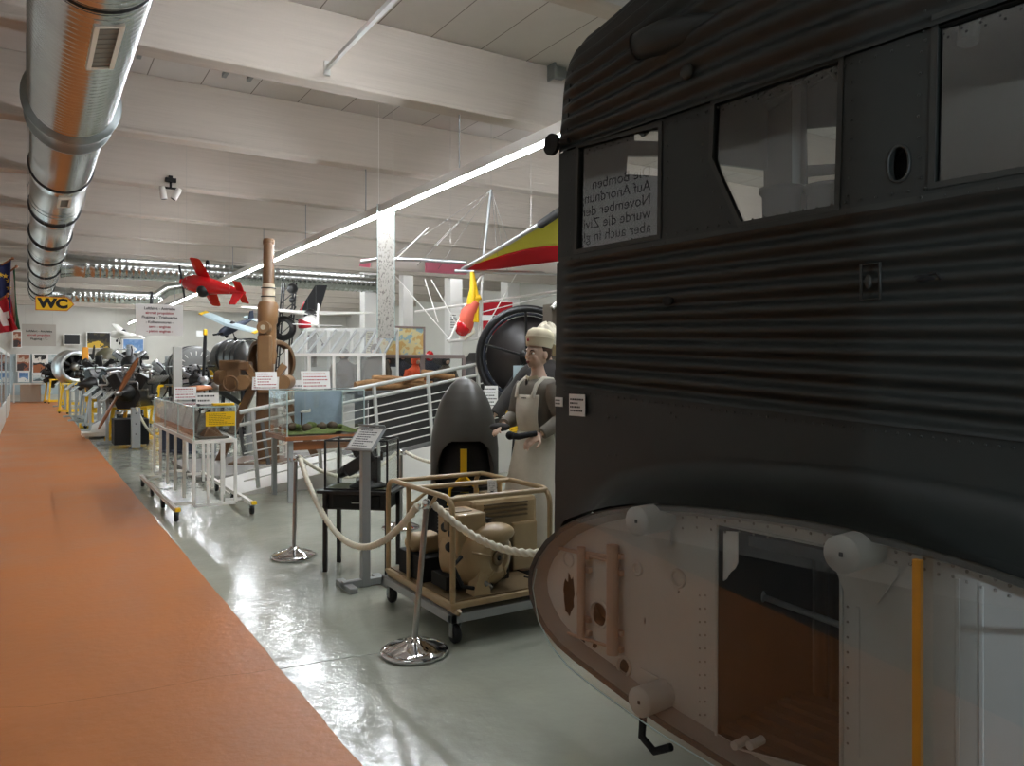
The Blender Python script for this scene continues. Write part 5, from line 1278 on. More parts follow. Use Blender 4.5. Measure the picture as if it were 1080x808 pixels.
def mapmat(name, a, b, c, sc=3):
    m = mat(name, a, .7); nt = m.node_tree; bs = nt.nodes['Principled BSDF']; tc = nt.nodes.new('ShaderNodeTexCoord'); n = nt.nodes.new('ShaderNodeTexNoise'); n.inputs['Scale'].default_value = sc; n.inputs['Detail'].default_value = 6
    nt.links.new(tc.outputs['Object'], n.inputs['Vector']); cr = nt.nodes.new('ShaderNodeValToRGB'); cr.color_ramp.interpolation = 'CONSTANT'
    e = cr.color_ramp.elements; e[0].color = (*lin(a), 1); e[1].position = .47; e[1].color = (*lin(b), 1); q = e.new(.55); q.color = (*lin(c), 1)
    nt.links.new(n.outputs['Fac'], cr.inputs[0]); nt.links.new(cr.outputs[0], bs.inputs['Base Color']); return m
M['map'] = mapmat('wall_map', (150, 178, 186), (214, 200, 150), (206, 168, 104)); M['frame_mauve'] = mat('frame_mauve', (136, 120, 116), .5)
board('map_board', 'large framed wall map on posts behind the ramp railing', 400, 346, 446, 374, 14.5, M['map'], M['frame_mauve'], stand=True, cat='map')
board('text_board', 'pale text board left of the wall map', 386, 349, 395, 373, 14.5, mat('board_cream', (222, 210, 176), .7), None, rows=9, stand=True)
board('notice_sheet', 'small pale sheet under the cream text board', 386, 376, 395, 386, 14.45, M['paper'], None, rows=4, stand=True)
gb = thing('glass_booth', 'mauve framed glass booth with dummies below the wall map', 'booth', (X_at(400, 14.7), 14.7, 0)); gw = X_at(489, 14.7) - X_at(400, 14.7); zt = z_at(440, 376, 14.7)
for x in (0, gw * .5, gw): MB().box((x, 0, zt / 2), (.07, .06, zt)).build('booth_post', M['frame_mauve'], gb)
MB().box((gw / 2, 0, zt), (gw, .07, .08)).build('booth_beam', M['frame_mauve'], gb); MB().box((gw / 2, .0, zt / 2), (gw, .006, zt)).build('booth_glass', M['clear'], gb)
MB().box((gw / 2, 1.0, zt / 2), (gw, .03, zt)).build('booth_back', M['coat'], gb)
for i, (px, m_, ac_, lab) in enumerate(((408, 'navy', 'black', 'dark navy dummy at the left end of the glass booth'), (423, 'navy', 'navy', 'navy dummy with backpack second from the left in the glass booth'), (438, 'orange', 'orange', 'orange jacketed dummy in the middle of the glass booth'), (453, 'navy', 'red', 'navy dummy with red helmet in the glass booth'), (470, 'olive', 'black', 'olive dummy at the right end of the glass booth'))):
    jacket_dummy(lab, V((X_at(px, 15.0 + .42 * (i % 2)), 15.0 + .42 * (i % 2), .12 + .1 * (i % 2))), R(10 * (i % 3) - 10), M[m_], acc=M[ac_])
tag(MB().box((0, 0, 0), (.22, .06, .12)).build('yellow_case', M['yellow'], loc=onY(407, 393, 14.55) , bevel=.01), 'small yellow case hanging in front of the leftmost booth dummy', 'case')
# ---------------------------------------------------------------- white columns in the deep hall
for px, w_ in ((391, .42), (431, .36), (481, .46), (541, .50)):
    struct(MB().box((X_at(px, 23), 23.2, ZC / 2), (w_, w_, ZC)).build('column', M['wall_light'], bevel=.02))
board('column_sheet', 'small white notice on the deep white column behind the hanging pilot', 474, 330, 485, 348, 22.9, M['paper'], None, rows=6)
# ---------------------------------------------------------------- hang glider
M['sail_white'] = cloth('sail_white', (240, 236, 232)); M['sail_red'] = cloth('sail_red', (196, 26, 44)); M['sail_yellow'] = cloth('sail_yellow', (214, 210, 100)); M['sail_pink'] = cloth('sail_pink', (238, 170, 190))
hg = thing('hang_glider', 'red, yellow and white hang glider suspended under the ceiling left of the aircraft', 'hang glider', W(488, 283, 11.0))
HO = V(hg.location)
def HW(px, py, Z): return W(px, py, Z) - HO
LE = [HW(488, 284, 11.0), HW(520, 266, 10.2), HW(555, 245, 9.4), HW(587, 226, 8.8), HW(640, 193, 8.0)]
TE = [HW(492, 287, 12.0), HW(530, 288, 11.4), HW(565, 288, 10.6), HW(600, 288, 9.8), HW(650, 286, 9.0)]
def interp(L_, t):
    x = t * (len(L_) - 1); i = min(int(x), len(L_) - 2); return L_[i].lerp(L_[i + 1], x - i)
def strip(c0, c1, mt, lab):
    o = MB().grid(lambda a, b: interp(LE, a).lerp(interp(TE, a), c0(a) + (c1(a) - c0(a)) * b), 24, 8).build('sail', mt, hg, label=lab)
    so = o.modifiers.new('cloth', 'SOLIDIFY'); so.thickness = .006
fy_ = lambda a: .08 + .55 * a
strip(lambda a: 0, fy_, M['sail_yellow'], 'yellow band of the sail'); strip(fy_, lambda a: .76, M['sail_red'], 'red band of the sail'); strip(lambda a: .76, lambda a: 1, M['sail_white'], 'white band of the sail')
LL = [HW(492, 277, 11.0), HW(440, 274, 11.3), HW(400, 273, 11.6), HW(381, 277, 11.8)]; TL = [HW(492, 290, 11.6), HW(440, 287, 11.9), HW(400, 284, 12.1), HW(379, 281, 12.0)]
for a0, a1, mt, lab in ((0, .28, 'sail_pink', 'pale pink root of the left sail'), (.28, .82, 'sail_white', 'white middle of the left sail'), (.82, 1, 'sail_pink', 'pink tip of the left sail')):
    o = MB().grid(lambda a, b: interp(LL, a0 + (a1 - a0) * a).lerp(interp(TL, a0 + (a1 - a0) * a), b) + Z3 * .06 * math.sin(PI * b), 12, 8).build('sail', M[mt], hg, label=lab); so = o.modifiers.new('cloth', 'SOLIDIFY'); so.thickness = .02
MB().tube(LE, .03, 10).build('leading_edge_tube', M['alu'], hg); MB().tube(LL, .03, 10).build('leading_edge_tube', M['alu'], hg)
MB().cyl(HW(570, 237, 9.1), HW(592, 222, 8.7), .05, n=12).build('tube_sleeve', M['blackmatt'], hg)
MB().cyl(HW(480, 286, 11.0), HW(600, 289, 10.2), .025, n=8).build('cross_tube', M['alu'], hg)
kp = HW(518, 200, 10.6); MB().cyl(HW(510, 272, 10.6), kp, .02, n=8).build('king_post', M['greypaint'], hg)
for px, py, Z in ((455, 262, 11.5), (440, 280, 11.3), (462, 284, 11.5), (400, 280, 11.7), (500, 288, 11.4), (525, 270, 10.2), (545, 282, 10.8), (535, 285, 11)): MB().cyl(kp, HW(px, py, Z), .004, n=5).build('rigging_wire', M['steel'], hg)
for a, b in (((416, 275), (452, 240)), ((455, 295), (487, 352)), ((416, 290), (474, 358)), ((448, 294), (462, 340)), ((548, 283), (507, 355)), ((587, 310), (505, 330))): MB().cyl(HW(*a, 11.2), HW(*b, 10.9), .008, n=6).build('rigging_cable', M['white'], hg)
cA, cB, cC = HW(508, 290, 10.9), HW(473, 360, 10.7), HW(505, 357, 10.9)
MB().tube([cA, cB], .02, 8).tube([HW(509, 290, 10.9), cC], .02, 8).tube([cB + V((-.02, 0, .03)), cB, cC, cC + V((.02, 0, .03))], .022, 8).build('control_frame', M['white'], hg)
MB().cyl(HW(438, 329, 12), HW(590, 307, 11), .02, n=8).build('battened_tube', M['white'], hg)
for px, py, Z in ((518, 200, 10.6), (560, 242, 9.3), (400, 278, 11.65), (475, 280, 11.1)):
    q = HW(px, py, Z); MB().cyl(q, V((q.x, q.y, ZC - HO.z)), .002, n=5).build('suspension_wire', M['steel'], hg)
pl_ = thing('pilot_harness', 'red and yellow flight harness with red helmet hanging in the glider control frame', 'harness', W(495, 345, 10.8)); PO = V(pl_.location)
def PW(px, py, Z=10.8): return W(px, py, Z) - PO
MB().tube([PW(498, 287), PW(499, 305), PW(497, 318), PW(500, 340)], [.03, .05, .07, .05], 10).tube([PW(498, 287), PW(503, 312), PW(503, 340)], .03, 8).tube([PW(497, 317), PW(507, 313)], .04, 8).build('harness_strap', M['yellow'], pl_)
MB().tube([PW(502, 318), PW(494, 330), PW(490, 345), PW(492, 352)], [.06, .11, .12, .06], 14).build('harness_bag', mat('harness_coral', (214, 92, 70), .6), pl_)
MB().ball(PW(488, 345), (.11, .13, .13), 18, 12).build('helmet', M['red'], pl_); MB().tube([PW(499, 328), PW(497, 340), PW(500, 350), PW(490, 358), PW(484, 357)], .022, 8).build('white_rope', M['rope'], pl_)
# ---------------------------------------------------------------- black hoop of a rotor cabin and the tail behind
hp = W(556, 376, 9.6); hoop = thing('black_hoop', 'large black spoked hoop standing behind the nurse mannequin', 'hoop', (hp.x, hp.y, 0), -TH)
rr = .60; zc = hp.z
MB().tube([(rr * math.cos(a), 0, zc + rr * math.sin(a)) for a in [2 * PI * k / 64 for k in range(64)]], .045, 12, closed=True).build('rim', M['black'], hoop)
MB().tube([(rr * .9 * math.cos(a), .12, zc + rr * .9 * math.sin(a)) for a in [2 * PI * k / 64 for k in range(64)]], .02, 8, closed=True).build('inner_rim', M['navy'], hoop)
for k in range(5):
    a = R(20 + 72 * k); MB().cyl((0, .06, zc), (rr * math.cos(a), 0, zc + rr * math.sin(a)), .016, n=8).build('spoke', M['black'], hoop)
MB().lathe([(0, -.05), (.09, -.05), (.1, .05), (0, .08)], 20, Matrix.Translation((0, .05, zc)) @ Matrix.Rotation(R(90), 4, 'X')).build('hub', M['engine_dark'], hoop)
for s_ in (-1, 1): MB().bar((s_ * .2, .1, 0), (s_ * .12, .05, zc - rr + .05), .06, .06, up=(0, 1, 0)).build('stand_leg', M['black'], hoop)
MB().lathe([(0, 0), (rr * .86, 0), (rr * .86, .02), (0, .02)], 48, Matrix.Translation((0, .16, zc)) @ Matrix.Rotation(R(90), 4, 'X')).build('dark_disc', mat('smoked_disc', (48, 44, 42), .4), hoop)
tf = thing('tail_fin', 'red aircraft tail with white band behind the hanging pilot', 'aircraft tail', W(525, 330, 19.5)); TO = V(tf.location); tf.rotation_euler = (0, 0, -TH)
MB().box((0, 0, .10), (.75, .06, .34)).build('fin', M['sail_red'], tf, bevel=.02); m = MB().box((0, -.02, -.13), (.8, .06, .14)); m.build('white_band', M['white'], tf); m = MB(); m.text('D5-0', .13, upright((.0, -.052, -.13), 0), bold=.004); m.build('lettering', M['ink'], tf); MB().box((0, .0, -.38), (.76, .06, .36)).build('rudder', M['sail_red'], tf, bevel=.02); MB().box((0, .1, -TO.z / 2), (.12, .1, TO.z)).build('stand', M['greypaint'], tf)
mc = thing('dark_machine', 'big dark grey machine body low behind the ramp and hoop', 'machine', (X_at(530, 16.2), 16.2, 0), 0)
MB().loft([[V((x, y, z)) for x, y in ((-.9, -.3), (.9, -.3), (.9, .5), (-.9, .5))] for z in (0, 1.2)] + [[V((x * k, y, z)) for x, y in ((-.9, -.3), (.9, -.3), (.9, .5), (-.9, .5))] for z, k in ((1.7, .95), (1.95, .75))], smooth=False).build('body', M['engine_dark'], mc, bevel=.03)
MB().box((0, -.32, 1.3), (1.4, .02, .06)).box((-.3, -.32, 1.0), (.06, .02, .7)).build('seam', M['black'], mc)
gp = thing('grey_pillar_case', 'narrow olive grey cabinet behind the nurse beside the aircraft edge', 'cabinet', W(584, 400, 8.6)); gp.location.z = 0
MB().box((0, 0, 1.15), (.18, .18, 2.3)).build('body', M['olive'], gp, bevel=.01); MB().tube([(-.09, -.1, 2.25), (-.02, -.12, 2.33), (.12, -.1, 2.33)], .025, 8).build('pipe', M['white'], gp)
# ================================================================= ENGINE ROW AND THE FAR HALL
M['gun_brown'] = mat('gun_brown', (138, 104, 68), .45, var=.08, scale=8); M['gun_dark'] = mat('gun_brown_dark', (104, 76, 48), .5, var=.1, scale=8)
def floor_at(px, Z): p = W(px, 400, Z); p.z = 0; return p
def prop_blade(L, w_, a, mb, y=-.0, tip=None):
    """one twisted blade at angle a (0 = up), in the local x-z plane"""
    R2 = Matrix.Rotation(a, 4, 'Y'); rings = []
    for k in range(9):
        t = k / 8; ww = w_ * (0.35 + .65 * math.sin(PI * min(1, .18 + t * .78))) * (1 if t < .95 else .6); tw = R(55 - 40 * t); th = .030 * (1 - .75 * t) * (w_ / .12)
        rings.append([R2 @ V((math.cos(tw) * c_ * ww / 2 - math.sin(tw) * d_ * th, y + math.sin(tw) * c_ * ww / 2 + math.cos(tw) * d_ * th, .04 + t * L)) for c_, d_ in ((-1, 0), (-.4, 1), (.4, .9), (1, 0), (.4, -.6), (-.4, -.6))])
    mb.loft(rings); return mb
def propeller(par, c, L, w_, angs, mt, tip=None, hub=.06, hubm='engine_steel'):
    h = MB().lathe([(0, -.16), (hub * .5, -.14), (hub, -.06), (hub, .08), (0, .08)], 20, Matrix.Translation(c) @ Matrix.Rotation(R(-90), 4, 'X')).build('propeller_hub', M[hubm], par)
    for a in angs:
        b = prop_blade(L, w_, a, MB()).build('propeller_blade', M[mt], h, loc=c)
        if tip: MB().box((0, 0, .04 + L * .95), (w_ * .55, .03, L * .12), M=Matrix.Rotation(a, 4, 'Y')).build('blade_tip', M[tip], b, bevel=.006)
    return h
def stand(par, w_, d_, h, mt, cast=True):
    for x in (-w_ / 2, w_ / 2):
        for y in (-d_ / 2, d_ / 2): MB().bar((x, y, .06), (x * .8, y * .8, h), .06, .06, up=(0, 1, 0)).build('stand_leg', M[mt], par)
    f = MB()
    for x in (-w_ / 2, w_ / 2): f.box((x, 0, .1), (.07, d_ + .2, .07))
    for y in (-d_ / 2, d_ / 2): f.box((0, y, .1), (w_, .07, .07))
    f.build('stand_frame', M[mt], par); MB().box((0, 0, h), (w_ * .85, d_ * .85, .06)).build('stand_top', M[mt], par)
    if cast:
        for x in (-w_ / 2, w_ / 2):
            for y in (-d_ / 2, d_ / 2): MB().lathe([(.01, -.02), (.045, -.02), (.05, 0), (.045, .02), (.01, .02)], 14, Matrix.Translation((x, y, .05)) @ Matrix.Rotation(R(90), 4, 'Y')).build('caster_wheel', M['rubber'], par)
def pipework(par, c, sx, sy, sz, n, seed, mts=('blackmatt', 'engine_steel', 'alu')):
    r_ = random.Random(seed)
    for i, mt in enumerate(mts):
        m = MB()
        for k in range(n):
            p = V((r_.uniform(-sx, sx), r_.uniform(-sy, sy), r_.uniform(-sz, sz))) + V(c); pts = [p]; ax_ = r_.randrange(3)
            for q in range(r_.randint(3, 5)):
                d_ = V((0, 0, 0)); d_[(ax_ + q) % 3] = r_.uniform(.08, .26) * r_.choice((-1, 1)); p = p + d_; pts.append(p)
            sm = []
            for a, b in zip(pts, pts[1:]): sm += [a.lerp(b, .15), a.lerp(b, .85)]
            m.tube(sm, r_.uniform(.010, .026), 6)
        m.build('pipework', M[mt], par, kind='stuff')
def radial(label, p, yaw, r, zc, ncyl=9, cmat='engine_dark', fins='engine_steel', smat='yellow', prop=None, group=None):
    t = thing('radial_engine', label, 'engine', p, yaw, group); C = V((0, 0, zc)); Mx = Matrix.Translation(C) @ Matrix.Rotation(R(90), 4, 'X')
    MB().lathe([(0, -.38), (r * .3, -.36), (r * .42, -.2), (r * .44, .1), (r * .36, .2), (r * .2, .32), (r * .12, .42), (0, .43)], 28, Mx).build('crankcase', M[cmat], t)
    for k in range(ncyl):
        a = 2 * PI * k / ncyl + PI / 2; d_ = V((math.cos(a), 0, math.sin(a))); pr = []
        n_f = 7
        for i in range(n_f):
            z0 = r * .4 + (r * .42) * i / n_f; pr += [(r * .15, z0), (r * .19, z0 + .002), (r * .19, z0 + r * .025), (r * .15, z0 + r * .03)]
        pr += [(r * .16, r * .82), (r * .17, r * .95), (r * .1, r), (0, r)]
        ax = Matrix.Rotation(PI / 2 - a, 4, 'Y')
        cy = MB().lathe(pr, 14, Matrix.Translation(C) @ ax).build('cylinder', M[fins], t)
        MB().tube([C + d_ * r * .42 + V((.03, -.17, 0)), C + d_ * r * .7 + V((.05, -.15, .0)), C + d_ * r * .93 + V((.03, -.08, 0))], .016, 6).build('pushrod_tube', M['blackmatt'], cy)
        MB().tube([C + d_ * r * .95 + V((0, .06, 0)), C + d_ * r * .9 + V((0, .22, 0)), C + d_ * r * .6 + V((0, .34, 0))], r * .05, 8).build('exhaust_stub', M[cmat], cy)
    MB().tube([C + V((r * .62 * math.cos(a), .32, r * .62 * math.sin(a))) for a in [2 * PI * k / 32 for k in range(32)]], r * .06, 8, closed=True).build('exhaust_ring', M[cmat], t)
    pipework(t, (0, .25, zc), r * .55, .2, r * .55, 8, int(zc * 100) + ncyl)
    stand(t, r * 1.3, r * 1.2, max(.3, zc - r * .35), smat); MB().box((0, .2, zc - r * .3), (r * .7, .3, r * .5)).build('mounting_block', M[cmat], t, bevel=.02)
    if prop: propeller(t, C + V((0, -.42, 0)), *prop)
    return t
def inline(label, p, yaw, L_, w_, z0, h, smat='yellow', cmat='engine_dark', vee=True, prop=None, group=None):
    t = thing('inline_engine', label, 'engine', p, yaw, group); zc = z0 + h * .45
    MB().loft([[V((x * w_ * .4, y, z0 + z * h)) for x, z in ((-.6, 0), (.6, 0), (1, .35), (.8, .6), (-.8, .6), (-1, .35))] for y in (-L_ / 2, L_ / 2)], smooth=False).build('crankcase', M[cmat], t, bevel=.02)
    for sx in ((-1, 1) if vee else (0,)):
        tl = sx * R(30)
        bk = MB().box((0, 0, 0), (w_ * .3, L_ * .92, h * .5), M=Matrix.Translation((sx * w_ * .32, 0, z0 + h * .72)) @ Matrix.Rotation(tl, 4, 'Y')).build('cylinder_bank', M[cmat], t, bevel=.02)
        for k in range(6):
            y = -L_ * .4 + L_ * .8 * k / 5
            MB().tube([(sx * w_ * .42, y, z0 + h * .75), (sx * w_ * .62 + (0 if sx else w_ * .3), y, z0 + h * .78), (sx * w_ * .72 + (0 if sx else w_ * .4), y + .06, z0 + h * .92)], .032, 8).build('exhaust_stub', M['engine_steel'], bk)
        MB().tube([(sx * w_ * .5, -L_ * .45, z0 + h), (sx * w_ * .5, 0, z0 + h * 1.05), (sx * w_ * .45, L_ * .45, z0 + h * .95)], .03, 8).build('intake_pipe', M['alu'], bk)
    nose = MB().lathe([(w_ * .26, 0), (w_ * .24, .12), (w_ * .13, .2), (w_ * .07, .45), (0, .45)], 24, Matrix.Translation((0, -L_ / 2, zc)) @ Matrix.Rotation(R(90), 4, 'X')); nose.build('reduction_gear', M[cmat], t)
    MB().ball((-w_ * .55, -L_ * .2, z0 + h * .4), (.14, .14, .14), 16, 12).cyl((-w_ * .55, -L_ * .2, z0 + h * .4), (-w_ * .2, -L_ * .1, z0 + h * .5), .05, n=10).build('magneto', M['engine_steel'], t)
    MB().tube([(-w_ * .5, -L_ * .3, z0 + h * .2), (-w_ * .65, 0, z0 + h * .1), (-w_ * .5, L_ * .3, z0 + h * .25), (-w_ * .4, L_ * .45, z0 + h * .6)], .025, 8).build('oil_pipe', M['alu'], t)
    pipework(t, (0, 0, z0 + h * .5), w_ * .6, L_ * .45, h * .45, 14, int(L_ * 100 + z0 * 37 + len(label)))
    stand(t, w_ * 1.1, L_ * .8, z0, smat)
    if prop: propeller(t, V((0, -L_ / 2 - .45, zc)), *prop)
    return t
YW = R(-28)
inline('dark engine on a yellow stand nearest the walkway, with a brown wooden propeller', floor_at(143, 16.6), R(-24), 1.15, .72, .72, .75, prop=(.78, .12, (R(28), R(208)), 'wood'))
inline('dark pipe covered engine on a grey stand left of the wooden propeller', floor_at(118, 20.4), R(-50), 1.2, .7, .85, .7, smat='greypaint')
MB_ = MB().box((0, 0, .32), (.62, .6, .5)); tag(MB_.build('equipment_crate', M['blackmatt'], loc=floor_at(133, 16.0) + V((0, -.75, 0)), bevel=.01), 'black crate on the floor before the nearest engine stand', 'crate')
radial('large dark radial engine with grey pipes second from the near end of the row', floor_at(104, 23.2), R(10), .66, 1.30, 9, fins='engine_dark', smat='greypaint')
radial('pale cylindered radial engine standing above and behind the second engine', floor_at(137, 23.5), R(0), .58, 1.70, 7, fins='alu', smat='blackmatt')
radial('dark radial engine with black propeller blades behind the silver cowl ring', floor_at(95, 29.6), R(5), .62, 1.5, 9, fins='engine_dark', prop=(.9, .13, (R(5), R(125), R(245)), 'engine_dark'), smat='greypaint')
radial('farthest small dark radial engine on a yellow stand at the walkway', floor_at(60, 34), R(12), .6, 1.25, 9, fins='engine_dark', prop=(.8, .12, (R(0), R(180)), 'yellow'))
inline('far dark engine on a yellow stand beyond the grey lecterns', floor_at(78, 31.5), R(-10), 1.0, .6, .8, .6)
radial('dark radial engine with propeller behind the white column of the gallery', floor_at(178, 21), R(4), .6, 1.3, 9, fins='alu')
radial('silver nosed radial engine with black yellow tipped propeller', floor_at(205, 16.0), R(15), .34, 1.32, 7, fins='alu', prop=(1.0, .14, (R(2), R(122), R(242)), 'black', 'yellow', .09, 'alu'), smat='greypaint')
inline('grey dark inline engine lying behind the orange propeller', floor_at(230, 20.5), R(60), 1.2, .6, .75, .55, smat='greypaint', cmat='engine_steel')
# silver cowl ring
p = W(80, 387, 26.5); t = thing('engine_cowl', 'round silver engine cowl ring on a yellow stand', 'cowl', (p.x, p.y, 0), R(18)); zc = p.z
MB().lathe([(.40, -.02), (.46, -.10), (.56, -.06), (.60, .05), (.60, .5), (.57, .5), (.56, .06), (.47, .0), (.40, -.02)], 44, Matrix.Translation((0, 0, zc)) @ Matrix.Rotation(R(-90), 4, 'X')).build('cowl_ring', M['alu'], t)
MB().lathe([(0, .3), (.5, .3)], 32, Matrix.Translation((0, 0, zc)) @ Matrix.Rotation(R(-90), 4, 'X')).build('cowl_inside', M['blackmatt'], t)
for k in range(7): a = 2 * PI * k / 7; MB().cyl((.15 * math.cos(a), .2, zc + .15 * math.sin(a)), (.45 * math.cos(a), .2, zc + .45 * math.sin(a)), .07, n=10).build('cylinder', M['engine_dark'], t)
MB().ball((0, .1, zc), (.15, .14, .15), 18, 12).build('crankcase', M['engine_steel'], t)
stand(t, .8, .7, zc - .58, 'yellow')
t = thing('orange_marker', 'short orange tipped grey post rising behind the silver cowl ring', 'post', floor_at(90, 25.3)); MB().box((0, 0, .9), (.14, .14, 1.8)).build('post', M['greypaint'], t); MB().box((0, 0, 2.0), (.18, .18, .5)).build('tip', mat('marker_orange', (238, 160, 50), .5), t, bevel=.02)
MB().ball((0, -.05, 1.62), (.1, .1, .3), 14, 10).build('cover', M['blackmatt'], t)
# open olive canopy half shell
p = W(111, 373, 24.5); t = thing('canopy_shell', 'open olive domed canopy shell above the dark radial engine', 'canopy', (p.x, p.y, 0), R(10))
M['olive_gloss'] = mat('olive_gloss', (86, 82, 62), .35)
MB().lathe([(.34, 0), (.33, .14), (.26, .3), (.14, .4), (0, .43)], 24, Matrix.Translation((0, 0, p.z - .22)) @ Matrix.Rotation(R(25), 4, 'Y')).build('shell', M['olive_gloss'], t); MB().tube([(.34 * math.cos(2 * PI * k / 24), .34 * math.sin(2 * PI * k / 24), p.z - .22) for k in range(24)], .02, 6, closed=True).build('shell_rim', M['white'], t)
MB().cyl((0, 0, 0), (0, 0, p.z - .1), .05, n=10).box((0, 0, .03), (.5, .5, .06)).build('stand', M['greypaint'], t)
# yellow jack stand
t = thing('jack_stand', 'tall yellow jack stand with cranks between the engines', 'jack stand', floor_at(95, 20.3)); 
MB().box((0, 0, .62), (.16, .16, 1.1)).build('column', M['yellow'], t, bevel=.01); MB().box((0, 0, .06), (.5, .4, .1)).build('base', M['yellow'], t, bevel=.01)
for z in (.45, .75, 1.0): MB().cyl((-.12, -.1, z), (.16, -.1, z), .07, n=14).build('crank_drum', M['yellow'], t)
MB().cyl((0, 0, 1.1), (0, 0, 1.6), .05, n=10).build('screw', M['engine_steel'], t)
tag(MB().box((0, 0, .10), (.9, .6, .08)).lathe([(0, .13), (.28, .13), (.24, .3), (.1, .38), (0, .39)], 20).box((-.35, -.2, .03), (.06, .06, .06)).box((.35, -.2, .03), (.06, .06, .06)).box((-.35, .2, .03), (.06, .06, .06)).box((.35, .2, .03), (.06, .06, .06)).build('pallet_cover', M['white'], loc=floor_at(110, 17.4)), 'white covered low pallet on the floor between the lecterns', 'pallet')
# lecterns along the walkway
for i, (px, y, sc, lab) in enumerate(((113, 468, 1, 'grey sign lectern nearest along the walkway, left of the engine on the yellow stand'), (104, 461, 1, 'grey sign lectern second along the walkway beside the white pallet'), (95, 455, 1, 'grey sign lectern third along the walkway in front of the yellow jack stand'), (80, 444, 1, 'grey sign lectern beside the silver cowl ring'), (74, 440, 1, 'thin grey sign lectern left of the silver cowl ring'), (69, 434, 1, 'grey sign lectern farthest along the walkway but one'), (62, 429, 1, 'farthest grey sign lectern on the walkway near the end wall'))):
    q = G(px, y); lectern(lab, q, w=.42, h=.34, ht=.96, yaw=R(80), tilt=R(48), base=(.40, .34), seed=20 + i, group='sign lecterns along the walkway')
# grey barrier posts with white rope
bp = []
for px, y, lab in ((143, 474, 'grey box shaped barrier post with white rope before the nearest engine'), (265, 478, 'grey punched barrier post behind the trolley case')):
    q = G(px, y); t = thing('barrier_box', lab, 'barrier', q); MB().box((0, 0, .42), (.16, .14, .78)).build('post', M['greypaint'], t, bevel=.006); MB().bar((-.07, 0, .04), (-.12, 0, 0), .05, .05).bar((.07, 0, .04), (.12, 0, 0), .05, .05).build('foot', M['ramp'], t); bp.append(q)
    for z in (.3, .5, .7): MB().ball((0, -.07, z), (.012, .006, .012), 8, 6).build('hole', M['hole'], t)
a = bp[0] + V((.0, -.08, .82)); rope('thin white rope hanging in a deep loop from the grey barrier post', a, a + V((1.0, .9, -.02)), .62, r=.022, name='barrier_rope')
a2 = bp[1] + V((0, -.05, .82)); rope('thin white rope from the punched barrier post towards the diorama table', a2, a2 + V((.7, -.2, -.12)), .1, r=.016)
for i, px in enumerate((176, 190, 200)): tag(MB().box((0, 0, .42), (.22, .06, .8)).box((0, 0, .02), (.26, .16, .04)).build('partition_board', M['modelblue'], loc=floor_at(px, 14.4 - .1 * i) , bevel=.006), ['leftmost blue grey panel standing behind the trolley legs', 'middle blue grey panel standing behind the trolley legs', 'rightmost blue grey panel standing behind the trolley legs'][i], 'panel')
# round cowling with white slots
p = W(207, 388, 18.4); t = thing('round_cowling', 'big round grey cowling with white radial slots behind the black propeller', 'cowling', (p.x, p.y, 0), R(4)); zc = p.z
MB().lathe([(0, -.02), (.46, -.0), (.50, .03), (.52, .1), (.52, .75), (.5, .75)], 48, Matrix.Translation((0, 0, zc)) @ Matrix.Rotation(R(-90), 4, 'X')).build('cowling_drum', mat('cowl_grey', (112, 112, 110), .45), t)
for k in range(9):
    a = PI * (k + .5) / 9; MB().bar((.30 * math.cos(a), -.015, zc + .30 * math.sin(a)), (.40 * math.cos(a), -.015, zc + .40 * math.sin(a)), .02, .012, up=(0, 1, 0)).build('slot', M['white'], t)
for y in (.2, .5): MB().tube([(.525 * math.cos(2 * PI * k / 40), y, zc + .525 * math.sin(2 * PI * k / 40)) for k in range(40)], .014, 6, closed=True).build('band', M['black'], t)
for s_ in (-1, 1): MB().box((s_ * .45, .1, (zc) / 2), (.06, .06, zc)).box((s_ * .45, .65, zc / 2), (.06, .06, zc)).build('stand_leg', M['black'], t)
MB().tube([(-.05, -.1, zc - .12), (.1, -.12, zc - .06), (.3, -.12, zc - .1), (.38, -.1, zc - .25)], .05, 10).build('yellow_duct', M['yellow'], t)
t = thing('grey_column', 'pale grey square post standing before the round grey cowling', 'post', floor_at(187, 15.3)); MB().box((0, 0, 1.0), (.16, .16, 2.0)).build('post', M['lightgrey'], t, bevel=.006); MB().box((0, 0, .02), (.4, .4, .04)).build('foot', M['lightgrey'], t)
# dark nacelle
p = W(258, 377, 18.0); t = thing('engine_nacelle', 'dark banded engine nacelle lying behind the gun barrel', 'nacelle', (p.x, p.y, 0), R(20)); zc = p.z
M['nacelle'] = mat('nacelle_dark', (84, 84, 82), .3, .7)
MB().lathe([(0, -.5), (.2, -.48), (.36, -.36), (.42, -.1), (.43, .3), (.40, .8), (.3, 1.0), (0, 1.02)], 40, Matrix.Translation((0, 0, zc)) @ Matrix.Rotation(R(-90), 4, 'X')).build('nacelle_body', M['nacelle'], t)
for y in (-.25, -.05, .2, .5): MB().tube([(.432 * math.cos(2 * PI * k / 40), y, zc + .432 * math.sin(2 * PI * k / 40)) for k in range(40)], .016, 6, closed=True).build('band', M['black'], t)
MB().box((-.2, -.2, zc + .38), (.1, .16, .02)).build('data_plate', M['paper'], t); stand(t, .7, .9, zc - .42, 'blackmatt')
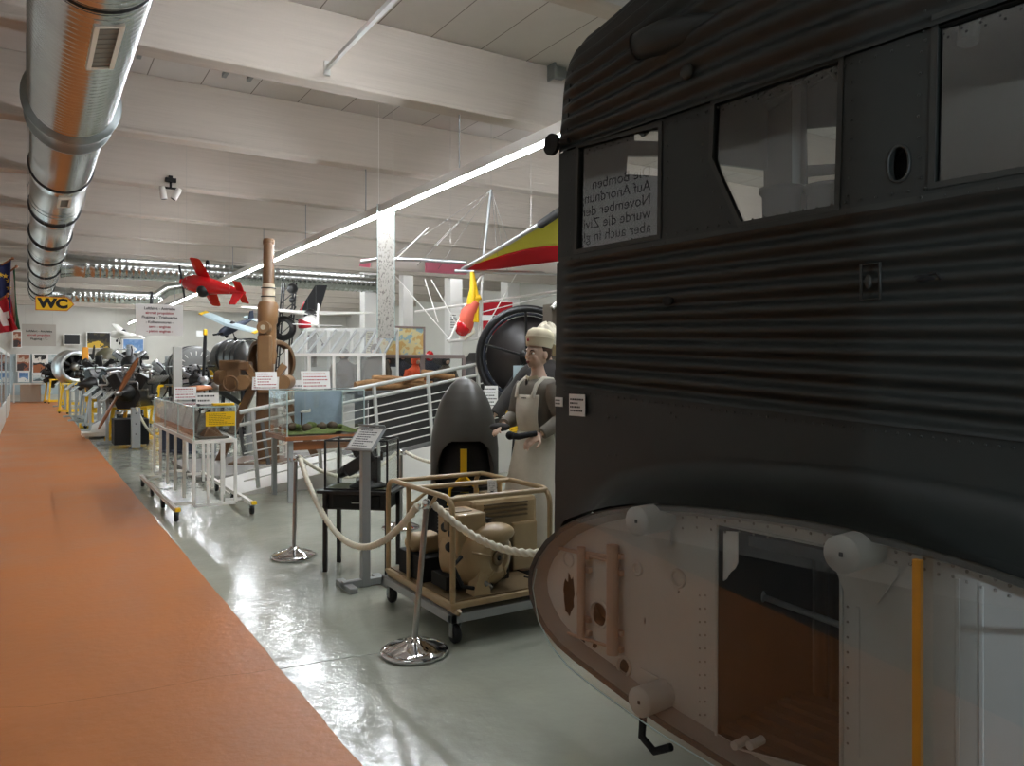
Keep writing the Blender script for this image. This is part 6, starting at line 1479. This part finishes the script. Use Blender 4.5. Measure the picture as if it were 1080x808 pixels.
# orange wooden propeller on a post
p = W(228, 408, 13.6); t = thing('wooden_propeller', 'orange brown wooden propeller mounted level above the trolley case', 'propeller', (p.x, p.y, 0), R(10))
M['propwood'] = mat('prop_wood', (206, 128, 70), .3, var=.15, scale=4, coat=.4)
h = MB().lathe([(0, -.1), (.05, -.09), (.085, -.03), (.085, .06), (0, .06)], 20, Matrix.Translation((0, 0, p.z)) @ Matrix.Rotation(R(-90), 4, 'X')).build('propeller_hub', M['engine_steel'], t)
for a in (R(86), R(266)): prop_blade(.55, .13, a, MB()).build('propeller_blade', M['propwood'], h, loc=(0, 0, p.z))
MB().cyl((0, .08, 0), (0, .08, p.z + .02), .03, n=10).box((0, .08, .03), (.4, .4, .06)).build('stand', M['greypaint'], t)
card_on('small white card below the yellow tipped propeller', W(262, 412, 13.0), .2, .1, seed=44) if False else None
# ---------------------------------------------------------------- anti aircraft gun
gp_ = floor_at(281, 12.6); gun = thing('field_gun', 'sand brown field gun with its barrel raised upright beside the glazed hut', 'gun', gp_, -TH + R(6))
def GZ(y): return EYE + (HZ - y) / FOC * 12.6
def GXl(px): return (px - 281) / FOC * 12.6
lean = .12
ym = lambda z: lean * (z - 1.6)
MB().cyl((GXl(280), ym(GZ(250)), GZ(250)), (GXl(281), ym(GZ(300)), GZ(300)), .085, .095, 20).lathe([(.06, 0), (.092, 0), (.096, .06), (.085, .1)], 20, Matrix.Translation((GXl(280), ym(GZ(250)), GZ(250) - .09))).build('barrel', M['gun_dark'], gun)
MB().lathe([(0, .001), (.062, .001)], 20, Matrix.Translation((GXl(280), ym(GZ(250)), GZ(250) + .002))).build('muzzle', M['blackmatt'], gun)
MB().cyl((GXl(281), ym(GZ(299)), GZ(299)), (GXl(281), ym(GZ(322)), GZ(322)), .10, .11, 20).build('barrel_sleeve', mat('gun_cream', (190, 176, 150), .5), gun, label='pale sleeve with dark rings')
for y in (303, 312, 320): MB().tube([(GXl(281) + .112 * math.cos(2 * PI * k / 24), ym(GZ(y)) + .112 * math.sin(2 * PI * k / 24), GZ(y)) for k in range(24)], .010, 6, closed=True).build('sleeve_ring', M['black'], gun)
MB().loft([ring_at(GZ(y), r_, r_ * 1.05, GXl(px), ym(GZ(y)), 24) for y, r_, px in ((318, .14, 281), (322, .165, 281), (340, .16, 281), (342, .14, 281), (370, .15, 281), (374, .165, 281), (384, .14, 281))]).build('recoil_jacket', M['gun_brown'], gun)
MB().box((GXl(281), ym(GZ(390)) - .06, GZ(384)), (.22, .26, .95)).build('cradle', M['gun_brown'], gun, bevel=.03)
MB().cyl((GXl(281), -.02, GZ(346)), (GXl(281), -.26, GZ(346)), .10, n=20).build('trunnion_cap', M['gun_brown'], gun)
MB().cyl((GXl(281), -.261, GZ(346)), (GXl(281), -.27, GZ(346)), .04, n=14).build('cap_centre', mat('gun_cream2', (196, 186, 164), .5), gun)
for s_ in (-1, 1):
    MB().lathe([(.30, -.07), (.36, -.07), (.38, 0), (.36, .07), (.30, .07)], 32, Matrix.Translation((s_ * .14 - .04, .35, GZ(382))) @ Matrix.Rotation(R(90), 4, 'X') @ Matrix.Rotation(R(s_ * 55), 4, 'Y')).build('traverse_ring', M['gun_dark'], gun)
    MB().bar((s_ * .30, -.05, GZ(385)), (s_ * .10, -.1, GZ(405)), .10, .12, up=(0, 1, 0)).build('trail_arm', M['gun_brown'], gun)
    MB().cyl((s_ * .30 - (.02 if s_ < 0 else -.02), -.30, GZ(403)), (s_ * .30, .3, GZ(403)), .115, n=24).build('equilibrator', M['gun_brown'], gun)
    MB().bar((s_ * .15, -.05, GZ(400)), (s_ * .8, .2, .04), .12, .12, up=(0, 1, 0)).build('outrigger', M['gun_dark'], gun)
MB().cyl((0, .05, 0), (0, .05, GZ(396)), .2, .16, 24).box((0, .05, .04), (1.0, 1.0, .08)).build('pedestal', M['gun_dark'], gun, bevel=.01)
MB().box((-.55, .05, GZ(396)), (.34, .4, .5)).box((-.45, .0, GZ(386)), (.4, .3, .14)).cyl((-.72, -.15, GZ(398)), (-.62, -.2, GZ(398)), .12, n=18).build('aiming_gear', M['gun_dark'], gun, bevel=.02)
MB().lathe([(.10, -.012), (.13, -.012), (.13, .012), (.10, .012), (.10, -.012)], 24, Matrix.Translation((-.5, -.3, GZ(404))) @ Matrix.Rotation(R(90), 4, 'X')).build('handwheel', M['gun_dark'], gun)
q = W(280, 405, 12.1); t = card_on('white card with red print hung between the gun rollers', V((q.x, q.y, q.z - .1)), .42, .2, -TH, red=True, seed=31, rows=5, foot=False); t.name = 'gun_card'
MB().box((0, .2, .1), (.05, .4, .02)).build('card_arm', M['gun_dark'], t)
q = W(308, 404, 13.0); t = card_on('white blank card right of the gun, before the hut', V((q.x, q.y, q.z - .1)), .4, .14, -TH, seed=32, rows=2, foot=False); MB().cyl((0, .02, -(q.z - .1)), (0, .02, .1), .012, n=8).lathe([(0, 0), (.14, 0), (.14, .012), (0, .014)], 20, Matrix.Translation((0, .02, -(q.z - .1)))).build('stand', M['greypaint'], t)
t = thing('white_post', 'slim white post between the gun and the glazed hut', 'post', floor_at(302, 12.9)); MB().box((0, 0, .95), (.05, .05, 1.9)).build('post', M['white'], t); MB().box((0, 0, .01), (.2, .2, .02)).build('foot', M['white'], t)
# ---------------------------------------------------------------- hanging model aircraft
def wire_up(par, pts, name='suspension_wire'):
    o = V(par.location); r3 = par.rotation_euler.to_matrix()
    for p in pts:
        w_ = o + r3 @ V(p); top_ = r3.inverted() @ (V((w_.x, w_.y, ZC)) - o); MB().cyl(p, top_, .0015, n=5).build(name, M['steel'], par)
def aircraft_model(name, label, nose, tail, up, span, body, wing, r, wingpos=.32, low=False, chord=.2, prop=True, tailspan=.35, stripe=None, bip=False, tipm=None):
    c = nose.lerp(tail, .4); t = thing(name, label, 'model aircraft', c)
    ax = (tail - nose); L_ = ax.length; ax.normalize(); side = ax.cross(up).normalized(); up = side.cross(ax).normalized()
    if up.z < 0 and False: up = -up
    B = Matrix.Translation(nose - c) @ Matrix((side, ax, up)).transposed().to_4x4()
    rings = []
    for s_, k, dz in ((0, .02, 0), (.03, .55, 0), (.08, .8, 0), (.2, 1, 0), (.38, 1, .1), (.55, .75, .1), (.8, .42, .2), (1, .16, .3)):
        rings.append([B @ V((r * k * .85 * math.cos(a), s_ * L_, r * k * math.sin(a) + r * dz)) for a in [2 * PI * i / 16 for i in range(16)]])
    fu = MB().loft(rings).build('fuselage', M[body], t)
    MB().ball(B @ V((0, .40 * L_, r * .9)), r * .6, 12, 8).build('cockpit_canopy', M['black'], fu)
    for zz in ((-r * .6, r * 1.3) if bip else ((-r * .5,) if low else (r * 1.0,))):
        for sx in (-1, 1):
            w_ = MB().loft([[B @ V((sx * x, wingpos * L_ + ch * (q + .1 * x / span), zz + th * th_s + x * .06)) for q, th_s in ((-.5, 0), (-.25, .5), (.5, .05), (.5, -.05), (-.25, -.4))] for x, ch, th in ((0, chord, .05 * chord * 4), (span / 2 * .6, chord * .95, .03 * chord * 4), (span / 2 * .95, chord * .8, .02 * chord * 4), (span / 2, chord * .5, .01))], smooth=False).build('wing', M[wing], t)
            if tipm: MB().box((0, 0, 0), (span * .06, chord * .8, .012), M=B @ Matrix.Translation((sx * span * .47, wingpos * L_, zz + span * .03))).build('wing_tip', M[tipm], w_)
    if bip:
        for sx in (-1, 1): MB().cyl(B @ V((sx * span * .3, wingpos * L_, -r * .6)), B @ V((sx * span * .3, wingpos * L_, r * 1.35)), .008, n=6).build('strut', M['steel'], t)
    MB().box((0, 0, 0), (tailspan, L_ * .11, .012), M=B @ Matrix.Translation((0, L_ * .94, r * .3))).build('tailplane', M[wing], t)
    MB().plate([(0, 0), (L_ * .16, 0), (L_ * .17, r * 1.7), (L_ * .08, r * 1.8)], [], lambda a, b: B @ V((-.008, L_ * .83 + a, r * .3 + b)), lambda a, b: B @ V((.008, L_ * .83 + a, r * .3 + b))).build('tail_fin', M[body], t)
    if stripe: MB().loft([[B @ V((r * k * .87 * math.cos(a), s_ * L_, r * k * 1.02 * math.sin(a) + r * dz)) for a in [R(-24) + R(48) * i / 4 for i in range(5)]] + [B @ V((r * k * .5, s_ * L_, r * dz))] for s_, k, dz in ((.12, .93, 0), (.2, 1.01, 0), (.38, 1.01, .1), (.55, .76, .1), (.78, .45, .2))], smooth=False).build('side_stripe', M[stripe], fu)
    if prop:
        pb = MB()
        for a in (R(20), R(200)): pb.loft([[B @ V((math.cos(a) * x - math.sin(a) * w_, -.02 + .006 * s2, math.sin(a) * x + math.cos(a) * w_)) for w_, s2 in ((-.016, -1), (.016, -1), (.016, 1), (-.016, 1))] for x in (0, r * .8, r * 1.7)], smooth=False)
        pb.build('propeller', M['blackmatt'], t); MB().ball(B @ V((0, -.01, 0)), r * .3, 10, 8).build('spinner', M[body], t)
    for sx in (-1, 1): MB().tube([B @ V((sx * r * .6, wingpos * L_, -r * .6)), B @ V((sx * r * 1.3, wingpos * L_ - .02, -r * 1.7))], .01, 6).ball(B @ V((sx * r * 1.3, wingpos * L_ - .02, -r * 1.8)), (.03, .04, .04), 10, 8).build('landing_wheel', M['blackmatt'], t)
    wire_up(t, [B @ V((0, .15 * L_, r)), B @ V((0, .8 * L_, r * .7))]); return t
aircraft_model('model_biplane', 'glossy red model aircraft with white stripe hanging left of the raised gun barrel', W(193, 297, 12.0), W(260, 307, 11.7), V((-.35, -.62, -.70)), .95, 'red', 'red', .16, chord=.24, low=True, stripe='white', tailspan=.42)
aircraft_model('model_monoplane', 'small dark blue model aircraft with pale wings hanging below the red one', W(231, 352, 13.6), W(268, 337, 14.2), V((-.1, -.35, .95)), 1.5, 'modelblue', 'paleblue', .09, chord=.2, tipm='yellow', tailspan=.4)
aircraft_model('model_glider', 'white model glider hanging far back over the engines', W(116, 352, 22), W(150, 356, 22.6), V((0, -.25, .95)), 1.5, 'white', 'white', .12, chord=.24, prop=False, tailspan=.6)
aircraft_model('light_aircraft', 'large white winged aircraft with pink marked fuselage hanging behind the gun', W(322, 341, 19.2), W(336, 347, 16.6), V((0, -.1, 1)), 3.1, 'white', 'white', .26, chord=.7, tailspan=1.05, stripe='sail_red')
# ---------------------------------------------------------------- crane boom and black tail fin
t = thing('crane_boom', 'black lattice crane boom with ball and hook behind the white wing', 'crane', floor_at(303, 18.5), -TH)
cz0, cz1 = EYE + (HZ - 352) / FOC * 18.5, EYE + (HZ - 298) / FOC * 18.5
for x, y in ((-.14, -.1), (.14, -.1), (-.14, .1), (.14, .1)): MB().cyl((x - .22, y, 0), (x + .05, y, cz1), .02, n=6).build('boom_chord', M['black'], t)
for k in range(14):
    z = cz1 * k / 14; o = -.22 + .27 * z / cz1; MB().cyl((o - .14, -.1, z), (o + .14 + .27 / 14, -.1, z + cz1 / 14), .012, n=5).build('boom_lacing', M['black'], t)
for px, py, r_ in ((308, 305, .13), (308, 317, .08)): MB().ball(((px - 303) / FOC * 18.5 + .05, -.15, EYE + (HZ - py) / FOC * 18.5), r_, 16, 12).build('hook_ball', M['black'], t)
z = EYE + (HZ - 321) / FOC * 18.5; MB().tube([(.17, -.15, z + .35), (.17, -.15, z), (.24, -.15, z - .08), (.19, -.15, z - .16), (.11, -.15, z - .12)], .025, 8).build('hook', M['black'], t)
MB().lathe([(.16, -.07), (.28, -.08), (.30, 0), (.28, .08), (.16, .07)], 28, Matrix.Translation((.0, -.3, EYE + (HZ - 347) / FOC * 18.5)) @ Matrix.Rotation(R(90), 4, 'X')).build('sheave', M['black'], t)
p = W(332, 314, 20.5); t = thing('black_tail_fin', 'black swept tail fin standing behind the white wing', 'tail fin', (p.x, p.y, 0), -TH)
MB().plate([(-.43, -.37), (.12, -.37), (.33, .33), (.02, .33)], [], lambda a, b: V((a, -.03, p.z + b)), lambda a, b: V((a, .03, p.z + b))).build('fin', M['blackmatt'], t, bevel=.01); MB().box((-.12, 0, (p.z - .3) / 2), (.3, .12, p.z - .3)).build('pylon', M['blackmatt'], t); MB().bar((-.36, -.02, p.z - .34), (-.26, -.02, p.z - .10), .03, .07, up=(0, 1, 0)).build('red_edge', M['red'], t)
# ---------------------------------------------------------------- signs
Yw = 13.6
t = thing('toilet_sign', 'yellow arrow sign reading WC hanging below the end of the air duct', 'sign', (X_at(58, Yw), Yw, z_at(58, 320.5, Yw))); w_ = (X_at(80, Yw) - X_at(41, Yw)); h_ = z_at(58, 314, Yw) - z_at(58, 327, Yw)
MB().plate([(-w_ / 2, -h_ / 2), (w_ * .32, -h_ / 2), (w_ / 2, 0), (w_ * .32, h_ / 2), (-w_ / 2, h_ / 2)], [], lambda a, b: V((a, -.012, b)), lambda a, b: V((a, .012, b))).build('panel', M['yellow'], t)
MB().plate([(-w_ / 2 - .012, -h_ / 2 - .012), (w_ * .33, -h_ / 2 - .012), (w_ / 2 + .015, 0), (w_ * .33, h_ / 2 + .012), (-w_ / 2 - .012, h_ / 2 + .012)], [[(-w_ / 2, -h_ / 2), (w_ * .32, -h_ / 2), (w_ / 2, 0), (w_ * .32, h_ / 2), (-w_ / 2, h_ / 2)]], lambda a, b: V((a, -.014, b)), lambda a, b: V((a, .014, b))).build('border', mat('sign_orange', (206, 120, 30), .5), t)
MB().text('WC', h_ * 1.0, Matrix.Translation((-.05 * w_, -.0135, 0)) @ Matrix.Rotation(R(90), 4, 'X'), bold=.012, wx=1.15).build('lettering', M['ink'], t)
for s_ in (-1, 1): MB().cyl((s_ * w_ * .3, 0, h_ / 2), (s_ * w_ * .3, 0, ZC - t.location.z), .0015, n=5).build('wire', M['steel'], t)
board('hanging_sign', 'white hanging sign with black and red text about aircraft propulsion', 143, 321, 193, 354, 13.6, M['paper'], None, th=.012, hang=True, cat='sign', text=[('Luftfahrt - Antriebe', .115, 0, .36, 'ink'), ('aircraft propulsion', .11, 0, .22, 'ink_red'), ('Flugzeug - Triebwerke', .115, 0, .08, 'ink'), ('- Kolbenmotoren -', .105, 0, -.08, 'ink'), ('aero - engines', .11, 0, -.22, 'ink_red'), ('- piston engines -', .11, 0, -.36, 'ink_red')])
M['board_grey'] = mat('board_greige', (176, 168, 158), .7)
board('hanging_board', 'greyish hanging text board above the far end of the walkway', 23, 342, 59, 365, 26, M['board_grey'], None, th=.02, hang=True, cat='sign', text=[('Luftfahrt - Antriebe', .13, 0, .18, 'ink'), ('aircraft propulsion', .12, 0, 0, 'ink_red'), ('Flugzeug - T.', .13, 0, -.18, 'ink')])
FYw = YF - .2
board('wall_screen', 'dark screen in a white surround on the far wall', 68, 353, 84, 363, FYw, M['black'], M['white'], cat='screen')
M['poster_yb'] = mapmat('poster_black_yellow', (26, 24, 20), (60, 52, 30), (196, 160, 50), 1.2); M['poster_blue'] = mapmat('poster_blue', (92, 128, 176), (120, 150, 190), (232, 232, 228), 1.5); M['poster_warm'] = mapmat('poster_warm', (196, 176, 158), (150, 90, 66), (70, 60, 60), 1.5); M['poster_dark'] = mapmat('poster_dark', (226, 220, 210), (50, 46, 46), (160, 96, 60), 1.3); M['poster_pale'] = mapmat('poster_pale', (206, 214, 214), (168, 184, 186), (90, 100, 104), 2)
for (a, b, c, d_, m_, lab) in ((92, 351, 116, 367, 'poster_yb', 'black and yellow poster on the far wall'), (130, 358, 151, 372, 'poster_blue', 'blue poster with pale aircraft picture on the far wall'), (18, 374, 31, 391, 'poster_warm', 'warm toned poster left above the far desk'), (35, 374, 49, 393, 'poster_dark', 'dark patterned poster right above the far desk'), (51, 374, 65, 386, 'poster_pale', 'pale poster beside the farthest engine'), (20, 393, 30, 402, 'poster_blue', 'small blue picture just above the far desk'), (35, 396, 48, 402, 'poster_pale', 'low wide pale print just above the far desk'), (14, 350, 22, 366, 'poster_warm', 'narrow poster left behind the greyish hanging board')):
    board('wall_poster', lab, a, b, c, d_, FYw, M[m_], M['paper'], cat='poster')
board('wall_panel', 'small white sheet on a far partition above the round cowling', 207, 349, 216, 355, 24, M['paper'], None, hang=True, cat='sign')
M['panel_blue'] = mat('panel_blue', (176, 192, 198), .6)
struct(MB().box(((X_at(9, 42.3) + X_at(70, 42.3)) / 2, 42.45, z_at(40, 395, 42.3)), (X_at(70, 42.3) - X_at(9, 42.3), .1, z_at(40, 373, 42.3) - z_at(40, 416, 42.3))).build('wall_far_panel', M['panel_blue']))
# far desk
q0, q1 = X_at(14, 40.6), X_at(50, 40.6); t = thing('far_desk', 'pale counter desk at the far end of the orange walkway', 'desk', ((q0 + q1) / 2, 40.6, 0)); hz_ = z_at(30, 405, 40.6)
MB().box((0, .3, hz_), (q1 - q0, .7, .06)).build('desk_top', M['white'], t); MB().box((0, .3, (hz_) / 2), (q1 - q0 - .5, .5, hz_ - .06)).build('desk_front', mat('desk_beige', (176, 162, 146), .6), t)
for s_ in (-1, 1): MB().box((s_ * (q1 - q0) * .48, 0, hz_ / 2), (.06, .06, hz_)).build('leg', M['white'], t)
# lit display cabinets on the left of the walkway
M['cab_light'] = mat('cabinet_light', (206, 224, 232), .5, emit=1.2)
for i, (y0, y1, lab) in enumerate(((19.6, 27.0, 'long lit showcase with grey base at the left edge of the walkway'), (28.5, 34.0, 'smaller lit showcase farther along the left of the walkway'))):
    xf = X_at(8.5 if i == 0 else 14.5, y1 if i == 0 else y1); xf = -.56
    t = thing('lit_showcase', lab, 'showcase', (xf - .45, y0, 0)); l = y1 - y0
    MB().box((0, l / 2, .3), (.9, l, .6)).build('base', M['lightgrey'], t, bevel=.01); MB().box((0, l / 2, 2.02), (.9, l, .1)).build('top', M['lightgrey'], t, bevel=.01)
    MB().box((-.38, l / 2, 1.3), (.04, l - .1, 1.35)).build('light_panel', M['cab_light'], t, label='glowing pale light panel')
    MB().box((.43, l / 2, 1.3), (.012, l, 1.36)).box((0, .02, 1.3), (.86, .012, 1.36)).build('glass_front', M['clear'], t)
    for y in (.03, l / 2, l - .03): MB().box((.43, y, 1.3), (.04, .05, 1.4)).build('upright', M['greypaint'], t)
# ---------------------------------------------------------------- flags at the left
M['eu_blue'] = mat('flag_blue', (22, 34, 84), .7); M['gold'] = mat('flag_gold', (226, 190, 60), .6); M['flag_green'] = mat('flag_green', (28, 96, 60), .7); M['flag_red'] = mat('flag_red', (190, 26, 44), .7); M['flag_white'] = mat('flag_white', (232, 228, 222), .7)
struct(MB().box((-1.05, 10.7, ZC / 2), (.5, .5, ZC)).build('wall_pier', M['wall']))
def flag(name, label, base, tip, drop, bands, stars=False, cross=False):
    t = thing(name, label, 'flag', base); d = tip - base
    MB().cyl((0, 0, 0), d * 1.08, .012, n=8).ball(d * 1.09, .02, 10, 8).build('pole', M['wood'], t)
    def cl(a, b): 
        q = d * (.25 + .75 * a); return q + drop * b * (.75 + .25 * a) + V((.02 * math.sin(a * 9 + b * 3), .05 * math.sin(a * 11) * (.3 + b), -.0))
    for i, (b0, b1, mt) in enumerate(bands):
        o = MB().grid(lambda a, b: cl(b0 + (b1 - b0) * a, b), 10, 20).build('cloth', M[mt], t); s_ = o.modifiers.new('thick', 'SOLIDIFY'); s_.thickness = .004
    if stars:
        for k in range(12):
            a, b = .55 + .25 * math.cos(2 * PI * k / 12), .45 + .26 * math.sin(2 * PI * k / 12); c = cl(a, b)
            cx_ = (V((0, 0, 1)).cross(V((sT, cT, 0)))).normalized(); n_ = V((-.1, -1, 0)).normalized()
            MB().add([c + n_ * .02 + V((1, 0, 0)) * (.035 * (1 if j % 2 == 0 else .42) * math.sin(PI * j / 5)) + Z3 * (.035 * (1 if j % 2 == 0 else .42) * math.cos(PI * j / 5)) for j in range(10)], [tuple(range(10))]).build('star', M['gold'], t)
    if cross: 
        o = MB().grid(lambda a, b: cl(.2 + .6 * a, .38 + .2 * b) + V((0, -.02, 0)), 8, 6).build('cross_bar', M['flag_white'], t); o = MB().grid(lambda a, b: cl(.4 + .2 * a, .15 + .65 * b) + V((0, -.02, 0)), 6, 10).build('cross_bar', M['flag_white'], t)
    return t
flag('blue_flag', 'dark blue flag with gold stars on a slanting pole at the left edge', W(-16, 290, 9.9), W(11, 274, 9.9), V((.03, 0, -.78)), [(0, 1, 'eu_blue')], stars=True)
flag('tricolour_flag', 'green, white and red flag on a slanting pole behind the blue flag', W(-12, 303, 10.3), W(15, 283, 10.3), V((.08, 0, -.82)), [(.85, 1, 'flag_green'), (.62, .85, 'flag_white'), (0, .62, 'flag_red')])
flag('red_flag', 'red flag with white cross hanging lowest at the left edge', W(-20, 330, 9.6), W(6, 312, 9.6), V((.14, 0, -.42)), [(0, 1, 'flag_red')], cross=True)
# ---------------------------------------------------------------- cameras under a beam
p = onY(180, 190, BY[6] - .05); t = thing('camera_cluster', 'black and white pair of security cameras on a ceiling beam bracket right of the duct', 'camera cluster', p)
MB().box((0, 0, .0), (.16, .06, .06)).cyl((0, 0, 0), (0, 0, -.12), .018, n=8).box((-.02, 0, -.13), (.22, .03, .03)).box((.0, .03, .02), (.06, .08, .1)).build('bracket', M['blackmatt'], t)
for dx, rx in ((-.12, -.15), (.10, .5)):
    Mx = Matrix.Translation((dx, -.02, -.18)) @ Matrix.Rotation(rx, 4, 'Y'); b_ = MB().lathe([(0, .06), (.04, .06), (.05, .0), (.052, -.13), (.04, -.14), (0, -.12)], 18, Mx).build('camera_body', M['white'], t); MB().lathe([(0, -.139), (.042, -.141)], 18, Mx).build('camera_lens', M['blackmatt'], b_)
# grey box bracket beside the aircraft roof, on the nearest beam
p = onY(589, 77, BY[4] - .08); t = tag(MB().box((0, 0, 0), (.16, .1, .13)).box((-.10, 0, .0), (.03, .16, .2)).cyl((.05, 0, 0), (.3, 0, .02), .04, n=10).build('junction_box', M['galv_dull'], loc=p, bevel=.006), 'grey steel box bracket on the nearest beam beside the aircraft roof', 'bracket')
# ================================================================= WORLD AND VIEW
w = bpy.data.worlds.new('world'); scene.world = w; w.use_nodes = True
w.node_tree.nodes['Background'].inputs['Color'].default_value = (1, 1, 1, 1); w.node_tree.nodes['Background'].inputs['Strength'].default_value = 0.0
vs = scene.view_settings; vs.view_transform = 'Standard'; vs.look = 'None'; vs.gamma = 1; vs.use_curve_mapping = False; vs.exposure = EXPO
scene.cycles.use_denoising = True
scene.cycles.max_bounces = 10; scene.cycles.diffuse_bounces = 5; scene.cycles.glossy_bounces = 4; scene.cycles.transparent_max_bounces = 24
scene.cycles.sample_clamp_indirect = 6; scene.cycles.caustics_reflective = False
